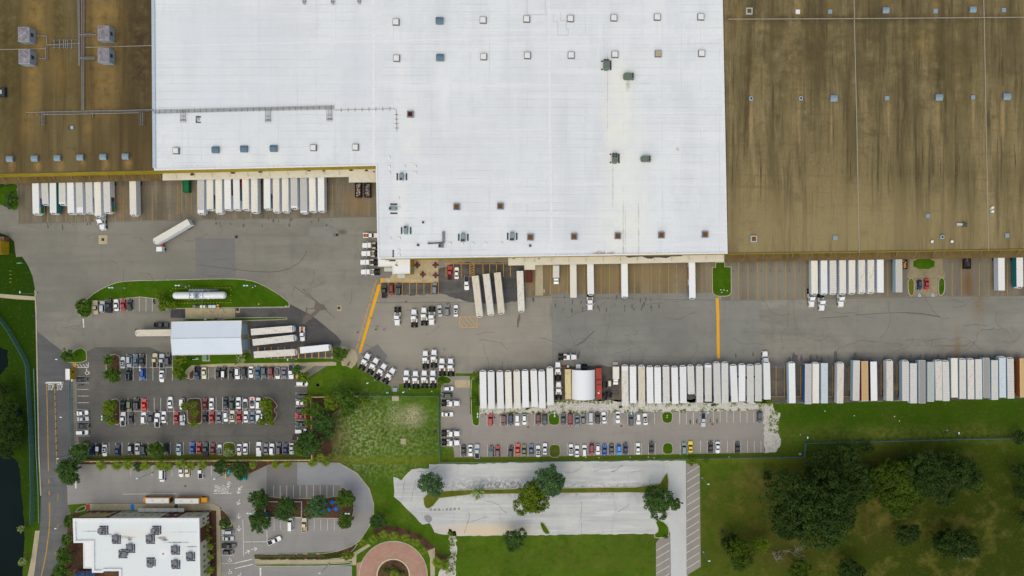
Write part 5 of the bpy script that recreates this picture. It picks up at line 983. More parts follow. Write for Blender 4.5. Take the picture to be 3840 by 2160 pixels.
ROWS = [
 ("in left car park's top left row", 'x', 'O', """1392 430 N sedan white sun;1523 405 S suv silver;1650 375 N sedan greyblue tl;1782 375 N sedan black;2045 385 N pickup tan;2185 395 N pickup silver;2305 365 N suv darkgrey"""),
 ("in left car park's second left row", 'x', 'O', """1515 680 N suv black tl+rail;1795 660 S suv blue;2180 705 S sedan white"""),
 ("in left car park's left edge column", 'y', 'O', """560 775 E+5 sedan black"""),
 ("in left car park's lower left column", 'y', 'R', """580 370 E+6 sedan white;590 490 E+3 sedan silver;595 625 E sedan black;580 760 E suv white"""),
 ("in left car park's top right row", 'x', 'Q', """315 640 S pickup navy;455 640 S sedan cream tl;735 630 N hatch black;850 625 N suv black r=white;1000 650 N sedan black;1130 645 S suv white rail;1265 635 S suv black;1400 620 S sedan white;1535 625 N sedan teal;1665 625 S suv slate;1805 630 S suv darkred;1938 640 S suv white r=darkgrey;2070 640 S sedan purplegrey;2210 615 S pickup white cov"""),
 ("in left car park's right edge column", 'y', 'Q', """2430 850 E suv white;2415 1112 W suv black tl;2420 1240 W sedan white;2430 1385 E suv black;2395 1507 W coupe red;2405 1665 W sedan darkgreen;2405 1805 E suv white rail;2370 1950 E pickup bronze cov"""),
 ("in left car park's upper middle row", 'x', 'R', """1405 215 N suv black tl;1530 230 S suv olive;1680 185 N suv black rail;1825 200 N sedan brightred;2350 160 N sedan white;2588 185 S suv white;3051 190 N sedan darkred;3183 185 N sedan white;3466 175 S sedan black;3596 175 N suv darkgreen;3724 170 N sedan white;3859 190 N hatch white r=black;4001 160 N coupe white r=black+hoodred;4123 175 N suv white"""),
 ("in left car park's lower middle row", 'x', 'R', """1405 490 N pickup white;1565 475 N sedan black;1820 470 N suv white;1960 455 N hatch darkgrey;2095 515 N pickup white;2220 455 N sedan white;2470 460 N sedan red;2596 500 S suv silver;3051 455 N sedan black;3188 450 N sedan red;3331 455 N sedan grey;3469 440 S hatch white;3598 435 N sedan cream sun;3738 440 N sedan red;3873 445 N sedan white;4006 455 N sedan steelblue;4130 430 N suv white"""),
 ("in left car park's bottom row", 'x', 'R', """770 1125 S hatch navy;895 1115 S hatch black r=white;1030 1125 S sedan white sun;1285 1125 N sedan navy;1550 1110 S hatch black r=silver;1690 1095 S sedan silver;1815 1130 S suv black tl;2270 1100 S sedan black;2520 1110 S sedan lightblue sun+tansun;2796 1080 N sedan blue;2931 1080 N sedan red;3061 1105 N pickup darkgreen cov;3208 1095 N sedan darkred;3343 1110 N hatch white r=darkgrey+tl;3738 1110 S sedan white;3863 1095 N sedan white;4136 1095 N pickup white wcov;4278 1100 N sedan grey;4398 1100 N suv white;4538 1090 N suv darkgrey;4671 1100 N sedan navy;4795 1090 S sedan silver"""),
 ("in the row beside the gas tank island", 'x', 'H', """1440 1258 S+3 pickup tan wcov;1545 1250 N suv silver tl;1645 1235 N pickup black cov;1752 1225 N+4 sedan white;1857 1220 N+3 sedan red;1957 1220 N sedan black"""),
 ("beside the wash shed", 'x', 'p', """604 1218 E pickup black"""),
 ("in the small row above the tractors", 'x', 'D', """1640 740 N pickup red;1740 740 N sedan white;1892 890 S pickup white cov"""),
 ("in the yellow lined row below entrance annex", 'x', 'D', """648 1010 N pickup black;757 995 S suv darkred;862 985 N suv black rail;1408 970 N suv grey rail"""),
 ("in the short row above the hatched box", 'x', 'D', """1487 1310 N+5 sedan silver;1600 1300 N suv grey;1728 1310 N sedan white sun"""),
 ("in the column right of the green fence", 'y', 'U', """187 260 E hatch white;153 372 W suv darkgreen;168 697 E sedan white"""),
 ("in middle car park's upper left row", 'x', 'U', """903 787 N suv red;1130 797 S suv maroon rail;1247 787 S suv navy;1358 792 S suv white rail;1480 787 S hatch white;1715 782 S suv maroon;1825 787 S suv black tl"""),
 ("in middle car park's upper middle row", 'x', 'V', """277 803 N sedan darkgrey;375 812 S van darkred;475 837 S sedan grey;560 802 N+6 hatch grey;670 797 S van silver;767 787 N suv black;858 788 N+6 sedan white;1056 783 S sedan white;1247 817 N suv slate;1350 803 S suv white;1448 808 N+6 sedan white sun"""),
 ("in middle car park's upper right row", 'x', 'W', """712 607 S pickup silver;1668 560 S suv slate"""),
 ("in middle car park's lower left row", 'x', 'U', """443 1317 S sedan black;562 1312 S sedan white;677 1327 N pickup silver tl;915 1332 N suv darkgrey tl+rail;1025 1327 N suv red r=darkgrey;1245 1330 N-4 suv black;1365 1292 N sedan orange;1473 1307 N sedan olive;1595 1300 N sedan greyblue;1712 1325 N sedan white sun;1828 1285 N sedan white"""),
 ("in middle car park's lower middle row", 'x', 'V', """385 1247 N sedan white sun;472 1267 N sedan white;578 1258 N suv white;683 1242 S suv crimson;770 1242 S hatch white;865 1250 N sedan blue;967 1247 S sedan darkgrey;1073 1247 S hatch brightblue;1168 1232 N sedan navy;1345 1232 N sedan white;1537 1215 N sedan black"""),
 ("in middle car park's lower right row", 'x', 'W', """385 1092 N suv greyteal;497 1070 N coupe yellow;840 1072 N sedan black;958 1078 S sedan white;1295 1085 N sedan black"""),
 ("in the bay below the right brown roof", 'x', 'G', """1003 922 S+3 hatch navy;1110 912 S sedan red"""),
 ("in the row under the palms", 'x', 'BB', """530 262 S van white;753 213 S sedan white;825 213 S sedan cream;985 215 N pickup white"""),
 ("in the column right of the school", 'y', 'BB', """1300 930 W suv silver;1305 1007 E sedan silver;1315 1092 E pickup black cov;1307 1170 E hatch black"""),
 ("below the school's tree island", 'x', 'BC', """660 838 N van white;822 848 N pickup tan tanbed;467 1032 E+23 pickup white"""),
]
TW = dict(sedan='sedan', coupe='coupe', hatch='hatchback', suv='SUV', van='van', pickup='pickup')
for place, axis, t, s in ROWS:
    it = []
    for ln in s.split(';'):
        a = ln.split(); px, py = T[t](float(a[0]), float(a[1])); hd = a[2]; ang = DIRS[hd[0]] + (float(hd[1:]) if len(hd) > 1 else 0)
        op = a[5] if len(a) > 5 else ''
        o = car(px, py, ang, a[3], a[4], op)
        d = NAMES.get(a[4], a[4]) + ' ' + TW[a[3]]
        if 'r=white' in op: d = 'white roofed ' + d
        elif 'r=black' in op or 'r=darkgrey' in op: d = 'dark roofed ' + d
        elif 'r=silver' in op: d = 'silver roofed ' + d
        o['category'] = 'pickup truck' if a[3] == 'pickup' else 'van' if a[3] == 'van' else 'car'
        o['group'] = 'cars parked ' + place; it.append((o, d, px if axis == 'x' else py))
    label_row(it, place, axis)
# service pickups
def service_truck(px, py, hd, label):
    r = car(px, py, hd, 'pickup', 'white', ''); tag(r, label, 'pickup truck', 'service pickups'); r.name = 'service_truck'
    for sy in (-1, 1): MB().bbox(-2.95, sy*.82-.2, .6, -.8, sy*.82+.2, 1.45, .04).build('tool_locker', paint('white'), r)
    MB().bbox(-2.5,-.45,.5,-1.2,.45,1.0,.05).build('orange_load', flat('load_orange', (190,110,30)), r); return r
service_truck(*T['J'](1990,452), 270, 'white service pickup with orange load beside the beige trailers')
service_truck(*T['C'](442,1380), 0, 'white service pickup with orange load nosing under the white roof edge')
# --- tractors
TCM = {}
def tractor_parts():
    if TCM: return TCM
    W_ = 2.45
    hood = MB(); hp = lambda sc, z, x1: [(x, y*sc, z) for x, y in [(3.4,-.55),(3.3,-.85),(3.0,-1.02),(x1,-1.12),(x1,1.12),(3.0,1.02),(3.3,.85),(3.4,.55)]]
    hood.loft([hp(1,.5,1.35), hp(1.02,1.1,1.35), hp(.98,1.55,1.35), hp(.86,1.8,1.35)]); 
    cab = MB(); cb = lambda x0, x1, w, z: [(x1,-w,z),(x1,w,z),(x0,w,z),(x0,-w,z)]
    cab.loft([cb(-.45,1.4,1.12,.9), cb(-.45,1.35,1.12,1.8), cb(-.45,.9,1.02,2.75), cb(-.35,.7,.9,2.95)])
    ws = MB(); ws.quad((1.37,-1.0,1.85),(1.37,1.0,1.85),(.95,.92,2.68),(.95,-.92,2.68))
    sw = MB(); sw.quad((1.2,1.135,1.9),(.0,1.135,1.9),(.05,1.055,2.6),(.85,1.055,2.6)); sw2 = MB(); sw2.quad((.0,-1.135,1.9),(1.2,-1.135,1.9),(.85,-1.055,2.6),(.05,-1.055,2.6))
    ch = MB()
    for sy in (-.43,.43): ch.box(-3.9,sy-.08,.75,3.1,sy+.08,1.02)
    for x in (-3.85,-3.0,-2.2,-1.4,-.6): ch.box(x-.06,-.35,.78,x+.06,.35,.98)
    tk = MB()
    tk.tube((-1.7,0,.75),(-.3,0,.75),.36,n=10)
    wf = MB(); wf.loft([[(.52*math.cos(a*math.pi/6), y, .52*math.sin(a*math.pi/6)) for a in range(12)] for y in (-.16,.16)])
    wd = MB()
    for y0 in (-.34,.05): wd.loft([[(.52*math.cos(a*math.pi/6), y, .52*math.sin(a*math.pi/6)) for a in range(12)] for y in (y0,y0+.29)])
    fw = MB(); fw.loft([[(.5*math.cos(a*.52)-.05, .45*math.sin(a*.52), z) for a in range(12)] for z in (1.05,1.2)])
    dp = MB(); dp.bbox(-1.5,-.45,1.0,-.55,.45,1.12,.02)
    bu = MB(); bu.bbox(3.35,-1.1,.4,3.6,1.1,.8,.06); fl = MB(); fl.box(-.6,-.04,0,.6,.04,.5)
    fair = MB(); fair.add([(-.45,-1.12,1.0),(-.45,-1.12,2.8),(-1.15,-1.3,2.8),(-1.15,-1.3,1.0),(-.45,-1.06,1.0),(-.45,-1.06,2.8),(-1.15,-1.24,2.8),(-1.15,-1.24,1.0)],[(0,1,2,3),(7,6,5,4),(1,5,6,2),(0,3,7,4),(3,2,6,7)])
    fairb = MB(); fairb.add([(x,-y,z) for x,y,z in fair.v], [tuple(reversed(f)) for f in fair.f])
    rf = MB(); rf.loft([[(-.45,-1.0,2.7),(.6,-.9,2.9),(.6,.9,2.9),(-.45,1.0,2.7)],[(-.45,-.95,3.7),(.15,-.7,3.25),(.15,.7,3.25),(-.45,.95,3.7)]])
    ex = MB(); ex.tube((0,0,1),(0,0,3.3),.09,n=8); mir = MB().bbox(-.09,-.12,0,.09,.12,.5,.03); gr = MB().box(3.38,-.5,.7,3.43,.5,1.5)
    step = MB().box(-.4,-.12,0,.9,.12,.25)
    for k, m in dict(hood=hood, cab=cab, ws=ws, sw=sw, sw2=sw2, ch=ch, tk=tk, wf=wf, wd=wd, fw=fw, dp=dp, bu=bu, fair=fair, fairb=fairb, rf=rf, ex=ex, mir=mir, gr=gr, step=step).items():
        me = m.mesh(k, TYRE); TCM[k] = me
    return TCM
def tractor(px, py, hd, opts='', label=None):
    d = tractor_parts(); r = empty('truck_tractor', (*P2(px, py, 1.6), .02), math.radians(hd)); r['category'] = 'truck tractor'
    w = paint('white'); L = lambda n, k, m, loc=(0,0,0), rot=(0,0,0), sc=None: link(n, d[k], r, m, loc, rot, sc)
    L('bonnet','hood',w); L('cab','cab',w); L('windscreen','ws',GLASS); L('side_window','sw',GLASS); L('side_window','sw2',GLASS); L('chassis','ch',CHASS); L('bumper','bu',CHASS if 'blk' in opts else w); L('grille','gr',GLASS)
    for sy in (-1,1):
        L('fuel_tank','tk',TANK,(0,sy*.95,0)); L('front_wheel','wf',TYRE,(2.3,sy*1.02,.52)); L('mirror','mir',w,(1.3,sy*1.42,1.9)); L('step','step',CHASS,(0,sy*1.12,.5))
        for x in (-2.15,-3.35): L('drive_wheel','wd',TYRE,(x,sy*.93,.52))
    L('fifth_wheel','fw',CHASS,(-2.7,0,0)); L('deck_plate','dp',DECKB if 'brown' in opts else DECK)
    if 'fair' in opts: L('side_fairing','fair',paint('lightblue')); L('side_fairing','fairb',paint('lightblue')); L('roof_fairing','rf',w)
    if 'pipe' in opts: L('exhaust_stack','ex',TANK,(-.7,.95,0))
    if 'door' in opts: MB().box(-.9,-.03,0,0,.03,1.3).build('open_door', w, r, (1.2,1.15,1.0)).rotation_euler = (0,0,math.radians(-65))
    if label: r['label'] = label
    return r
def tractors(place, axis, lst):
    it = []
    for t, x, y, hd, op, d in lst:
        px, py = T[t](x, y); o = tractor(px, py, hd, op); o['group'] = 'white truck tractors'; it.append((o, d, px if axis == 'x' else py))
    label_row(it, place, axis)
D_ = 'white truck tractor without trailer'
tractors('in the stack left of the hall', 'y', [('D',445,322,180,'brown',D_),('D',432,445,180,'',D_),('D',415,577,180,'brown',D_),('D',425,722,180,'',D_)])
tractors('in the row left of the hatched box', 'x', [('K',842,190,-90,'',D_+' facing down'),('K',1095,212,90,'',D_+' facing up'),('K',1245,185,90,'',D_+' facing up'),('K',1362,183,-90,'',D_+' facing down')])
tractors('in the slanted row by the lawn', 'x', [('K',352,868,63,'',D_),('K',477,935,62,'',D_),('K',592,1017,58,'brown',D_),('K',720,1082,56,'brown',D_)])
tractors('in the pair of rows above green fence', 'x', [('K',1267,837,90,'','white upper row truck tractor'),('K',1395,822,88,'','white upper row truck tractor'),('K',1518,950,90,'brown','white upper row truck tractor'),('K',1648,953,90,'','white upper row truck tractor')])
tractors('just above the green fence line', 'x', [('K',982,1130,90,'brown','white lower row truck tractor'),('K',1118,1142,90,'','white lower row truck tractor'),('K',1252,1133,90,'','white lower row truck tractor'),('K',1382,1133,90,'brown','white lower row truck tractor')])
tractors('in the column right of the green fence', 'y', [('U',225,510,0,'',D_),('U',228,1025,0,'',D_),('U',228,1180,0,'',D_)])
tractor(*T['L'](842,802),0,'brown+door','white truck tractor alone in the yard with its door open')['group'] = 'white truck tractors'
tractor(*T['L'](692,1008),90,'','white truck tractor left of yellow container, nearer the open yard')['group'] = 'white truck tractors'
tractor(*T['L'](703,1308),90,'','white truck tractor left of yellow container, nearer the gravel strip')['group'] = 'white truck tractors'
for t, x, y, hd, op, lab in (('E',1178,1165,-90,'door','white truck tractor coupled to a docked trailer under the white canopy'),('A',1532,1165,-84,'fair','white truck tractor coupled to a trailer at the left brown canopy'),('F',1945,1120,-88,'fair','leftmost white tractor coupled under the trailers at the right brown canopy'),('F',2100,1175,-88,'fair','middle white tractor, standing farthest out from the right brown canopy'),('F',2388,1120,-88,'fair','rightmost white tractor coupled under the trailers at the right brown canopy'),('M',1245,845,90,'fair','white truck tractor coupled to the rightmost trailer of the long bottom row')):
    o = tractor(*T[t](x,y), hd, op, lab); o['group'] = 'coupled truck tractors'
yt = empty('yard_tractor', (*P2(*T['H'](2420,345), 2), .02), math.radians(-88)); tag(yt, 'small white yard tractor with orange chassis under the slanted trailer', 'yard tractor')
MB().bbox(.0,-1.2,.6,1.9,1.1,2.9,.12).build('cab', paint('white'), yt); MB().quad((1.92,-1.0,1.7),(1.92,.9,1.7),(1.92,.9,2.6),(1.92,-1.0,2.6)).build('windscreen', GLASS, yt); MB().box(-3.2,-.5,.6,.1,.5,1.0).build('chassis', flat('chassis_orange',(190,80,30)), yt)
for x in (1.0,-2.4):
    for sy in (-1,1): link('wheel', TCM['wf'], yt, TYRE, (x, sy*1.0, .52))
# --- trailers
RTINT = {}
def roofmat(k):
    if k in RTINT: return RTINT[k]
    base = dict(white=(224,225,221), cream=(222,217,203), beige=(208,199,178), grey=(188,187,181), bright=(238,240,238), dgrey=(150,147,142), ltblue=(190,201,206), stone=(203,201,193), tealgrey=(166,174,169), ribbed=(204,201,194), dirty=(213,208,197), tanroof=(196,164,108))[k]
    m = Mat('trailer_roof_'+k, base, .55, .35)
    m.L('X', 1.25, .07, tuple(v*.93 for v in base), .7, 0, .3 if k in ('ribbed','grey') else .05).rand(tuple(v*.93 for v in base), .8)
    m.N((.7,.7,.7), .52, .74, tuple(v*.86 for v in base), .7, 5, .7)
    if k in ('dirty','beige'): m.N((.5,1.4,1), .53, .62, (176,158,130), .7, 6, .7).N((1.2,.8,1), .60, .68, (112,98,80), .5, 6, .7)
    if k == 'ribbed': m.L('X', 1.0, .1, (160,154,142), .6, 0, .3)
    RTINT[k] = m.done(); return RTINT[k]
SIDE = {}
def sidemat(c):
    if c not in SIDE:
        SIDE[c] = Mat('trailer_side', c, .45, .4).L('X', 1.2, .03, tuple(v*.9 for v in c), .8).N((.5,.5,.5), .5, .75, tuple(v*.9 for v in c), .5).done()
    return SIDE[c]
TRC = {}
def trailer(front, rear, tint='white', hoop=True, side=(212,216,222), graphic=None, frontcap=None, container=False, wid=2.59, zt=4.08):
    a = Vector(P(*front, zt)); b = Vector(P(*rear, zt)); L = (a-b).length; rz = math.atan2(a.y-b.y, a.x-b.x)
    r = empty('semi_trailer', ((a.x+b.x)/2, (a.y+b.y)/2, .02), rz); h = L/2; w = wid/2
    MB().loft([[(-h,-w,1.1),(h,-w,1.1),(h,w,1.1),(-h,w,1.1)],[(-h,-w,zt-.06),(h,-w,zt-.06),(h,w,zt-.06),(-h,w,zt-.06)]], True, False).build('box', sidemat(side), r)
    mb = MB(); mb.loft([[(-h,-w,zt-.06),(h,-w,zt-.06),(h,w,zt-.06),(-h,w,zt-.06)],[(-h+.05,-w+.07,zt-.005),(h-.05,-w+.07,zt-.005),(h-.05,w-.07,zt-.005),(-h+.05,w-.07,zt-.005)]], False); mb.build('roof', roofmat(tint), r)
    mb = MB(); mb.ring([(-h-.01,-w-.01),(h+.01,-w-.01),(h+.01,w+.01),(-h-.01,w+.01)],[(-h+.07,-w+.07),(h-.07,-w+.07),(h-.07,w-.07),(-h+.07,w-.07)],zt-.12,zt+.015); mb.build('roof_rail', flat('rail_alu',(222,222,216)), r)
    if frontcap: mb = MB(); x0 = h-frontcap if frontcap > 0 else -h-frontcap; xa, xb = (h-frontcap, h-.08) if frontcap > 0 else (-h+.08, -h-frontcap); mb.box(xa,-w+.08,zt-.01,xb,w-.08,zt+.008); mb.build('roof_cap', flat('cap_white',(240,240,238)), r)
    for sy in (-1,1): link('door_leaf', TRC.setdefault('door', MB().box(-.03,-.62,1.25,.03,.62,3.95).mesh('door_leaf', sidemat((206,208,210)))), r, None, (-h-.035, sy*.64, 0))
    link('landing_gear', TRC.setdefault('gear', (lambda m: (m.box(-.08,-.9,.05,.08,-.75,1.1), m.box(-.08,.75,.05,.08,.9,1.1), m.box(-.05,-.8,.6,.05,.8,.7), m)[-1])(MB()).mesh('landing_gear', CHASS)), r, None, (h-2.8,0,0))
    link('underframe', TRC.setdefault('uf', MB().box(-2.4,-.55,.8,2.4,.55,1.09).mesh('underframe', CHASS)), r, None, (-h+2.9,0,0))
    for x in (-h+1.7,-h+3.0):
        for sy in (-1,1): link('wheel', TCM['wd'], r, TYRE, (x, sy*.93, .52))
    if hoop:
        if 'unit' not in TRC:
            po = [(0,-1.02),(.28,-.98),(.52,-.72),(.6,-.35),(.6,.35),(.52,.72),(.28,.98),(0,1.02)]; pi = [(0,-.84),(.22,-.8),(.38,-.58),(.44,-.3),(.44,.3),(.38,.58),(.22,.8),(0,.84)]
            TRC['unit'] = MB().ring(po, pi, 1.75, 3.85).mesh('cooling_unit', paint('white')); TRC['core'] = MB().prism(pi, 1.8, 3.55).mesh('unit_core', flat('unit_core_black',(44,46,50)))
            TRC['uvent'] = MB().bbox(.08,-.28,3.5,.32,.28,3.72,.04).mesh('unit_vent', flat('vent_pale',(150,152,150)))
        u = link('cooling_unit', TRC['unit'], r, None, (h,0,0)); link('unit_core', TRC['core'], u, None); link('unit_vent', TRC['uvent'], u, None)
    for g in (graphic or []):
        sy, f0, f1, z0, z1, c = g; xa, xb = h-L*f0, h-L*f1
        mb = MB(); q = [(xa,sy*(w+.012),z0),(xb,sy*(w+.012),z0),(xb,sy*(w+.012),z1),(xa,sy*(w+.012),z1)]; mb.add(q, [(0,1,2,3) if sy < 0 else (3,2,1,0)]); mb.build('side_graphic', flat('graphic_paint', c), r)
    r['category'] = 'semi trailer'; return r
def trailers(place, group, lst, axis='x'):
    it = []
    for fr, re, d, kw in lst:
        o = trailer(fr, re, **kw); o['group'] = group; it.append((o, d, fr[0] if axis == 'x' else fr[1]))
    label_row(it, place, axis)
wl4 = lambda x, e0, e1: CY+(e0+(e1-e0)*x-CY)*(H-RZ)/(H-4.08)
def docky(px): return (CY+(651-.0157*px-CY)*(271/278.9))+1 if px < 1412 else None
GR = [(-1 if False else 1,.02,.18,1.3,3.2,(60,130,50)),(1,.18,.3,1.3,3.4,(60,120,160)),(1,.3,.42,1.3,3.4,(110,44,80))]
L1 = []
for x0, xb, yb, tint, d, kw in [(531,543,1050,'white','white refrigerated trailer',dict(graphic=GR)),(668,685,905,'stone','short stone grey trailer',{}),(795,803,1040,'white','white trailer with teal side',dict(side=(30,112,116),frontcap=1.1)),(935,938,905,'stone','short stone grey trailer',dict(frontcap=.7)),(1058,1070,1040,'white','white refrigerated trailer',{}),(1190,1205,1037,'stone','stone grey trailer',dict(frontcap=2.2)),(1335,1350,1035,'stone','stone grey trailer',dict(graphic=GR)),(1465,1480,1083,'cream','cream trailer coupled to a tractor',{}),(1605,1617,1030,'stone','stone grey trailer',dict(graphic=GR)),(2000,2010,1065,'cream','cream trailer standing apart',{})]:
    f = T['A'](xb, yb); t0 = T['A'](x0, 590); L1.append((f, (t0[0], docky(t0[0])), d, dict(tint=tint, **kw)))
trailers('docked at the left brown canopy', 'trailers docked at the left canopies', L1)
L1 = []
for x0, xb, yb, tint, d, kw in [(452,455,1045,'grey','grey trailer with white front cap',dict(frontcap=1.3)),(588,592,985,'cream','cream refrigerated trailer',dict(graphic=GR)),(722,728,1037,'cream','cream refrigerated trailer',{}),(855,862,985,'white','white refrigerated trailer',dict(graphic=[(1,.4,.98,1.3,3.6,(110,40,50))])),(988,997,985,'white','white trailer with red and blue side',dict(graphic=[(1,.6,.98,1.3,3.8,(150,26,40)),(1,.25,.6,1.3,3.8,(84,124,140))])),(1125,1133,985,'cream','cream trailer with white rear cap',dict(frontcap=-1.3)),(1260,1265,1027,'cream','cream refrigerated trailer',{}),(1452,1455,975,'white','white refrigerated trailer',dict(graphic=GR)),(1588,1593,1020,'cream','cream refrigerated trailer',{}),(1725,1730,1018,'cream','cream refrigerated trailer',{}),(1857,1863,965,'grey','grey trailer with white front cap',dict(frontcap=.8)),(2000,2007,1035,'grey','grey trailer with white front cap',dict(frontcap=.7)),(2132,2143,1012,'cream','cream refrigerated trailer',{}),(2267,2272,1010,'white','white refrigerated trailer',{})]:
    f = T['B'](xb, yb); t0 = T['B'](x0, 540); L1.append((f, (t0[0], docky(t0[0])), d, dict(tint=tint, **kw)))
trailers('docked at the left white canopy', 'trailers docked at the left canopies', L1)
o = trailer((580,906),(708,832),'cream'); tag(o, 'cream trailer slanting across the open yard behind a small yard tractor', 'semi trailer')
dky2 = lambda px: (CY+(963.5-.0146*(px-1908)-CY)*(271/278.9))+1.5
trailers('parked slanting beside the parking bays', 'beige trailers parked at a slant', [(T['D'](2087,1390),T['D'](2017,785),'beige dirty trailer',dict(tint='beige')),(T['D'](2255,1365),T['D'](2182,755),'beige dirty trailer',dict(tint='dirty')),(T['D'](2415,1340),T['D'](2352,735),'beige dirty trailer',dict(tint='beige')),(T['E'](140,1310),T['E'](118,710),'beige heavily stained trailer',dict(tint='dirty'))])
L1 = []
for t, x0, xb, yb, tint, d, kw in [('E',922,928,1112,'cream','cream trailer without cooling unit',dict(hoop=False)),('E',1180,1190,1058,'white','white trailer coupled to a tractor',{}),('E',1695,1703,1098,'bright','bright white trailer',{}),('F',138,147,1115,'bright','white trailer with red and blue side',dict(side=(200,206,216),graphic=[(-1,.45,.75,1.3,3.8,(164,50,70)),(-1,.02,.3,1.3,3.8,(70,110,160))]))]:
    f = T[t](xb,yb); xr = T[t](x0,600)[0]; L1.append((f, (xr, dky2(xr)), d, dict(tint=tint, **kw)))
trailers('docked at the right white canopy', 'trailers docked at the right canopies', L1)
L1 = []
SG = (150,164,184)
for t, x0, xb, yb, tint, d, kw in [('F',1987,1992,1052,'cream','cream trailer coupled to a tractor',{}),('F',2132,2137,1050,'white','white trailer coupled to a tractor',{}),('F',2270,2273,1047,'ribbed','ribbed stained trailer',{}),('F',2415,2418,1047,'cream','cream trailer coupled to a tractor',{}),('G',-20,-18,1040,'cream','cream trailer',{}),('G',127,132,1035,'dirty','stained white trailer',{}),('G',265,268,1032,'dirty','stained white trailer',{}),('G',407,410,1035,'bright','bright white trailer',dict(hoop=False)),('G',688,690,1030,'grey','grey trailer with pale blue side',dict(hoop=False,side=(156,186,200))),('G',2232,2238,1003,'white','white trailer',dict(hoop=False)),('G',2510,2515,948,'white','white trailer with teal side',dict(side=(10,110,116)))]:
    f = T[t](xb,yb); xr = T[t](x0,600)[0]; kw = dict(side=(196,204,216), **kw) if 'side' not in kw else kw
    L1.append((f, (xr, dky2(xr)), d, dict(tint=tint, **kw)))
trailers('docked at the right brown canopy', 'trailers docked at the right canopies', L1)
c = lambda t1, x1, y1, t2, x2, y2, tint, d, **kw: (T[t1](x1,y1), T[t2](x2,y2), d, dict(tint=tint, **kw))
trailers('in the bottom row left of the fabric shelter', 'trailers in the long bottom row', [c('K',2135,1022,'U',783,595,'white','white refrigerated trailer'),c('K',2258,1027,'U',920,598,'white','white refrigerated trailer'),c('K',2390,1027,'U',1075,597,'white','white refrigerated trailer'),c('K',2515,1027,'U',1215,595,'cream','cream refrigerated trailer'),c('L',70,1018,'U',1360,595,'cream','cream refrigerated trailer'),c('L',195,1012,'U',1500,580,'white','white refrigerated trailer'),c('L',325,1005,'U',1655,570,'white','white refrigerated trailer'),c('L',445,1018,'U',1785,590,'white','white refrigerated trailer'),c('L',570,970,'U',1922,540,'white','white refrigerated trailer')])
PB = [(1,.3,.36,1.3,3.8,(96,40,70))]
PL = [(1,.84,.97,1.4,3.2,(70,80,96))]
trailers('in the bottom row right of shelter', 'trailers in the long bottom row', [c('V',1157,52,'V',1163,622,'dirty','stained beige trailer with white front',frontcap=1.7),c('V',1272,55,'V',1275,578,'white','white stained trailer'),c('V',1395,55,'V',1400,625,'beige','beige stained trailer'),c('V',1512,65,'V',1520,582,'white','white refrigerated trailer',graphic=PB),c('V',1624,66,'V',1630,582,'white','white trailer with bright front half',frontcap=2.7),c('V',1744,58,'V',1752,580,'stone','stone grey trailer',graphic=PB),c('V',1867,68,'V',1878,588,'white','white refrigerated trailer',graphic=PL),c('V',1987,58,'V',1993,578,'white','white refrigerated trailer',graphic=PB),c('M',120,940,'M',133,1360,'stone','short stone grey trailer'),c('M',255,940,'W',655,315,'stone','stone grey trailer',graphic=PL),c('M',385,920,'W',800,297,'stone','stone trailer with white front cap',frontcap=1.0,graphic=PL),c('M',515,895,'W',955,322,'stone','stone grey trailer',graphic=PL),c('M',637,895,'W',1085,322,'stone','stone grey trailer'),c('M',765,932,'W',1247,310,'white','white refrigerated trailer',graphic=PL),c('M',897,922,'W',1370,295,'white','white refrigerated trailer',graphic=PB),c('M',1022,932,'W',1515,315,'stone','stone grey trailer',graphic=PB+PL),c('M',1142,922,'W',1650,293,'stone','stone grey trailer',graphic=PB+PL),c('M',1268,890,'W',1803,262,'white','white trailer coupled to a tractor')])
BG_ = [(1,.02,.98,1.3,3.9,(22,96,168))]
BX = lambda x, y: T['BF'](x, y)
trailers('in the bottom row\'s right part', 'trailers in the long bottom row', [c('M',1647,895,'W',2226,325,'bright','bright white trailer',side=(176,196,212)),c('M',1897,905,'W',2493,340,'grey','grey roofed trailer with blue side',side=(168,180,194),graphic=BG_,hoop=False),c('M',2010,900,'p',3059,1512,'cream','cream trailer'),c('M',2140,895,'p',3092,1512,'ltblue','pale blue roofed trailer',hoop=False,side=(176,192,202)),c('M',2385,897,'p',3150,1512,'dirty','stained white trailer'),c('N',50,855,'p',3210,1502,'stone','stone grey trailer',hoop=False,side=(160,186,198)),c('N',172,865,'p',3244,1504,'tanroof','orange container trailer with tan roof',hoop=False,side=(176,70,30)),c('N',305,870,'p',3278,1503,'bright','white container trailer with maroon side',hoop=False,side=(96,50,56)),c('N',548,862,'p',3337,1502.5,'dirty','stained white trailer'),c('N',787,868,'p',3396,1503,'ribbed','ribbed grey trailer',hoop=True,side=(160,178,190)),c('N',908,898,'p',3426,1512,'ribbed','ribbed grey trailer',hoop=False),c('N',1037,850,'p',3458,1512,'dgrey','dark grey roofed trailer with white patches',hoop=False,side=(150,172,188)),c('N',1170,878,'p',3490.5,1506,'tealgrey','greenish grey roofed trailer',hoop=False,side=(150,172,178)),c('N',1285,865,'p',3522,1501,'dirty','stained white trailer')],)
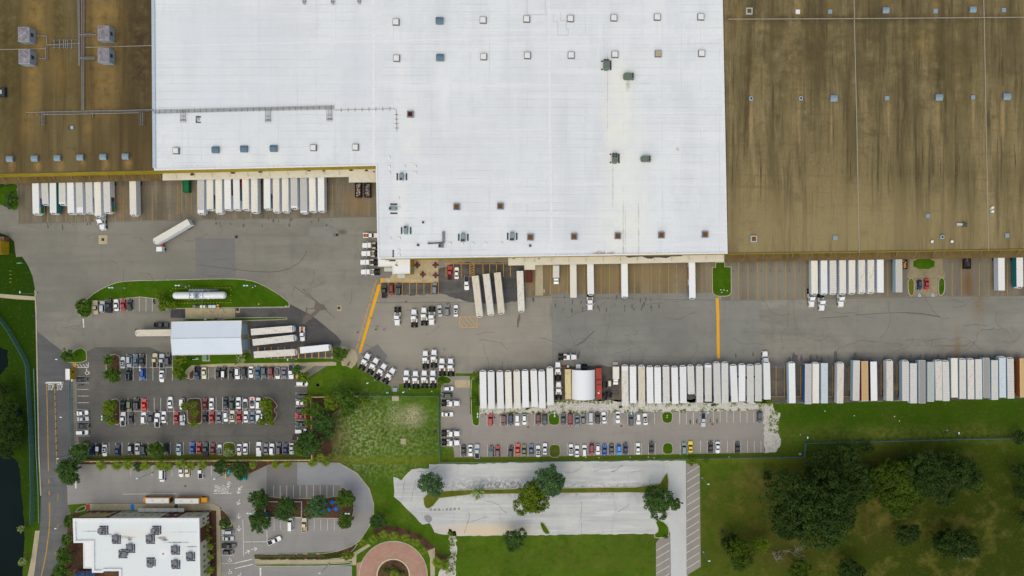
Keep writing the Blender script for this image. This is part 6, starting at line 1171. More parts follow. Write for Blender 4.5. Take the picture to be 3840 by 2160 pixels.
trailers('in the last stretch of bottom row', 'trailers in the long bottom row', [c('N',1392,870,'p',3549,1503.5,'ribbed','ribbed grey trailer',side=(150,172,178)),c('N',1524,818,'N',1530,1410,'cream','cream trailer',hoop=False,side=(164,180,188)),c('N',1650,840,'N',1652,1430,'stone','stone grey trailer',side=(156,172,190)),c('N',1772,840,'N',1777,1435,'dirty','stained white trailer',side=(150,164,186)),c('N',1890,835,'N',1896,1435,'stone','stone grey trailer',hoop=False,side=(156,172,190),graphic=[(1,.7,.8,1.5,2.9,(130,40,50))]),c('N',2005,815,'N',2015,1410,'dgrey','dark grey roofed trailer',hoop=False,side=(160,184,196)),c('N',2133,850,'N',2136,1445,'stone','stone grey trailer',hoop=False,side=(150,178,196)),c('N',2250,812,'N',2255,1410,'ltblue','pale blue roofed trailer',side=(150,172,186)),c('N',2370,828,'N',2380,1425,'ribbed','ribbed grey trailer',side=(146,162,184)),c('N',2562,822,'N',2568,1405,'tanroof','orange brown trailer at the photo edge',hoop=False,side=(150,84,24))])
for t, x, y, hx in (('N',1005,968,0),('N',1028,1085,0),('N',1012,1308,0),('N',1010,1428,0),('N',1060,1045,0)): pass
trailers('pointing away from the wash shed door', 'beige trailers beside the wash shed', [c('J',1835,375,'J',1213,425,'dirty','beige stained trailer'),c('J',1855,513,'J',1238,582,'dirty','beige stained trailer'),c('J',1872,730,'J',1256,768,'dirty','beige stained trailer')], 'y')
o = trailer(T['J'](2385,658),T['J'](1953,700),'bright'); tag(o, 'white trailer alone at the right end of the yellow bays by the shed', 'semi trailer')
o = trailer((512,1249),(662,1247.5),'beige',zt=4.0); tag(o, 'beige trailer half driven into the left end of the wash shed', 'semi trailer')
# box trucks
def box_truck(px, py, hd, bl, label, tint, lift=False):
    r = empty('box_truck', (*P2(px, py, 3), .02), math.radians(hd)); tag(r, label, 'box truck', 'box trucks'); x1 = bl/2
    MB().bbox(-x1,-1.28,1.0,x1,1.28,3.6,.05).build('box', sidemat((206,208,208)), r); MB().box(-x1+.06,-1.2,3.59,x1-.06,1.2,3.62).build('roof', roofmat(tint), r)
    cab = MB(); cab.loft([[(x1+.25,-1.05,.5),(x1+2.5,-1.0,.5),(x1+2.5,1.0,.5),(x1+.25,1.05,.5)],[(x1+.25,-1.05,1.3),(x1+2.5,-.95,1.2),(x1+2.5,.95,1.2),(x1+.25,1.05,1.3)],[(x1+.25,-1.0,1.5),(x1+1.5,-1.0,1.5),(x1+1.5,1.0,1.5),(x1+.25,1.0,1.5)],[(x1+.3,-.9,2.4),(x1+1.1,-.85,2.4),(x1+1.1,.85,2.4),(x1+.3,.9,2.4)]]); cab.build('cab', paint('white'), r)
    MB().quad((x1+1.52,-.9,1.55),(x1+1.52,.9,1.55),(x1+1.14,.8,2.35),(x1+1.14,-.8,2.35)).build('windscreen', GLASS, r)
    MB().box(-x1,-.45,.6,x1+2.2,.45,.99).build('chassis', CHASS, r)
    for x in (x1+1.6,-x1+1.4):
        for sy in (-1,1): link('wheel', TCM['wf'], r, TYRE, (x, sy*.95, .52))
    if lift: MB().bbox(-x1-1.5,-1.0,.5,-x1-.35,1.0,.62,.02).build('tail_lift', flat('lift_pale',(196,192,176)), r)
    return r
box_truck(*T['E'](665,718),-90,5.0,'grey boxed truck with white cab docked under the white canopy','stone')
box_truck(*T['L'](1569,1038),-90,5.0,'cream boxed truck with tail lift facing down beside the stained beige trailer','cream',True)
# school buses
BUSY = flat('bus_yellow', (232,152,8), .45, .4); BUSB = flat('bus_brown_stripe', (84,52,40))
def bus(px, py, hd, L, label, nose):
    r = empty('school_bus', (*P2(px, py, 3), .02), math.radians(hd)); tag(r, label, 'bus', 'school buses'); h = L/2
    MB().loft([[(-h,-1.2,.5),(h,-1.2,.5),(h,1.2,.5),(-h,1.2,.5)],[(-h,-1.2,2.5),(h,-1.2,2.5),(h,1.2,2.5),(-h,1.2,2.5)],[(-h+.1,-1.1,2.9),(h-.1,-1.1,2.9),(h-.1,1.1,2.9),(-h+.1,1.1,2.9)]], True, False).build('body', BUSY, r)
    MB().loft([[(-h+.1,-1.1,2.88),(h-.1,-1.1,2.88),(h-.1,1.1,2.88),(-h+.1,1.1,2.88)],[(-h+.2,-.8,3.1),(h-.2,-.8,3.1),(h-.2,.8,3.1),(-h+.2,.8,3.1)]]).build('roof', flat('bus_roof_white',(232,230,220)), r)
    hd_ = MB(); hd_.loft([[(h,-1.1,.5),(h+nose-.3,-1.0,.5),(h+nose,-.6,.5),(h+nose,.6,.5),(h+nose-.3,1.0,.5),(h,1.1,.5)],[(h,-1.1,1.5),(h+nose-.4,-.95,1.4),(h+nose-.1,-.6,1.35),(h+nose-.1,.6,1.35),(h+nose-.4,.95,1.4),(h,1.1,1.5)],[(h,-.8,1.75),(h+nose-.6,-.6,1.6),(h+nose-.4,-.4,1.55),(h+nose-.4,.4,1.55),(h+nose-.6,.6,1.6),(h,.8,1.75)]]); hd_.build('bonnet', BUSY, r)
    MB().quad((h+.02,-1.0,1.75),(h+.02,1.0,1.75),(h-.02,.95,2.6),(h-.02,-.95,2.6)).build('windscreen', GLASS, r)
    for sy in (-1,1):
        m = MB(); q = [(-h+.3,sy*1.215,1.6),(h-.3,sy*1.215,1.6),(h-.3,sy*1.215,2.35),(-h+.3,sy*1.215,2.35)]; m.add(q, [(0,1,2,3) if sy < 0 else (3,2,1,0)]); m.build('side_window', GLASS, r)
        m = MB(); m.box(-h+.1,min(sy*1.2,sy*1.23),1.1,h-.1,max(sy*1.2,sy*1.23),1.25); m.build('side_stripe', BUSB, r)
        for x in (h+.6,-h+2.6): link('wheel', TCM['wf'], r, TYRE, (x, sy*1.0, .52))
    for x in (-h*.5,h*.4): MB().bbox(x-.35,-.35,3.08,x+.35,.35,3.2,.05).build('roof_hatch', flat('hatch_cream',(206,200,184)), r)
    MB().box(-h-.06,-.9,.6,-h,.9,2.6).build('rear_door', BUSB, r)
    return r
bus(*T['BB'](472,560),180,9.6,'left school bus parked at the kerb with its orange nose pointing left',2.0)
bus(*T['BB'](820,565),0,9.9,'right school bus parked at the kerb with its orange nose pointing right',2.5)
# open containers and dumpsters
def skip(px, py, w, l, h, colr, load, label, rz=90, cat='dumpster', name='waste_container', rib=True):
    r = empty(name, (*P2(px, py, h), .02), math.radians(rz)); tag(r, label, cat); m = flat('skip_paint', colr)
    MB().ring([(-l/2,-w/2),(l/2,-w/2),(l/2,w/2),(-l/2,w/2)],[(-l/2+.1,-w/2+.1),(l/2-.1,-w/2+.1),(l/2-.1,w/2-.1),(-l/2+.1,w/2-.1)],.1,h).build('container_body', m, r)
    mb = MB()
    for k in range(5):
        x = -l/2+l*(k+.5)/5; mb.box(x-.06,-w/2-.08,.1,x+.06,-w/2,h-.05); mb.box(x-.06,w/2,.1,x+.06,w/2+.08,h-.05)
    if rib: mb.build('rib', m, r)
    if load:
        cols, n = load
        MB().box(-l/2+.1,-w/2+.1,.1,l/2-.1,w/2-.1,h*.55).build('load_base', flat('load_dark',(50,44,42)), r)
        for ci, cc in enumerate(cols):
            mb = MB()
            for k in range(n):
                x, y = srnd.uniform(-l/2+.4,l/2-.4), srnd.uniform(-w/2+.35,w/2-.35); a = srnd.uniform(0,3.1); s_ = srnd.uniform(.18,.5); zz = h*.6+srnd.uniform(0,.35)
                ux, uy = math.cos(a)*s_, math.sin(a)*s_; mb.add([(x-ux,y-uy,zz),(x+uy*.6,y-ux*.6,zz+srnd.uniform(-.1,.1)),(x+ux,y+uy,zz),(x-uy*.6,y+ux*.6,zz+srnd.uniform(0,.2))], [(0,1,2,3)])
            mb.build('waste', flat('waste', cc), r)
    else: MB().box(-l/2+.1,-w/2+.1,h-.25,l/2-.1,w/2-.1,h-.2).build('cover', m, r)
    return r
cb = [(170,130,84),(196,190,182),(112,86,62)]
skip(*T['C'](248,690),2.3,6.0,2.2,(38,44,60),(cb,26),'dark open container full of brown cardboard, left of the pair beside the hall')
skip(*T['C'](388,690),2.3,6.0,2.2,(50,52,66),([(150,150,160),(178,140,100),(90,90,100)],26),'dark open container full of mixed scrap, right of the pair beside the hall')
skip(*T['B'](225,630),2.4,5.2,2.2,(8,98,58),None,'green waste compactor under the left white canopy')
skip(*T['E'](258,780),2.3,5.4,2.2,(92,34,26),None,'dark red waste compactor under the right white canopy')
skip(*T['G'](783,605),1.9,4.0,1.6,(40,44,60),([(196,140,60),(206,152,80)],16),'small open container of orange cardboard under the brown canopy')
skip(*T['G'](1732,595),2.4,4.4,2.0,(52,40,40),([(70,64,66),(110,110,116),(40,36,38)],22),'dark open container of black scrap under the brown canopy')
tag(MB().bbox(-.55,-.55,0,.55,.55,1.1,.08).build('waste_bin', flat('bin_white',(214,206,180)), loc=(*P2(*T['L'](1475,1200),1),.03)), 'pale upright cabinet between red container and cream box truck', 'cabinet'); bpy.data.objects['waste_bin'].scale = (1,2,1)
# motorcycles
def bike(px, py, rz, colr, label):
    r = empty('motorcycle', (*P2(px, py, .6), .03), math.radians(rz)); tag(r, label, 'motorcycle', 'motorcycles')
    for x in (-.7,.7): MB().loft([[(x+.32*math.cos(a*.52), y, .32+.32*math.sin(a*.52)) for a in range(12)] for y in (-.07,.07)]).build('wheel', TYRE, r)
    MB().loft([[(-.3,-.12,.4),(.4,-.14,.4),(.4,.14,.4),(-.3,.12,.4)],[(-.3,-.18,.75),(.45,-.2,.85),(.45,.2,.85),(-.3,.18,.75)]]).build('tank', flat('bike_paint', colr), r); MB().bbox(-.85,-.16,.65,-.25,.16,.8,.05).build('seat', BEDM, r); MB().tube((.5,-.42,1.0),(.5,.42,1.0),.03).build('handlebar', ROD, r); return r
bike(*T['O'](550,885),10,(60,90,140),'blue and white motorcycle in the left edge bay of the left car park'); bike(*T['H'](2322,1170),-80,(30,32,36),'black motorcycle at the right end of the row by the gas tank island')
bike(*T['K'](100,712),60,(40,42,46),'upper motorcycle on the sidewalk by the yellow striped crossing'); bike(*T['K'](105,905),60,(40,42,60),'lower motorcycle on the sidewalk pad by the slanted tractors')
# row of chassis and loose gear right of the red container
def frame(px, py, rz, l, label):
    r = empty('trailer_chassis', (*P2(px, py, .9), .02), math.radians(rz)); tag(r, label, 'trailer chassis'); mb = MB()
    for sy in (-.45,.45): mb.box(-l/2,sy-.09,.8,l/2,sy+.09,1.05)
    for k in range(6): mb.box(-l/2+l*k/5-.06,-.45,.85,-l/2+l*k/5+.06,.45,1.0)
    mb.build('frame', CHASS, r)
    for x in (-l/2+.8,-l/2+2.0):
        for sy in (-1,1): link('wheel', TCM['wd'], r, TYRE, (x, sy*.9, .52))
frame(*T['Z'](1255,720),90,4.6,'black trailer chassis right of the red container'); frame(*T['Z'](1390,1040),80,3.6,'black dolly chassis between red container and beige trailer'); frame(*T['Z'](710,280),0,3.4,'black dolly chassis above the fabric shelter'); frame(*T['Z'](1260,1120),70,2.6,'short black dolly at the lower end of the red container')
tag(MB().loft([[(.45*math.cos(a*.52),.45*math.sin(a*.52),z) for a in range(12)] for z in (0,.9)]).build('barrel', flat('barrel_red',(180,50,44)), loc=(*P2(*T['Z'](140,290),.9),.03)), 'red barrel above the yellow shipping container', 'barrel')
tag(MB().loft([[(.55*math.cos(a*.52),.55*math.sin(a*.52),z) for a in range(12)] for z in (0,.9)]).build('barrel', flat('barrel_pale',(190,206,192)), loc=(*P2(*T['Z'](227,262),.9),.03)), 'pale green round tank above the yellow shipping container', 'tank')
car(*T['Z'](520,400),90,'pickup','white'); tag(bpy.context.scene.objects[-1], None); [tag(o, 'white pickup with only its nose out of the fabric shelter', 'pickup truck') for o in bpy.data.objects if o.name.startswith('pickup_truck') and 'label' not in o.keys()]
# ================================================================== TREES AND PLANTS
def leafmat(name, base, dark, lightc):
    m = Mat(name, base, .8, .15); m.N((.9,.9,.9), .40, .62, dark, .85, 4).N((2.2,2.2,2.2), .52, .70, lightc, .6, 4); 
    m.rand(dark, .3); m.b.inputs['Transmission Weight'].default_value = 0.0; return m.done()
LEAF = dict(bright=leafmat('leaves_bright',(108,128,28),(76,100,16),(140,152,50)), mid=leafmat('leaves_mid',(78,106,34),(54,80,20),(106,130,54)), dark=leafmat('leaves_dark',(66,94,40),(44,68,24),(92,118,62)), blue=leafmat('leaves_bluegreen',(78,108,62),(52,78,44),(106,132,88)), pale=leafmat('leaves_pale',(150,166,104),(110,130,70),(180,190,136)), field=leafmat('leaves_field',(52,70,24),(38,54,15),(68,88,30)), fieldb=leafmat('leaves_field_light',(70,88,18),(50,68,11),(90,108,28)), fieldy=leafmat('leaves_field_yellow',(92,110,22),(64,84,12),(116,130,38)), palm=leafmat('leaves_palm',(110,126,34),(76,98,18),(150,154,62)))
BARK = Mat('bark', (98,84,68), .95, .05).N((2,2,6), .4, .7, (66,54,44), .9).done(); DEADW = flat('dead_wood', (150,142,130)); PTR = flat('palm_trunk', (128,118,100))
def crown_mesh(seed, nclump, ncard, card, flatness=.75, lobes=5):
    r = random.Random(seed); mb = MB()
    lob = [(r.uniform(0,6.28), r.uniform(.3,.55), r.uniform(.45,.7)) for _ in range(lobes)]
    cl = []
    for k in range(nclump):
        if k < nclump*.75:
            a, d, s = lob[k % lobes]; cx, cy = math.cos(a)*d, math.sin(a)*d; rr = s
        else: cx = cy = 0; rr = .7
        th = r.uniform(0,6.28); u = r.uniform(-.25,1); q = math.sqrt(max(0,1-u*u)); dd = rr*r.uniform(.72,1.0)
        cl.append((cx+q*math.cos(th)*dd, cy+q*math.sin(th)*dd, u*dd*flatness*.95, r.uniform(.12,.22)*(1 if ncard < 45 else .75)))
    for cx, cy, cz, cr in cl:
        for _ in range(ncard):
            v = Vector((r.gauss(0,1), r.gauss(0,1), r.gauss(.35,1))).normalized(); p = Vector((cx,cy,cz))+v*cr*r.uniform(.6,1.05)
            n = (v+Vector((r.gauss(0,.45), r.gauss(0,.45), r.gauss(.3,.45)))).normalized(); t = n.orthogonal().normalized(); t = Matrix.Rotation(r.uniform(0,6.28),3,n) @ t; b = n.cross(t); s = card*r.uniform(.6,1.25)
            mb.add([p-t*s, p-b*s*.55, p+t*s, p+b*s*.55], [(0,1,2,3)])
    me = mb.mesh('tree_crown', LEAF['mid']); return me
CR = {k: [crown_mesh(100+k*10+i, n, c, s) for i in range(m)] for k, n, c, s, m in ((0,64,30,.095,4),(1,150,40,.062,3),(2,380,46,.036,2))}
def trunk_mesh(seed):
    r = random.Random(seed); mb = MB(); mb.tube((0,0,0),(.03,.02,.55),.075,.05,8)
    for k in range(6):
        a = k*1.05+r.uniform(-.3,.3); p = Vector((.03,.02,.4+.03*k)); q = p+Vector((math.cos(a)*.4, math.sin(a)*.4, .32)); mb.tube(p, q, .035, .018, 6); mb.tube(q, q+Vector((math.cos(a+.5)*.22, math.sin(a+.5)*.22, .16)), .018, .008, 5)
    return mb.mesh('tree_trunk', BARK)
TRK = [trunk_mesh(i) for i in range(3)]
def tree(px, py, rpx, kind, name='tree', hf=1.15):
    rz_ = rpx*H/F*1.06; zc = rz_*hf+1.0; x, y = P2(px, py, zc+rz_*.35)
    root = empty(name, (x, y, 0), rnd.uniform(0,6.28)); lod = 0 if rpx < 27 else 1 if rpx < 75 else 2
    c = link('crown', CR[lod][rnd.randrange(len(CR[lod]))], root, LEAF[kind], (0,0,zc), (0,0,rnd.uniform(0,6.28)), (rz_*1.02*rnd.uniform(.92,1.08), rz_*1.02*rnd.uniform(.92,1.08), rz_*.95))
    link('trunk', TRK[rnd.randrange(3)], root, BARK, (0,0,0), (0,0,0), (rz_*.9, rz_*.9, zc*1.35)); root['category'] = 'tree'; return root
def fronds(seed):
    r = random.Random(seed); mb = MB()
    for k in range(24):
        a = k*2.399+r.uniform(-.2,.2); el = r.uniform(-.35,1.0); d = Vector((math.cos(a), math.sin(a), 0)); n = Vector((-d.y, d.x, 0)); L_ = r.uniform(1.7,2.3); prev = Vector((0,0,0)); e = el
        pts = []
        for s in range(5): pts.append(prev.copy()); prev = prev+(d*math.cos(e)+Vector((0,0,math.sin(e))))*L_/5; e -= .33
        pts.append(prev)
        for s in range(5):
            for sd in (-1,1):
                for j in range(2):
                    p = pts[s].lerp(pts[s+1], j*.5); w = (.16+.5*math.sin(math.pi*min(1,(s+j*.5+.6)/5.4)))
                    mb.add([p, p+(pts[s+1]-pts[s])*.35, p+n*sd*w+(pts[s+1]-pts[s])*.9+Vector((0,0,-.12*w)), p+n*sd*w*.8+(pts[s+1]-pts[s])*.5+Vector((0,0,-.1*w))], [(0,1,2,3)])
    return mb.mesh('palm_fronds', LEAF['palm'])
FR = [fronds(i) for i in range(3)]; PTM = (lambda m: (m.tube((0,0,0),(.1,.05,.5),.22,.17,8), m.tube((.1,.05,.5),(0,0,1),.17,.15,8), m)[-1])(MB()).mesh('palm_trunk', PTR)
def palm(px, py, rpx, h=6.5, kind='palm'):
    s = rpx*H/F/2.0; root = empty('palm_tree', (*P2(px, py, h), 0), rnd.uniform(0,6.28)); link('fronds', FR[rnd.randrange(3)], root, LEAF[kind], (0,0,h), (0,0,rnd.uniform(0,6)), (s,s,s)); link('trunk', PTM, root, PTR, (0,0,0), (0,0,0), (1,1,h)); root['category'] = 'palm tree'; return root
def plant_rows(place, group, lst, axis='x', fn=None):
    it = []
    for a in lst:
        if a[0] == 'palm': o = palm(*a[1:]); d = 'palm tree'
        else:
            k, px, py, r, *nm = a; o = tree(px, py, r, k); d = nm[0] if nm else dict(bright='bright green tree', mid='green tree', dark='dark green tree', blue='blue green tree', pale='pale sparse tree', field='dark field tree', fieldb='olive field tree', fieldy='yellow green field tree')[k]
        o['group'] = group; it.append((o, d, a[1] if axis == 'x' else a[2]))
    label_row(it, place, axis)
plant_rows('at the left end of left car park', 'trees in the left car park', [('mid',250,1333,26),('mid',403,1349,22),('mid',414,1408,30),('bright',403,1530,27),('bright',392,1566,16),('bright',417,1580,17)],'y')
plant_rows('between the wash shed and left car park', 'trees in the left car park', [('bright',667,1347,26),('bright',660,1392,23),('mid',680,1412,17),('pale',901,1345,20),('mid',1270,1328,27),('mid',1114,1388,20),('bright',1137,1412,25)])
plant_rows('by the gas tank island', 'trees around the gas tank island', [('mid',300,1140,24),('mid',306,1170,22),('bright',598,1113,19),('bright',606,1143,22),('bright',640,1143,18)])
plant_rows('along the right edge of left car park', 'trees in the left car park', [('bright',1147,1502,19),('bright',1144,1545,16),('bright',1150,1585,15)],'y')
plant_rows('on the centre planted island', 'trees in the left car park', [('bright',690,1524,17),('bright',720,1518,16),('bright',726,1550,16),('bright',722,1586,17)],'y')
plant_rows('on the right heart shaped island', 'trees in the left car park', [('bright',997,1513,24),('bright',1003,1549,21),('bright',978,1581,16),('bright',1010,1580,17)],'y')
plant_rows('along the bottom edge of left car park', 'trees in the left car park', [('dark',289,1692,38),('mid',578,1690,32),('pale',851,1697,17),('mid',1131,1686,36),('dark',1158,1664,50)])
plant_rows('in the thicket right of left car park', 'trees in the thicket', [('dark',1210,1588,40),('mid',1187,1535,30),('bright',1238,1510,28),('mid',1289,1486,36),('mid',1302,1527,32),('bright',1360,1506,17),('dark',1225,1625,26)])
plant_rows('in the line along the cream wall', 'palms along the cream wall', [('palm',379,1746,22),('palm',438,1746,21),('palm',480,1743,21),('dark',514,1752,18,'small dark round tree'),('palm',545,1746,21),('palm',599,1744,21),('palm',630,1750,20),('palm',678,1741,20),('palm',715,1747,20),('palm',759,1744,20),('dark',824,1755,29,'large dark round tree'),('dark',894,1764,36,'very large dark round tree'),('palm',948,1744,16),('palm',1032,1743,18),('palm',1077,1743,18),('palm',1172,1737,18),('palm',1202,1715,18),('palm',1221,1735,17)])
plant_rows('on the school car park island', 'trees on the school island', [('dark',966,1876,37),('dark',969,1960,41),('dark',1067,1914,41),('blue',1187,1915,40),('mid',1290,1874,35),('mid',1292,1953,32)])
plant_rows('beside the school loop road', 'plants beside the school loop road', [('dark',1416,1954,31),('palm',1364,2033,17,4.0),('palm',1401,2019,18,4.0),('palm',1438,2002,18,4.0),('palm',1476,2008,19,4.0),('palm',1522,2014,17,4.0),('palm',1560,2033,19,4.0),('palm',1589,2065,17,4.0),('palm',1640,2108,22,4.0),('palm',1668,2118,22,4.0),('bright',1304,2087,19)])
plant_rows('on the weathered white pavement', 'trees on the weathered pavement', [('blue',1614,1818,46),('pale',1794,1852,23),('fieldy',1998,1886,58,'large yellow green tree'),('mid',2000,1845,26),('blue',2058,1808,56),('dark',2480,1888,54),('dark',2535,1890,26),('dark',1926,2020,38)])
plant_rows('at the fence above the angled bays', 'young trees by the fence', [('bright',2594,1732,15),('bright',2649,1732,13)])
plant_rows('along the road left of the school', 'trees along the entrance road', [('dark',243,1773,46),('mid',251,1958,24),('mid',241,2028,23),('mid',234,2090,31),('mid',224,2146,30)],'y')
plant_rows('against the right wall of the school', 'plants along the school wall', [('bright',770,1979,18),('bright',771,2016,19),('palm',788,2050,14,4.5),('palm',788,2089,13,4.5),('palm',787,2139,16,4.5)],'y')
plant_rows('right of the school buses', 'trees by the school entrance', [('dark',838,1960,20)])
plant_rows('at the upper left corner by the canopy', 'trees at the left edge', [('dark',34,738,22),('dark',30,764,18),('dark',0,690,16)],'y')
plant_rows('in the swamp beside the lake', 'trees around the lake', [('field',20,1545,36),('field',46,1590,30),('field',12,1612,38),('field',42,1655,32),('field',5,1470,30),('pale',74,1985,15),('pale',77,2108,16),('field',12,1690,30)],'y')
plant_rows('in the dark grove at the lower right', 'trees in the field grove', [('field',3052,1915,128,'largest dark oak'),('field',2965,1950,72),('field',3150,1965,74),('field',3186,1728,62),('field',3088,1775,66),('fieldb',3062,1790,34),('fieldb',3312,1775,46),('fieldb',3390,1798,64),('fieldb',3448,1830,54),('fieldb',3352,1862,52),('fieldb',3388,1905,48),('field',3530,1780,86),('field',3462,1755,56),('field',3625,1784,62),('field',3552,1850,52),('fieldb',3134,2010,28),('field',3215,1830,66),('field',3150,1840,60),('field',3258,1685,24),('fieldb',3268,1855,34),('fieldb',3290,1815,30),('field',3240,1770,34),('field',3420,1740,40),('fieldb',3490,1830,40),('field',3580,1745,44),('fieldb',3668,1815,30)])
plant_rows('scattered along the bottom of field', 'trees in the field', [('field',2740,2036,32),('fieldb',2782,2082,56),('fieldy',2858,2044,34),('field',3410,2012,44),('field',3198,2150,48),('fieldb',3003,2140,42),('field',2879,1784,18),('field',3588,2046,62),('field',3640,2065,40),('field',3530,2030,32)])
plant_rows('at the right photo edge in the field', 'trees in the field', [('field',3832,1640,26),('field',3838,1780,36),('field',3842,1850,30),('field',3845,1940,24)],'y')
plant_rows('on the grass by the tractors', 'small trees by the tractors', [('bright',1652,1440,12),('bright',1643,1455,10),('bright',1275,1345,14),('bright',1782,1408,15),('mid',1792,1425,14),('bright',1775,1497,12),('mid',1787,1515,13)])
def deadtree(px, py, s, label):
    r = empty('dead_tree', (*P2(px, py, 2), 0), rnd.uniform(0,6)); tag(r, label, 'dead tree'); mb = MB(); q = random.Random(int(px))
    def br(p, d, l, rad, k):
        e = p+d*l; mb.tube(p, e, rad, rad*.6, 5)
        if k:
            for _ in range(3): br(e, (d+Vector((q.gauss(0,.6), q.gauss(0,.6), q.gauss(.05,.3)))).normalized(), l*q.uniform(.6,.85), rad*.6, k-1)
    for _ in range(4): br(Vector((0,0,.2)), Vector((q.gauss(0,.7), q.gauss(0,.7), .6)).normalized(), 2.2*s, .14*s, 3)
    mb.build('branches', DEADW, r); MB().tube((0,0,0),(0,0,1.6*s),.24*s,.16*s,8).build('trunk', DEADW, r)
deadtree(2978,2080,1.0,'bare grey dead tree at lower right, taller of the pair'); deadtree(2915,2106,.9,'bare grey dead tree at lower right, left of the pair'); deadtree(3575,2050,1.5,'bare pale branches rising from the dark tree at lower right'); deadtree(1358,1510,.4,'small bare bush at the corner of the cream wall')
# bushes and hedges
HB = crown_mesh(77, 40, 18, .1, .9, 6)
def hedge(t, x0, y0, x1, y1, label):
    a = P2(*T[t](x0,y0)); b = P2(*T[t](x1,y1)); r = empty('hedge', ((a[0]+b[0])/2, (a[1]+b[1])/2, 0)); tag(r, label, 'hedge', 'clipped hedges'); q = random.Random(int(x0)); mb = MB(); lx, ly = abs(b[0]-a[0]), abs(b[1]-a[1])
    for _ in range(int(lx*ly*26)):
        p = Vector((q.uniform(-lx/2,lx/2), q.uniform(-ly/2,ly/2), q.uniform(.2,.75))); n = Vector((q.gauss(0,.5), q.gauss(0,.5), 1)).normalized(); t_ = n.orthogonal().normalized(); b_ = n.cross(t_); s = q.uniform(.1,.22); mb.add([p-t_*s,p-b_*s,p+t_*s,p+b_*s],[(0,1,2,3)])
    mb.build('foliage', LEAF['mid'], r); MB().box(-lx/2+.1,-ly/2+.1,0,lx/2-.1,ly/2-.1,.35).build('stems', BARK, r)
for a in (('BC',235,1198,480,1215,'upper left clipped hedge along the school loop'),('BC',500,1192,720,1214,'second clipped hedge along the school loop'),('BC',735,1188,810,1213,'short clipped hedge left of the gap'),('BC',860,1188,960,1212,'short clipped hedge right of the gap'),('BC',1000,1188,1065,1210,'rightmost short clipped hedge in the upper line'),('BC',300,1238,510,1254,'lower left clipped hedge along the walk'),('BC',535,1238,605,1254,'short middle clipped hedge along the walk'),('BC',640,1238,830,1254,'third clipped hedge along the walk'),('BC',850,1238,1055,1250,'rightmost clipped hedge along the walk')): hedge(*a)
sh = []
for k in range(26):
    x, y = 1075+ (k % 9)*24, 1195+(k//9)*22 - (k % 9)*3
    if x > 1270: continue
    px, py = T['BC'](x, y); o = bpy.data.objects.new('shrub', HB); col.objects.link(o); o.location = (*P2(px,py), .3); o.scale = (.5,.5,.5); o.rotation_euler = (0,0,k); tag(o, 'small round shrub planted in the mulch at the right end of hedges', 'shrub', 'small shrubs in the mulch bed')
for t, x, y, s, lab in (('BD',155,1370,1.1,'bright green shrub inside the round planter'),('BD',335,1400,.9,'dark shrub at the right inside the round planter'),('BD',228,1325,.6,'smallest shrub inside the round planter'),('BE',1560,975,.7,'shrub on the grass tip beside the concrete lane')):
    o = bpy.data.objects.new('shrub', HB); col.objects.link(o); o.location = (*P2(*T[t](x,y)), .4); o.scale = (s*1.6,s*1.6,s*1.2); tag(o, lab, 'shrub')
palm(1480,2152,18,2.0); [tag(o, 'low palm in the middle of the round planter', 'palm tree') for o in bpy.data.objects if o.name.startswith('palm_tree') and 'label' not in o.keys()]
# weeds along the gravel as stuff
wd = MB(); q = random.Random(9)
def weeds(px, py, r, n):
    x, y = P2(px, py)
    for _ in range(n):
        p = Vector((x+q.gauss(0,r*.6), y+q.gauss(0,r*.6), q.uniform(.05,.3))); nn = Vector((q.gauss(0,.6), q.gauss(0,.6), 1)).normalized(); t_ = nn.orthogonal().normalized(); b_ = nn.cross(t_); s = q.uniform(.1,.28); wd.add([p-t_*s,p-b_*s,p+t_*s,p+b_*s],[(0,1,2,3)])
for k in range(60):
    x = 1815+q.random()*1050; weeds(x, 1551-(x-1800)*.014+q.uniform(-4,2), .5, 12)
for k in range(26): weeds(2330+q.random()*540, 1512+q.uniform(-5,6), 1.0, 22)
for k in range(14): weeds(2085+k*16, 1506+q.uniform(-2,6), .6, 16)
for k in range(30): weeds(2905+q.uniform(-22,22), 1540+q.random()*80, .6, 10)
for k in range(6): weeds(2880+q.uniform(-8,16), 1508+q.uniform(-8,8), 1.2, 26)
for k in range(40): weeds(1695+q.uniform(-20,14), 1995+q.random()*160, .7, 12)
tag(wd.build('weeds', LEAF['bright']), None, None, None, 'stuff')
# ================================================================== LIGHT POLES
POLE = flat('pole_steel', (128,150,156), .5, .4); HEADM = flat('lamp_head', (196,222,230), .4, .4); POLED = flat('pole_dark', (70,78,76), .5, .4)
PMESH = {}
def pole(t, x, y, rz, double=False, h=9.0, dark=False, name='light_pole'):
    px, py = T[t](x, y); r = empty(name, (*P2(px, py, h), .02), math.radians(rz)); r['category'] = 'light pole'; r['group'] = 'light poles'
    k = ('p', h, dark)
    if k not in PMESH: PMESH[k] = MB().tube((0,0,0),(0,0,h),.11,.07,8).mesh('pole', POLED if dark else POLE)
    if 'hd' not in PMESH:
        PMESH['hd'] = MB().loft([[(.1,-.14,0),(.7,-.3,0),(1.0,-.2,0),(1.0,.2,0),(.7,.3,0),(.1,.14,0)],[(.1,-.1,.14),(.7,-.24,.2),(.95,-.16,.14),(.95,.16,.14),(.7,.24,.2),(.1,.1,.14)]]).mesh('lamp_head', HEADM); PMESH['bs'] = MB().prism([(.3*math.cos(a*.785),.3*math.sin(a*.785)) for a in range(8)],0,.6).mesh('pole_base', flat('base_concrete',(180,176,164)))
    link('pole', PMESH[k], r, None); link('pole_base', PMESH['bs'], r, None); link('lamp_head', PMESH['hd'], r, None, (0,0,h-.1))
    if double: link('lamp_head', PMESH['hd'], r, None, (0,0,h-.1), (0,0,math.pi))
    return r
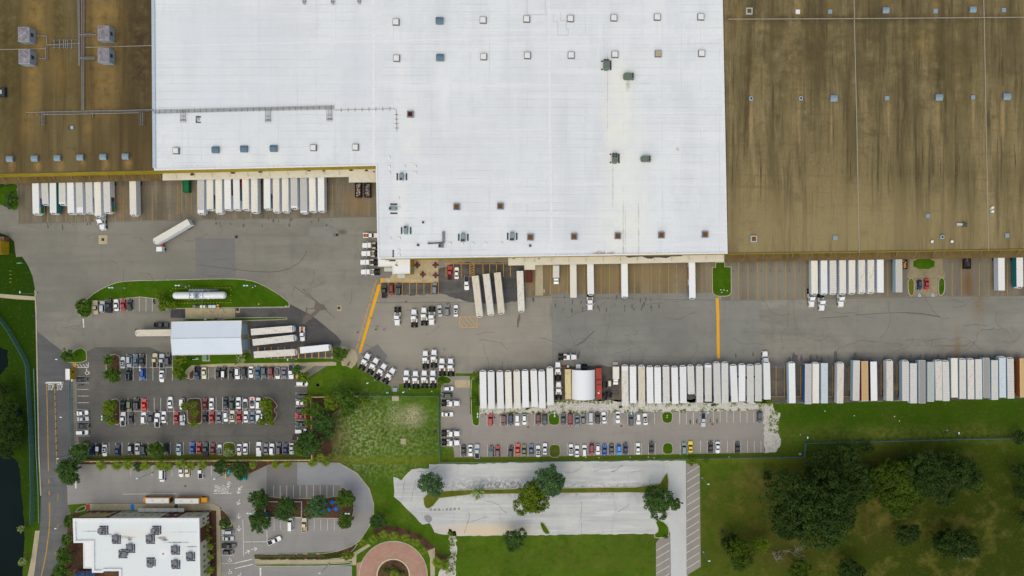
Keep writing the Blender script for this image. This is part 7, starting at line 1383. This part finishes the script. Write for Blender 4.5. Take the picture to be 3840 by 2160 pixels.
def poles(place, axis, lst):
    it = []
    for a in lst:
        o = pole(*a); px, py = T[a[0]](a[1], a[2]); it.append((o, 'twin headed light pole' if len(a) > 4 and a[4] else 'light pole', px if axis == 'x' else py))
    label_row(it, place, axis)
poles('around the gas tank island', 'x', [('H',300,1050,90),('H',1670,962,0,True),('I',100,928,0,True),('I',1130,930,0,True)])
poles('standing by the left car park', 'x', [('O',32,365,0),('O',1742,550,90,True),('R',120,455,0),('O',375,812,90),('R',975,468,90,True),('S',60,460,90,True),('S',1612,435,90,True),('J',1765,862,90),('BA',662,62,0)])
poles('on the grass below the tractors', 'x', [('K',412,1188,200),('K',955,1325,200)])
poles('along the gravel strip', 'x', [('U',682,715,90,True),('U',1993,700,90,True),('V',1248,705,90,True),('W',792,462,90,True)])
poles('beside the angled parking strip', 'y', [('BE',2052,365,0,False,10),('BE',2062,1273,0,False,10)])
poles('on the field fence line', 'x', [('BF',829,355,90,False,9,True),('BF',2038,319,90,False,9,True)])
poles('around the school car park', 'x', [('BA',672,888,180),('BB',248,297,180),('BB',1160,298,200),('BC',170,710,0,True),('BC',1330,713,0,True),('BC',1020,1410,200)])
sg = empty('road_sign', (*P2(*T['H'](290,590),2.5), 0)); tag(sg, 'pale green flat sign board on the lawn at the yard entrance', 'sign'); MB().tube((0,0,0),(0,0,2.4),.06).build('post', POLE, sg); MB().add([(-1.4,-.15,2.4),(0,.25,2.4),(1.4,.1,2.4),(0,-.2,2.4),(-1.4,-.15,2.47),(0,.25,2.47),(1.4,.1,2.47),(0,-.2,2.47)],[(3,2,1,0),(4,5,6,7),(0,1,5,4),(1,2,6,5),(2,3,7,6),(3,0,4,7)]).build('sign_board', flat('sign_green',(120,160,140)), sg)
# ================================================================== FENCES AND WALLS
fm = Mat('fence_mesh_teal', (84,122,124), .6, .3); FM = fm.done()
tr = fm.t.nodes.new('ShaderNodeBsdfTransparent'); mx = fm.t.nodes.new('ShaderNodeMixShader'); mx.inputs[0].default_value = .62
fm.t.links.new(tr.outputs[0], mx.inputs[1]); fm.t.links.new(fm.b.outputs[0], mx.inputs[2]); fm.t.links.new(mx.outputs[0], fm.t.nodes['Material Output'].inputs[0])
FPOST = flat('fence_post_teal', (98,136,140), .5, .4)
def fence(pts, h, label, step=3.2, z=0.0):
    q = [P2(*p) for p in pts]; r = empty('chain_link_fence', (q[0][0], q[0][1], z)); tag(r, label, 'fence'); o = Vector(q[0]); mb = MB(); rail = MB(); n = 0
    for a, b in zip(q, q[1:]):
        a, b = Vector(a)-o, Vector(b)-o; mb.quad((a.x,a.y,.05),(b.x,b.y,.05),(b.x,b.y,h),(a.x,a.y,h)); rail.tube((a.x,a.y,h),(b.x,b.y,h),.05,n=6); k = max(1, int((b-a).length/step))
        for i in range(k):
            p = a.lerp(b, i/k); n += 1
            if n <= 95: MB().tube((p.x,p.y,0),(p.x,p.y,h+.1),.05,n=6).build('post', FPOST, r)
    mb.build('mesh_panel', FM, r); rail.build('top_rail', FPOST, r)
fence([(1346,1482.5),(1648,1484)],2.4,'straight teal chain link fence below the tractors')
fence([(1648,1484),(1646,1560),(1650,1660),(1653,1728)],2.4,'teal chain link fence running down left of the middle car park')
fence([(1653,1730),(1900,1728),(2300,1723),(2600,1717),(3009,1711)],2.4,'long teal chain link fence below the middle car park')
fence([(3012,1711),(3017,1659)],2.4,'short teal chain link fence step beside the gravel strip')
fence([(3018,1659),(3300,1652),(3560,1645),(3940,1638)],2.4,'teal chain link fence running right across the field')
fence([(-20,1160),(3,1188),(40,1235),(75,1295),(103,1345),(112,1372),(117,1480),(124,1600),(128,1700),(130,1830),(129,1960)],2.4,'curving teal chain link fence between lake and road')
fence([(274,1432),(275,1560),(279,1672)],2.4,'teal chain link fence strip right of the gatehouse lane')
g_ = empty('guard_rail', (*P2(131,1382),0)); tag(g_, 'thin pale teal guard rail along the left road edge', 'guard rail'); o = Vector(P2(131,1382)); q_ = [Vector(P2(*p))-o for p in ((131,1382),(135,1500),(140,1700),(147,1830),(150,1960))]
mb = MB()
for a, b in zip(q_, q_[1:]): mb.tube((a.x,a.y,.7),(b.x,b.y,.7),.1,n=6)
mb.build('rail', flat('rail_teal',(110,160,156)), g_)
for a, b in zip(q_, q_[1:]):
    for i in range(4): p = a.lerp(b,i/4); MB().tube((p.x,p.y,0),(p.x,p.y,.75),.06,n=6).build('post', FPOST, g_)
CRM = flat('wall_cream_yellow', (206,188,122)); 
def wall(pts, h, label, th=.3, step=4.1):
    q = [Vector(P2(*p)) for p in pts]; r = empty('boundary_wall', (q[0].x, q[0].y, 0)); tag(r, label, 'wall'); o = q[0]; mb = MB()
    for a, b in zip(q, q[1:]):
        a, b = a-o, b-o; d = (b-a).normalized(); n = Vector((-d.y,d.x))*th/2; mb.prism([(a.x-n.x,a.y-n.y),(b.x-n.x,b.y-n.y),(b.x+n.x,b.y+n.y),(a.x+n.x,a.y+n.y)],0,h); k = max(1,int((b-a).length/step))
        for i in range(k+1): p = a.lerp(b,i/k); MB().bbox(p.x-.28,p.y-.28,0,p.x+.28,p.y+.28,h+.2,.06).build('pillar', CRM, r)
    mb.build('wall_panel', CRM, r)
wall([(318,1726),(700,1724.5),(1168,1721)],2.3,'long cream wall between left car park and the palms'); wall([(1172,1487),(1345,1484)],2.3,'cream wall at the upper edge of the thicket',step=11); wall([(1171,1490),(1176,1718)],2.0,'cream wall running down left of the thicket',step=9)
wall([(853,1738),(856,1785)],2.0,'short cream enclosure wall standing upright beside the dark trees',.25,8); wall([(853,1737),(893,1735)],2.0,'short cream enclosure wall lying across above the dark trees',.25,8)
GWM = flat('gate_white', (206,206,196))
wf_ = empty('picket_fence', (*P2(*T['BC'](368,565)),0)); tag(wf_, 'low white rail fence around the school garden tree', 'fence'); o = Vector(P2(*T['BC'](368,565))); qq = [Vector(P2(*T['BC'](x,y)))-o for x, y in ((368,565),(800,565),(798,748),(368,748),(368,565))]
for a, b in zip(qq, qq[1:]):
    mb = MB(); mb.tube((a.x,a.y,.95),(b.x,b.y,.95),.1,n=6); mb.tube((a.x,a.y,.5),(b.x,b.y,.5),.06,n=5); mb.build('rail', GWM, wf_)
    for i in range(5): p = a.lerp(b,i/5); MB().box(p.x-.1,p.y-.1,0,p.x+.1,p.y+.1,1.1).build('post', GWM, wf_)
# ================================================================== GAS TANK
a = Vector(P(*T['I'](38,1080),2.6)); b = Vector(P(*T['I'](838,1074),2.6)); tkr = empty('gas_tank', ((a.x+b.x)/2,(a.y+b.y)/2,.1), math.atan2(b.y-a.y,b.x-a.x)); tag(tkr, 'large white horizontal gas tank on the grass island', 'tank'); L_ = (b-a).length
rg = []
for f, rr_ in ((-1,.35),(-.985,.9),(-.95,1.3),(-.9,1.45),(.9,1.45),(.95,1.3),(.985,.9),(1,.35)): rg.append([(f*L_/2, rr_*math.cos(k*math.pi/12), 2.4+rr_*math.sin(k*math.pi/12)) for k in range(24)])
MB().loft(rg).build('tank_shell', flat('tank_white_paint',(228,230,232),.35,.5), tkr, smooth=True)
for x in (-2.4,3.0):
    MB().box(x-.35,-1.7,0,x+.35,1.7,1.6).build('saddle', flat('base_concrete',(180,176,164)), tkr)
mb = MB()
for x in (-3.4,-1.6,.4,2.0): mb.box(x-.08,-2.0,3.95,x+.08,2.0,4.05); 
for x in (-3.4,2.0):
    for y in (-1.9,1.9): mb.box(x-.06,y-.06,0,x+.06,y+.06,4.0)
mb.build('walkway_frame', flat('steel_blue_grey',(126,144,156)), tkr)
mb = MB(); mb.box(-1.2,-1.2,4.0,0,1.2,4.06); mb.box(-4.0,1.75,3.2,2.2,2.5,3.28); mb.build('catwalk', flat('grating_grey',(112,126,136)), tkr)
mb = MB()
for k in range(12): mb.box(2.3+.35*k,1.75,3.1-.25*k,2.6+.35*k,2.5,3.14-.25*k)
mb.build('stairs', flat('grating_grey',(112,126,136)), tkr)
for x in (-3.0,1.2,-.4): MB().bbox(x-.12,-.12,3.82,x+.12,.12,4.15,.03).build('valve', CHASS, tkr)
pm = empty('fuel_pump_set', (*P2(*T['I'](520,1245),1),.12)); tag(pm, 'fuel pump equipment with white cabinets at the edge of the tank island', 'fuel pump')
for x0, x1, c_ in ((-4.8,-3.6,(120,120,126)),(-1.8,-.9,(220,222,220)),(-.5,.3,(214,214,206)),(1.6,2.9,(200,216,224)),(3.0,4.5,(200,216,224))): MB().bbox(x0,-.55,0,x1,.55,1.5,.06).build('cabinet', flat('cabinet', c_), pm)
for x, y in ((5.2,.5),(5.5,-.5)): MB().loft([[(x+.42*math.cos(k*.52),y+.42*math.sin(k*.52),z) for k in range(12)] for z in (0,1.1)]).build('drum', flat('drum_orange',(206,160,84)), pm)
mb = MB(); mb.tube((-4,0,1.2),(4,0,1.2),.1,n=6); mb.tube((-1.2,.5,1.0),(-1.2,5,1.4),.08,n=6); mb.build('pipe', ROD, pm)
YB = flat('bollard_yellow', (206,196,60)); YBM = MB().tube((0,0,0),(0,0,1.1),.12,n=8).mesh('bollard', YB)
def bollards(pts, group, label, mesh=YBM, name='bollard'):
    for t, x, y in pts:
        o = bpy.data.objects.new(name, mesh); col.objects.link(o); o.location = (*P2(*T[t](x,y), .6), .08); tag(o, label, 'bollard', group)
bollards([('I',40+43*k,973-.5*k) for k in range(21)]+[('I',85+44*k,1195-.5*k) for k in range(20)]+[('I',915,y) for y in (995,1075,1150)]+[('I',5,y) for y in (1005,1085)], 'bollards around the gas tank', 'short yellow bollard in the line guarding the white gas tank')
bollards([('H',165,y) for y in (708,765,823,878)], 'bollards on the left lawn', 'short yellow bollard in the row of four on the left lawn'); bollards([('H',75,230),('H',115,285),('H',122,333),('H',122,387),('H',120,430)], 'bollards by the mustard building', 'short yellow bollard beside the mustard utility building')
RB = MB().tube((0,0,0),(0,0,.9),.16,.1,n=8).mesh('bollard', flat('post_red',(96,48,40)))
bollards([('BG',530,710),('BG',530,775),('BG',530,840),('BG',533,898),('BG',534,966),('BG',537,1038),('BG',539,1108),('BG',540,1178),('BG',543,1249),('BG',544,1321),('BG',545,1390)], 'lane posts', 'small dark red lane post on the entrance road line', RB, 'lane_post')
gt = empty('barrier_gate', (*P2(*T['BG'](610,660)),0)); tag(gt, 'white barrier gate across the entrance road by the gatehouse', 'gate'); MB().box(-.3,-.3,0,.3,.3,1.2).build('gate_cabinet', paint('white'), gt); MB().box(-6.5,-.08,1.0,-.3,.08,1.15).build('barrier_arm', paint('white'), gt)
# picnic tables, fire pit, umbrellas
def ptable(px, py, c_, label, s=1.0):
    r = empty('picnic_table', (*P2(px, py, .75), .03)); tag(r, label, 'picnic table', 'picnic tables'); m = flat('table_paint', c_)
    MB().bbox(-.55*s,-.55*s,.7,.55*s,.55*s,.78,.02).build('tabletop', m, r)
    for dx, dy in ((1,0),(-1,0),(0,1),(0,-1)): MB().bbox(dx*.95*s-(.36 if dx else .42)*s,dy*.95*s-(.36 if dy else .42)*s,.4,dx*.95*s+(.36 if dx else .42)*s,dy*.95*s+(.36 if dy else .42)*s,.47,.02).build('bench', m, r)
    MB().tube((0,0,0),(0,0,.7),.15,n=8).build('pedestal', ROD, r)
for x, y, lab in ((1172,962,'maroon picnic table in the shade at the annex wall'),(1662,958,'maroon picnic table at the upper right of the patio'),(1322,1212,'maroon picnic table at lower left with a person beside it'),(1665,1235,'maroon picnic table at the lower right of the patio')): ptable(*T['X'](x,y), (92,42,50), lab, .92)
fp_ = empty('fire_pit', (*P2(*T['X'](1488,1225)),.03)); tag(fp_, 'round pale stone fire pit between the maroon picnic tables', 'fire pit'); MB().ring([(.62*math.cos(k*.52),.62*math.sin(k*.52)) for k in range(12)],[(.4*math.cos(k*.52),.4*math.sin(k*.52)) for k in range(12)],0,.45).build('stone_ring', flat('stone_pale',(196,184,148)), fp_); MB().prism([(.4*math.cos(k*.52),.4*math.sin(k*.52)) for k in range(12)],0,.2).build('gravel_bed', flat('stone_grey',(150,142,120)), fp_)
for k in range(4): MB().bbox(-.3+.72*math.cos(.8+k*1.57),-.12+.72*math.sin(.8+k*1.57),0,.3+.72*math.cos(.8+k*1.57),.12+.72*math.sin(.8+k*1.57),.3,.02).build('stone_seat', flat('stone_pale',(196,184,148)), fp_)
BUL = flat('plastic_blue', (26,98,190)); um = []
for x, y in ((965,585),(1060,595),(1150,577),(1195,655),(1110,665),(1035,690)):
    px, py = T['BC'](x, y); r = empty('garden_table', (*P2(px, py, .8), .1)); r['category'] = 'table'; r['group'] = 'blue garden tables'; MB().loft([[(.85*math.cos(k*.785),.85*math.sin(k*.785),z) for k in range(8)] for z in (.7,.78)]).build('tabletop', BUL, r)
    for k in range(4): MB().bbox(1.0*math.cos(k*1.57)-.25,1.0*math.sin(k*1.57)-.25,.35,1.0*math.cos(k*1.57)+.25,1.0*math.sin(k*1.57)+.25,.42,.02).build('stool', BUL, r)
    MB().tube((0,0,0),(0,0,.7),.12).build('pedestal', BUL, r); um.append((r, 'round blue garden table', px))
label_row(um, 'in the school garden')
tag(MB().bbox(-.5,-.8,0,.5,.8,1.1,.08).build('recycling_bin', BUL, loc=(*P2(*T['BC'](388,712)),.1)), 'blue bin at the corner of the white rail fence', 'bin'); tag(MB().bbox(-1.3,-.8,0,1.3,.8,1.3,.1).build('dumpster', flat('dumpster_teal',(40,150,170)), loc=(*P2(*T['BC'](112,285)),.05)), 'teal dumpster peeking out below the dark round tree', 'dumpster'); tag(MB().bbox(-.4,-.8,0,.4,.8,1.2,.1).build('dumpster', flat('dumpster_cyan',(70,190,210)), loc=(*P2(*T['BB'](1323,210)),.05)), 'small cyan bin beside the cream enclosure wall', 'bin')
pl = empty('playground_slide', (*P2(*T['BA'](965,1390)),.05)); tag(pl, 'red playground slide at the lower left of the school', 'slide'); MB().add([(-1.9,.9,1.6),(-1.3,1.2,1.6),(-.3,-.9,.2),(-1.0,-1.1,.2),(-1.9,.9,1.8),(-1.3,1.2,1.8),(-.3,-.9,.35),(-1.0,-1.1,.35)],[(4,5,6,7),(0,1,5,4),(1,2,6,5),(2,3,7,6),(3,0,4,7)]).build('chute', flat('slide_red',(176,26,24)), pl); MB().tube((-.5,-.8,.5),(1.9,.3,.9),.3,n=8).build('tube', flat('slide_red',(176,26,24)), pl)
for x, lab in ((935,'left dark blue shade sail at the bottom edge by the slide'),(1060,'right dark blue shade sail at the bottom edge by the slide')):
    r = empty('shade_sail', (*P2(*T['BA'](x,1452),3),.05)); tag(r, lab, 'shade sail'); MB().loft([[(-1.9,-2,2.7),(1.9,-2,2.7),(1.9,2,2.7),(-1.9,2,2.7)],[(-.2,-.2,3.4),(.2,-.2,3.4),(.2,.2,3.4),(-.2,.2,3.4)]]).build('canvas', flat('sail_blue',(34,62,96)), r); MB().tube((0,0,0),(0,0,3.2),.08).build('post', ROD, r)
tb = empty('transformer', (*P2(*T['J'](510,812),1.2),.05)); tag(tb, 'pale green transformer box on the grass below the shed', 'transformer'); MB().bbox(-1.0,-1.1,0,1.0,1.1,1.3,.08).build('cabinet', flat('transformer_green',(112,140,118)), tb); MB().box(-1.4,-1.5,0,1.6,1.5,.12).build('plinth', KERB, tb)
bf = empty('backflow_pipes', (*P2(*T['J'](385,840),.6),.05)); tag(bf, 'silver pipe fittings on bare soil below the shed', 'pipework'); mb = MB(); mb.tube((-1.6,0,.5),(1.0,.2,.5),.14,n=8); mb.tube((-.2,.6,.5),(1.0,.7,.5),.14,n=8); mb.build('pipe', flat('pipe_silver',(190,198,204),.4,.4), bf); MB().bbox(-2.6,-.4,0,-1.9,.3,.5).build('valve_box', CHASS, bf)
for t, x, y, w, l, c_, lab in (('K',815,1290,1.8,1.6,(150,160,166),'grey utility lid at the end of the concrete stub'),('K',700,1335,1.0,.7,(150,170,176),'small pale utility box on the grass beside the fence'),('J',535,232,1.0,.8,(190,190,186),'white utility box on the narrow grass strip'),('J',690,230,1.0,.6,(50,56,50),'dark utility box on the narrow grass strip'),('BF',765,472,.9,.8,(150,180,176),'pale utility box in the fence corner'),('G',1738,598,.01,.01,(60,60,60),None)):
    if lab: tag(MB().bbox(-w/2,-l/2,0,w/2,l/2,.7,.05).build('utility_box', flat('utility_paint', c_), loc=(*P2(*T[t](x,y)),.05)), lab, 'utility box')
for t, x, y, lab in (('U',1530,600,'dark steel hitch frame behind the trailers left of shelter'),('V',1095,632,'dark steel hitch frame at the stained beige trailer'),('W',875,355,'dark box on the gravel below the stone trailers')):
    r = empty('hitch_frame', (*P2(*T[t](x,y)),.05), .3); tag(r, lab, 'hitch frame'); MB().bbox(-.7,-.35,0,.7,.35,.6,.05).build('box', flat('steel_dark',(52,44,44)), r); MB().tube((.6,0,.3),(3.0 if t != 'W' else .8,-.4,.2),.07).build('bar', ROD, r)
# dark scrap patches on the trailer with white patches
# ================================================================== PEOPLE
def person(t, x, y, rz, vest, trousers, label, stride=.25):
    px, py = T[t](x, y); r = empty('person', (*P2(px, py, 1.2), .04), math.radians(rz)); tag(r, label, 'person', 'people')
    J = [((0,0,.95),.15),((0,0,1.2),.14),((0,0,1.42),.15),((0,0,1.54),.06),((.02,0,1.66),.095),((.02,0,1.74),.08),
         ((0,.1,.9),.09),((stride,.11,.5),.07),((stride*.9,.11,.08),.05),((stride*.9+.16,.11,.05),.04),((0,-.1,.9),.09),((-stride*.6,-.11,.5),.07),((-stride,-.11,.08),.05),((-stride+.16,-.11,.05),.04),
         ((0,.2,1.42),.06),((-.1,.27,1.15),.045),((.05,.28,.92),.035),((.1,.27,.83),.03),((0,-.2,1.42),.06),((.1,-.27,1.15),.045),((.25,-.26,.98),.035),((.32,-.25,.92),.03)]
    E = [(0,1),(1,2),(2,3),(3,4),(4,5),(0,6),(6,7),(7,8),(8,9),(0,10),(10,11),(11,12),(12,13),(2,14),(14,15),(15,16),(16,17),(2,18),(18,19),(19,20),(20,21)]
    me = bpy.data.meshes.new('person_body'); me.from_pydata([j[0] for j in J], E, [])
    me.materials.append(flat('clothes', trousers)); o = bpy.data.objects.new('body', me); col.objects.link(o); o.parent = r; m = o.modifiers.new('skin','SKIN'); m.use_smooth_shade = True
    for i, j in enumerate(J): me.skin_vertices[0].data[i].radius = (j[1], j[1])
    me.skin_vertices[0].data[0].use_root = True
    s = o.modifiers.new('sub','SUBSURF'); s.levels = s.render_levels = 1
    el = lambda a, b, z: [(a*math.cos(k*.628), b*math.sin(k*.628), z) for k in range(10)]
    MB().loft([el(.17,.2,.98), el(.18,.23,1.2), el(.18,.27,1.4), el(.1,.16,1.5)]).build('vest', flat('vest', vest), r, smooth=True)
    MB().loft([[(.02+a*math.cos(k*.628), a*math.sin(k*.628), z) for k in range(10)] for a, z in ((.11,1.68),(.125,1.74),(.1,1.82),(.03,1.86))]).build('hair', flat('hair_dark',(44,36,32)), r, smooth=True)
LIME = (178,220,40); WH = (226,224,214); BK = (40,40,46)
person('K',120,700,40,LIME,BK,'person in lime vest next to the upper sidewalk motorcycle'); person('K',95,932,60,LIME,BK,'person in lime vest next to the lower sidewalk motorcycle'); person('Q',1085,462,0,LIME,BK,'person in lime vest on the walk above parked cars'); person('O',1328,432,-80,LIME,BK,'person in lime vest beside the first white sedan')
person('X',1280,1155,180,(206,224,40),BK,'person in yellow vest at the lower left picnic table'); person('K',527,348,10,(222,214,170),BK,'person in pale shirt right of the yellow stripe, nearest the tractors'); person('K',640,388,20,(196,120,104),(120,110,104),'person in reddish shirt right of the yellow stripe'); person('K',518,386,30,(70,70,80),BK,'person in dark clothes right of the yellow stripe'); person('K',245,428,210,(60,60,70),BK,'person in dark clothes left of the yellow stripe'); person('K',1543,697,0,WH,BK,'person in white top above the parked tractors'); person('D',440,1425,200,WH,BK,'person in white walking along the solid yellow stripe'); person('R',690,645,0,(200,190,40),BK,'person in yellow vest in front of the black sedan')
# small litter and details on lawns
lt = MB()
for t, x, y in (('BF',965,131),('BF',1200,168),('BF',1521,173),('BF',1560,210),('I',1332,1208),('I',1740,1238),('I',230,950),('I',1240,958),('V',1762,755),('V',1760,780),('F',573,993),('F',620,995),('F',590,1033),('F',672,1008),('K',1365,1318),('BH',892,626),('V',600,1352),('V',785,1357),('V',1230,1352),('V',1490,1350),('V',1575,1360),('W',1150,1240)):
    a = P2(*T[t](x,y)); lt.bbox(a[0]-.22,a[1]-.18,.1,a[0]+.22,a[1]+.18,.22,.03)
tag(lt.build('litter', flat('litter_white',(214,212,200))), None, None, None, 'stuff')
for nm in ('weeds','litter'): bpy.data.objects[nm]['label'] = 'scattered weeds along the gravel' if nm == 'weeds' else 'small pale scraps scattered on the lawns'
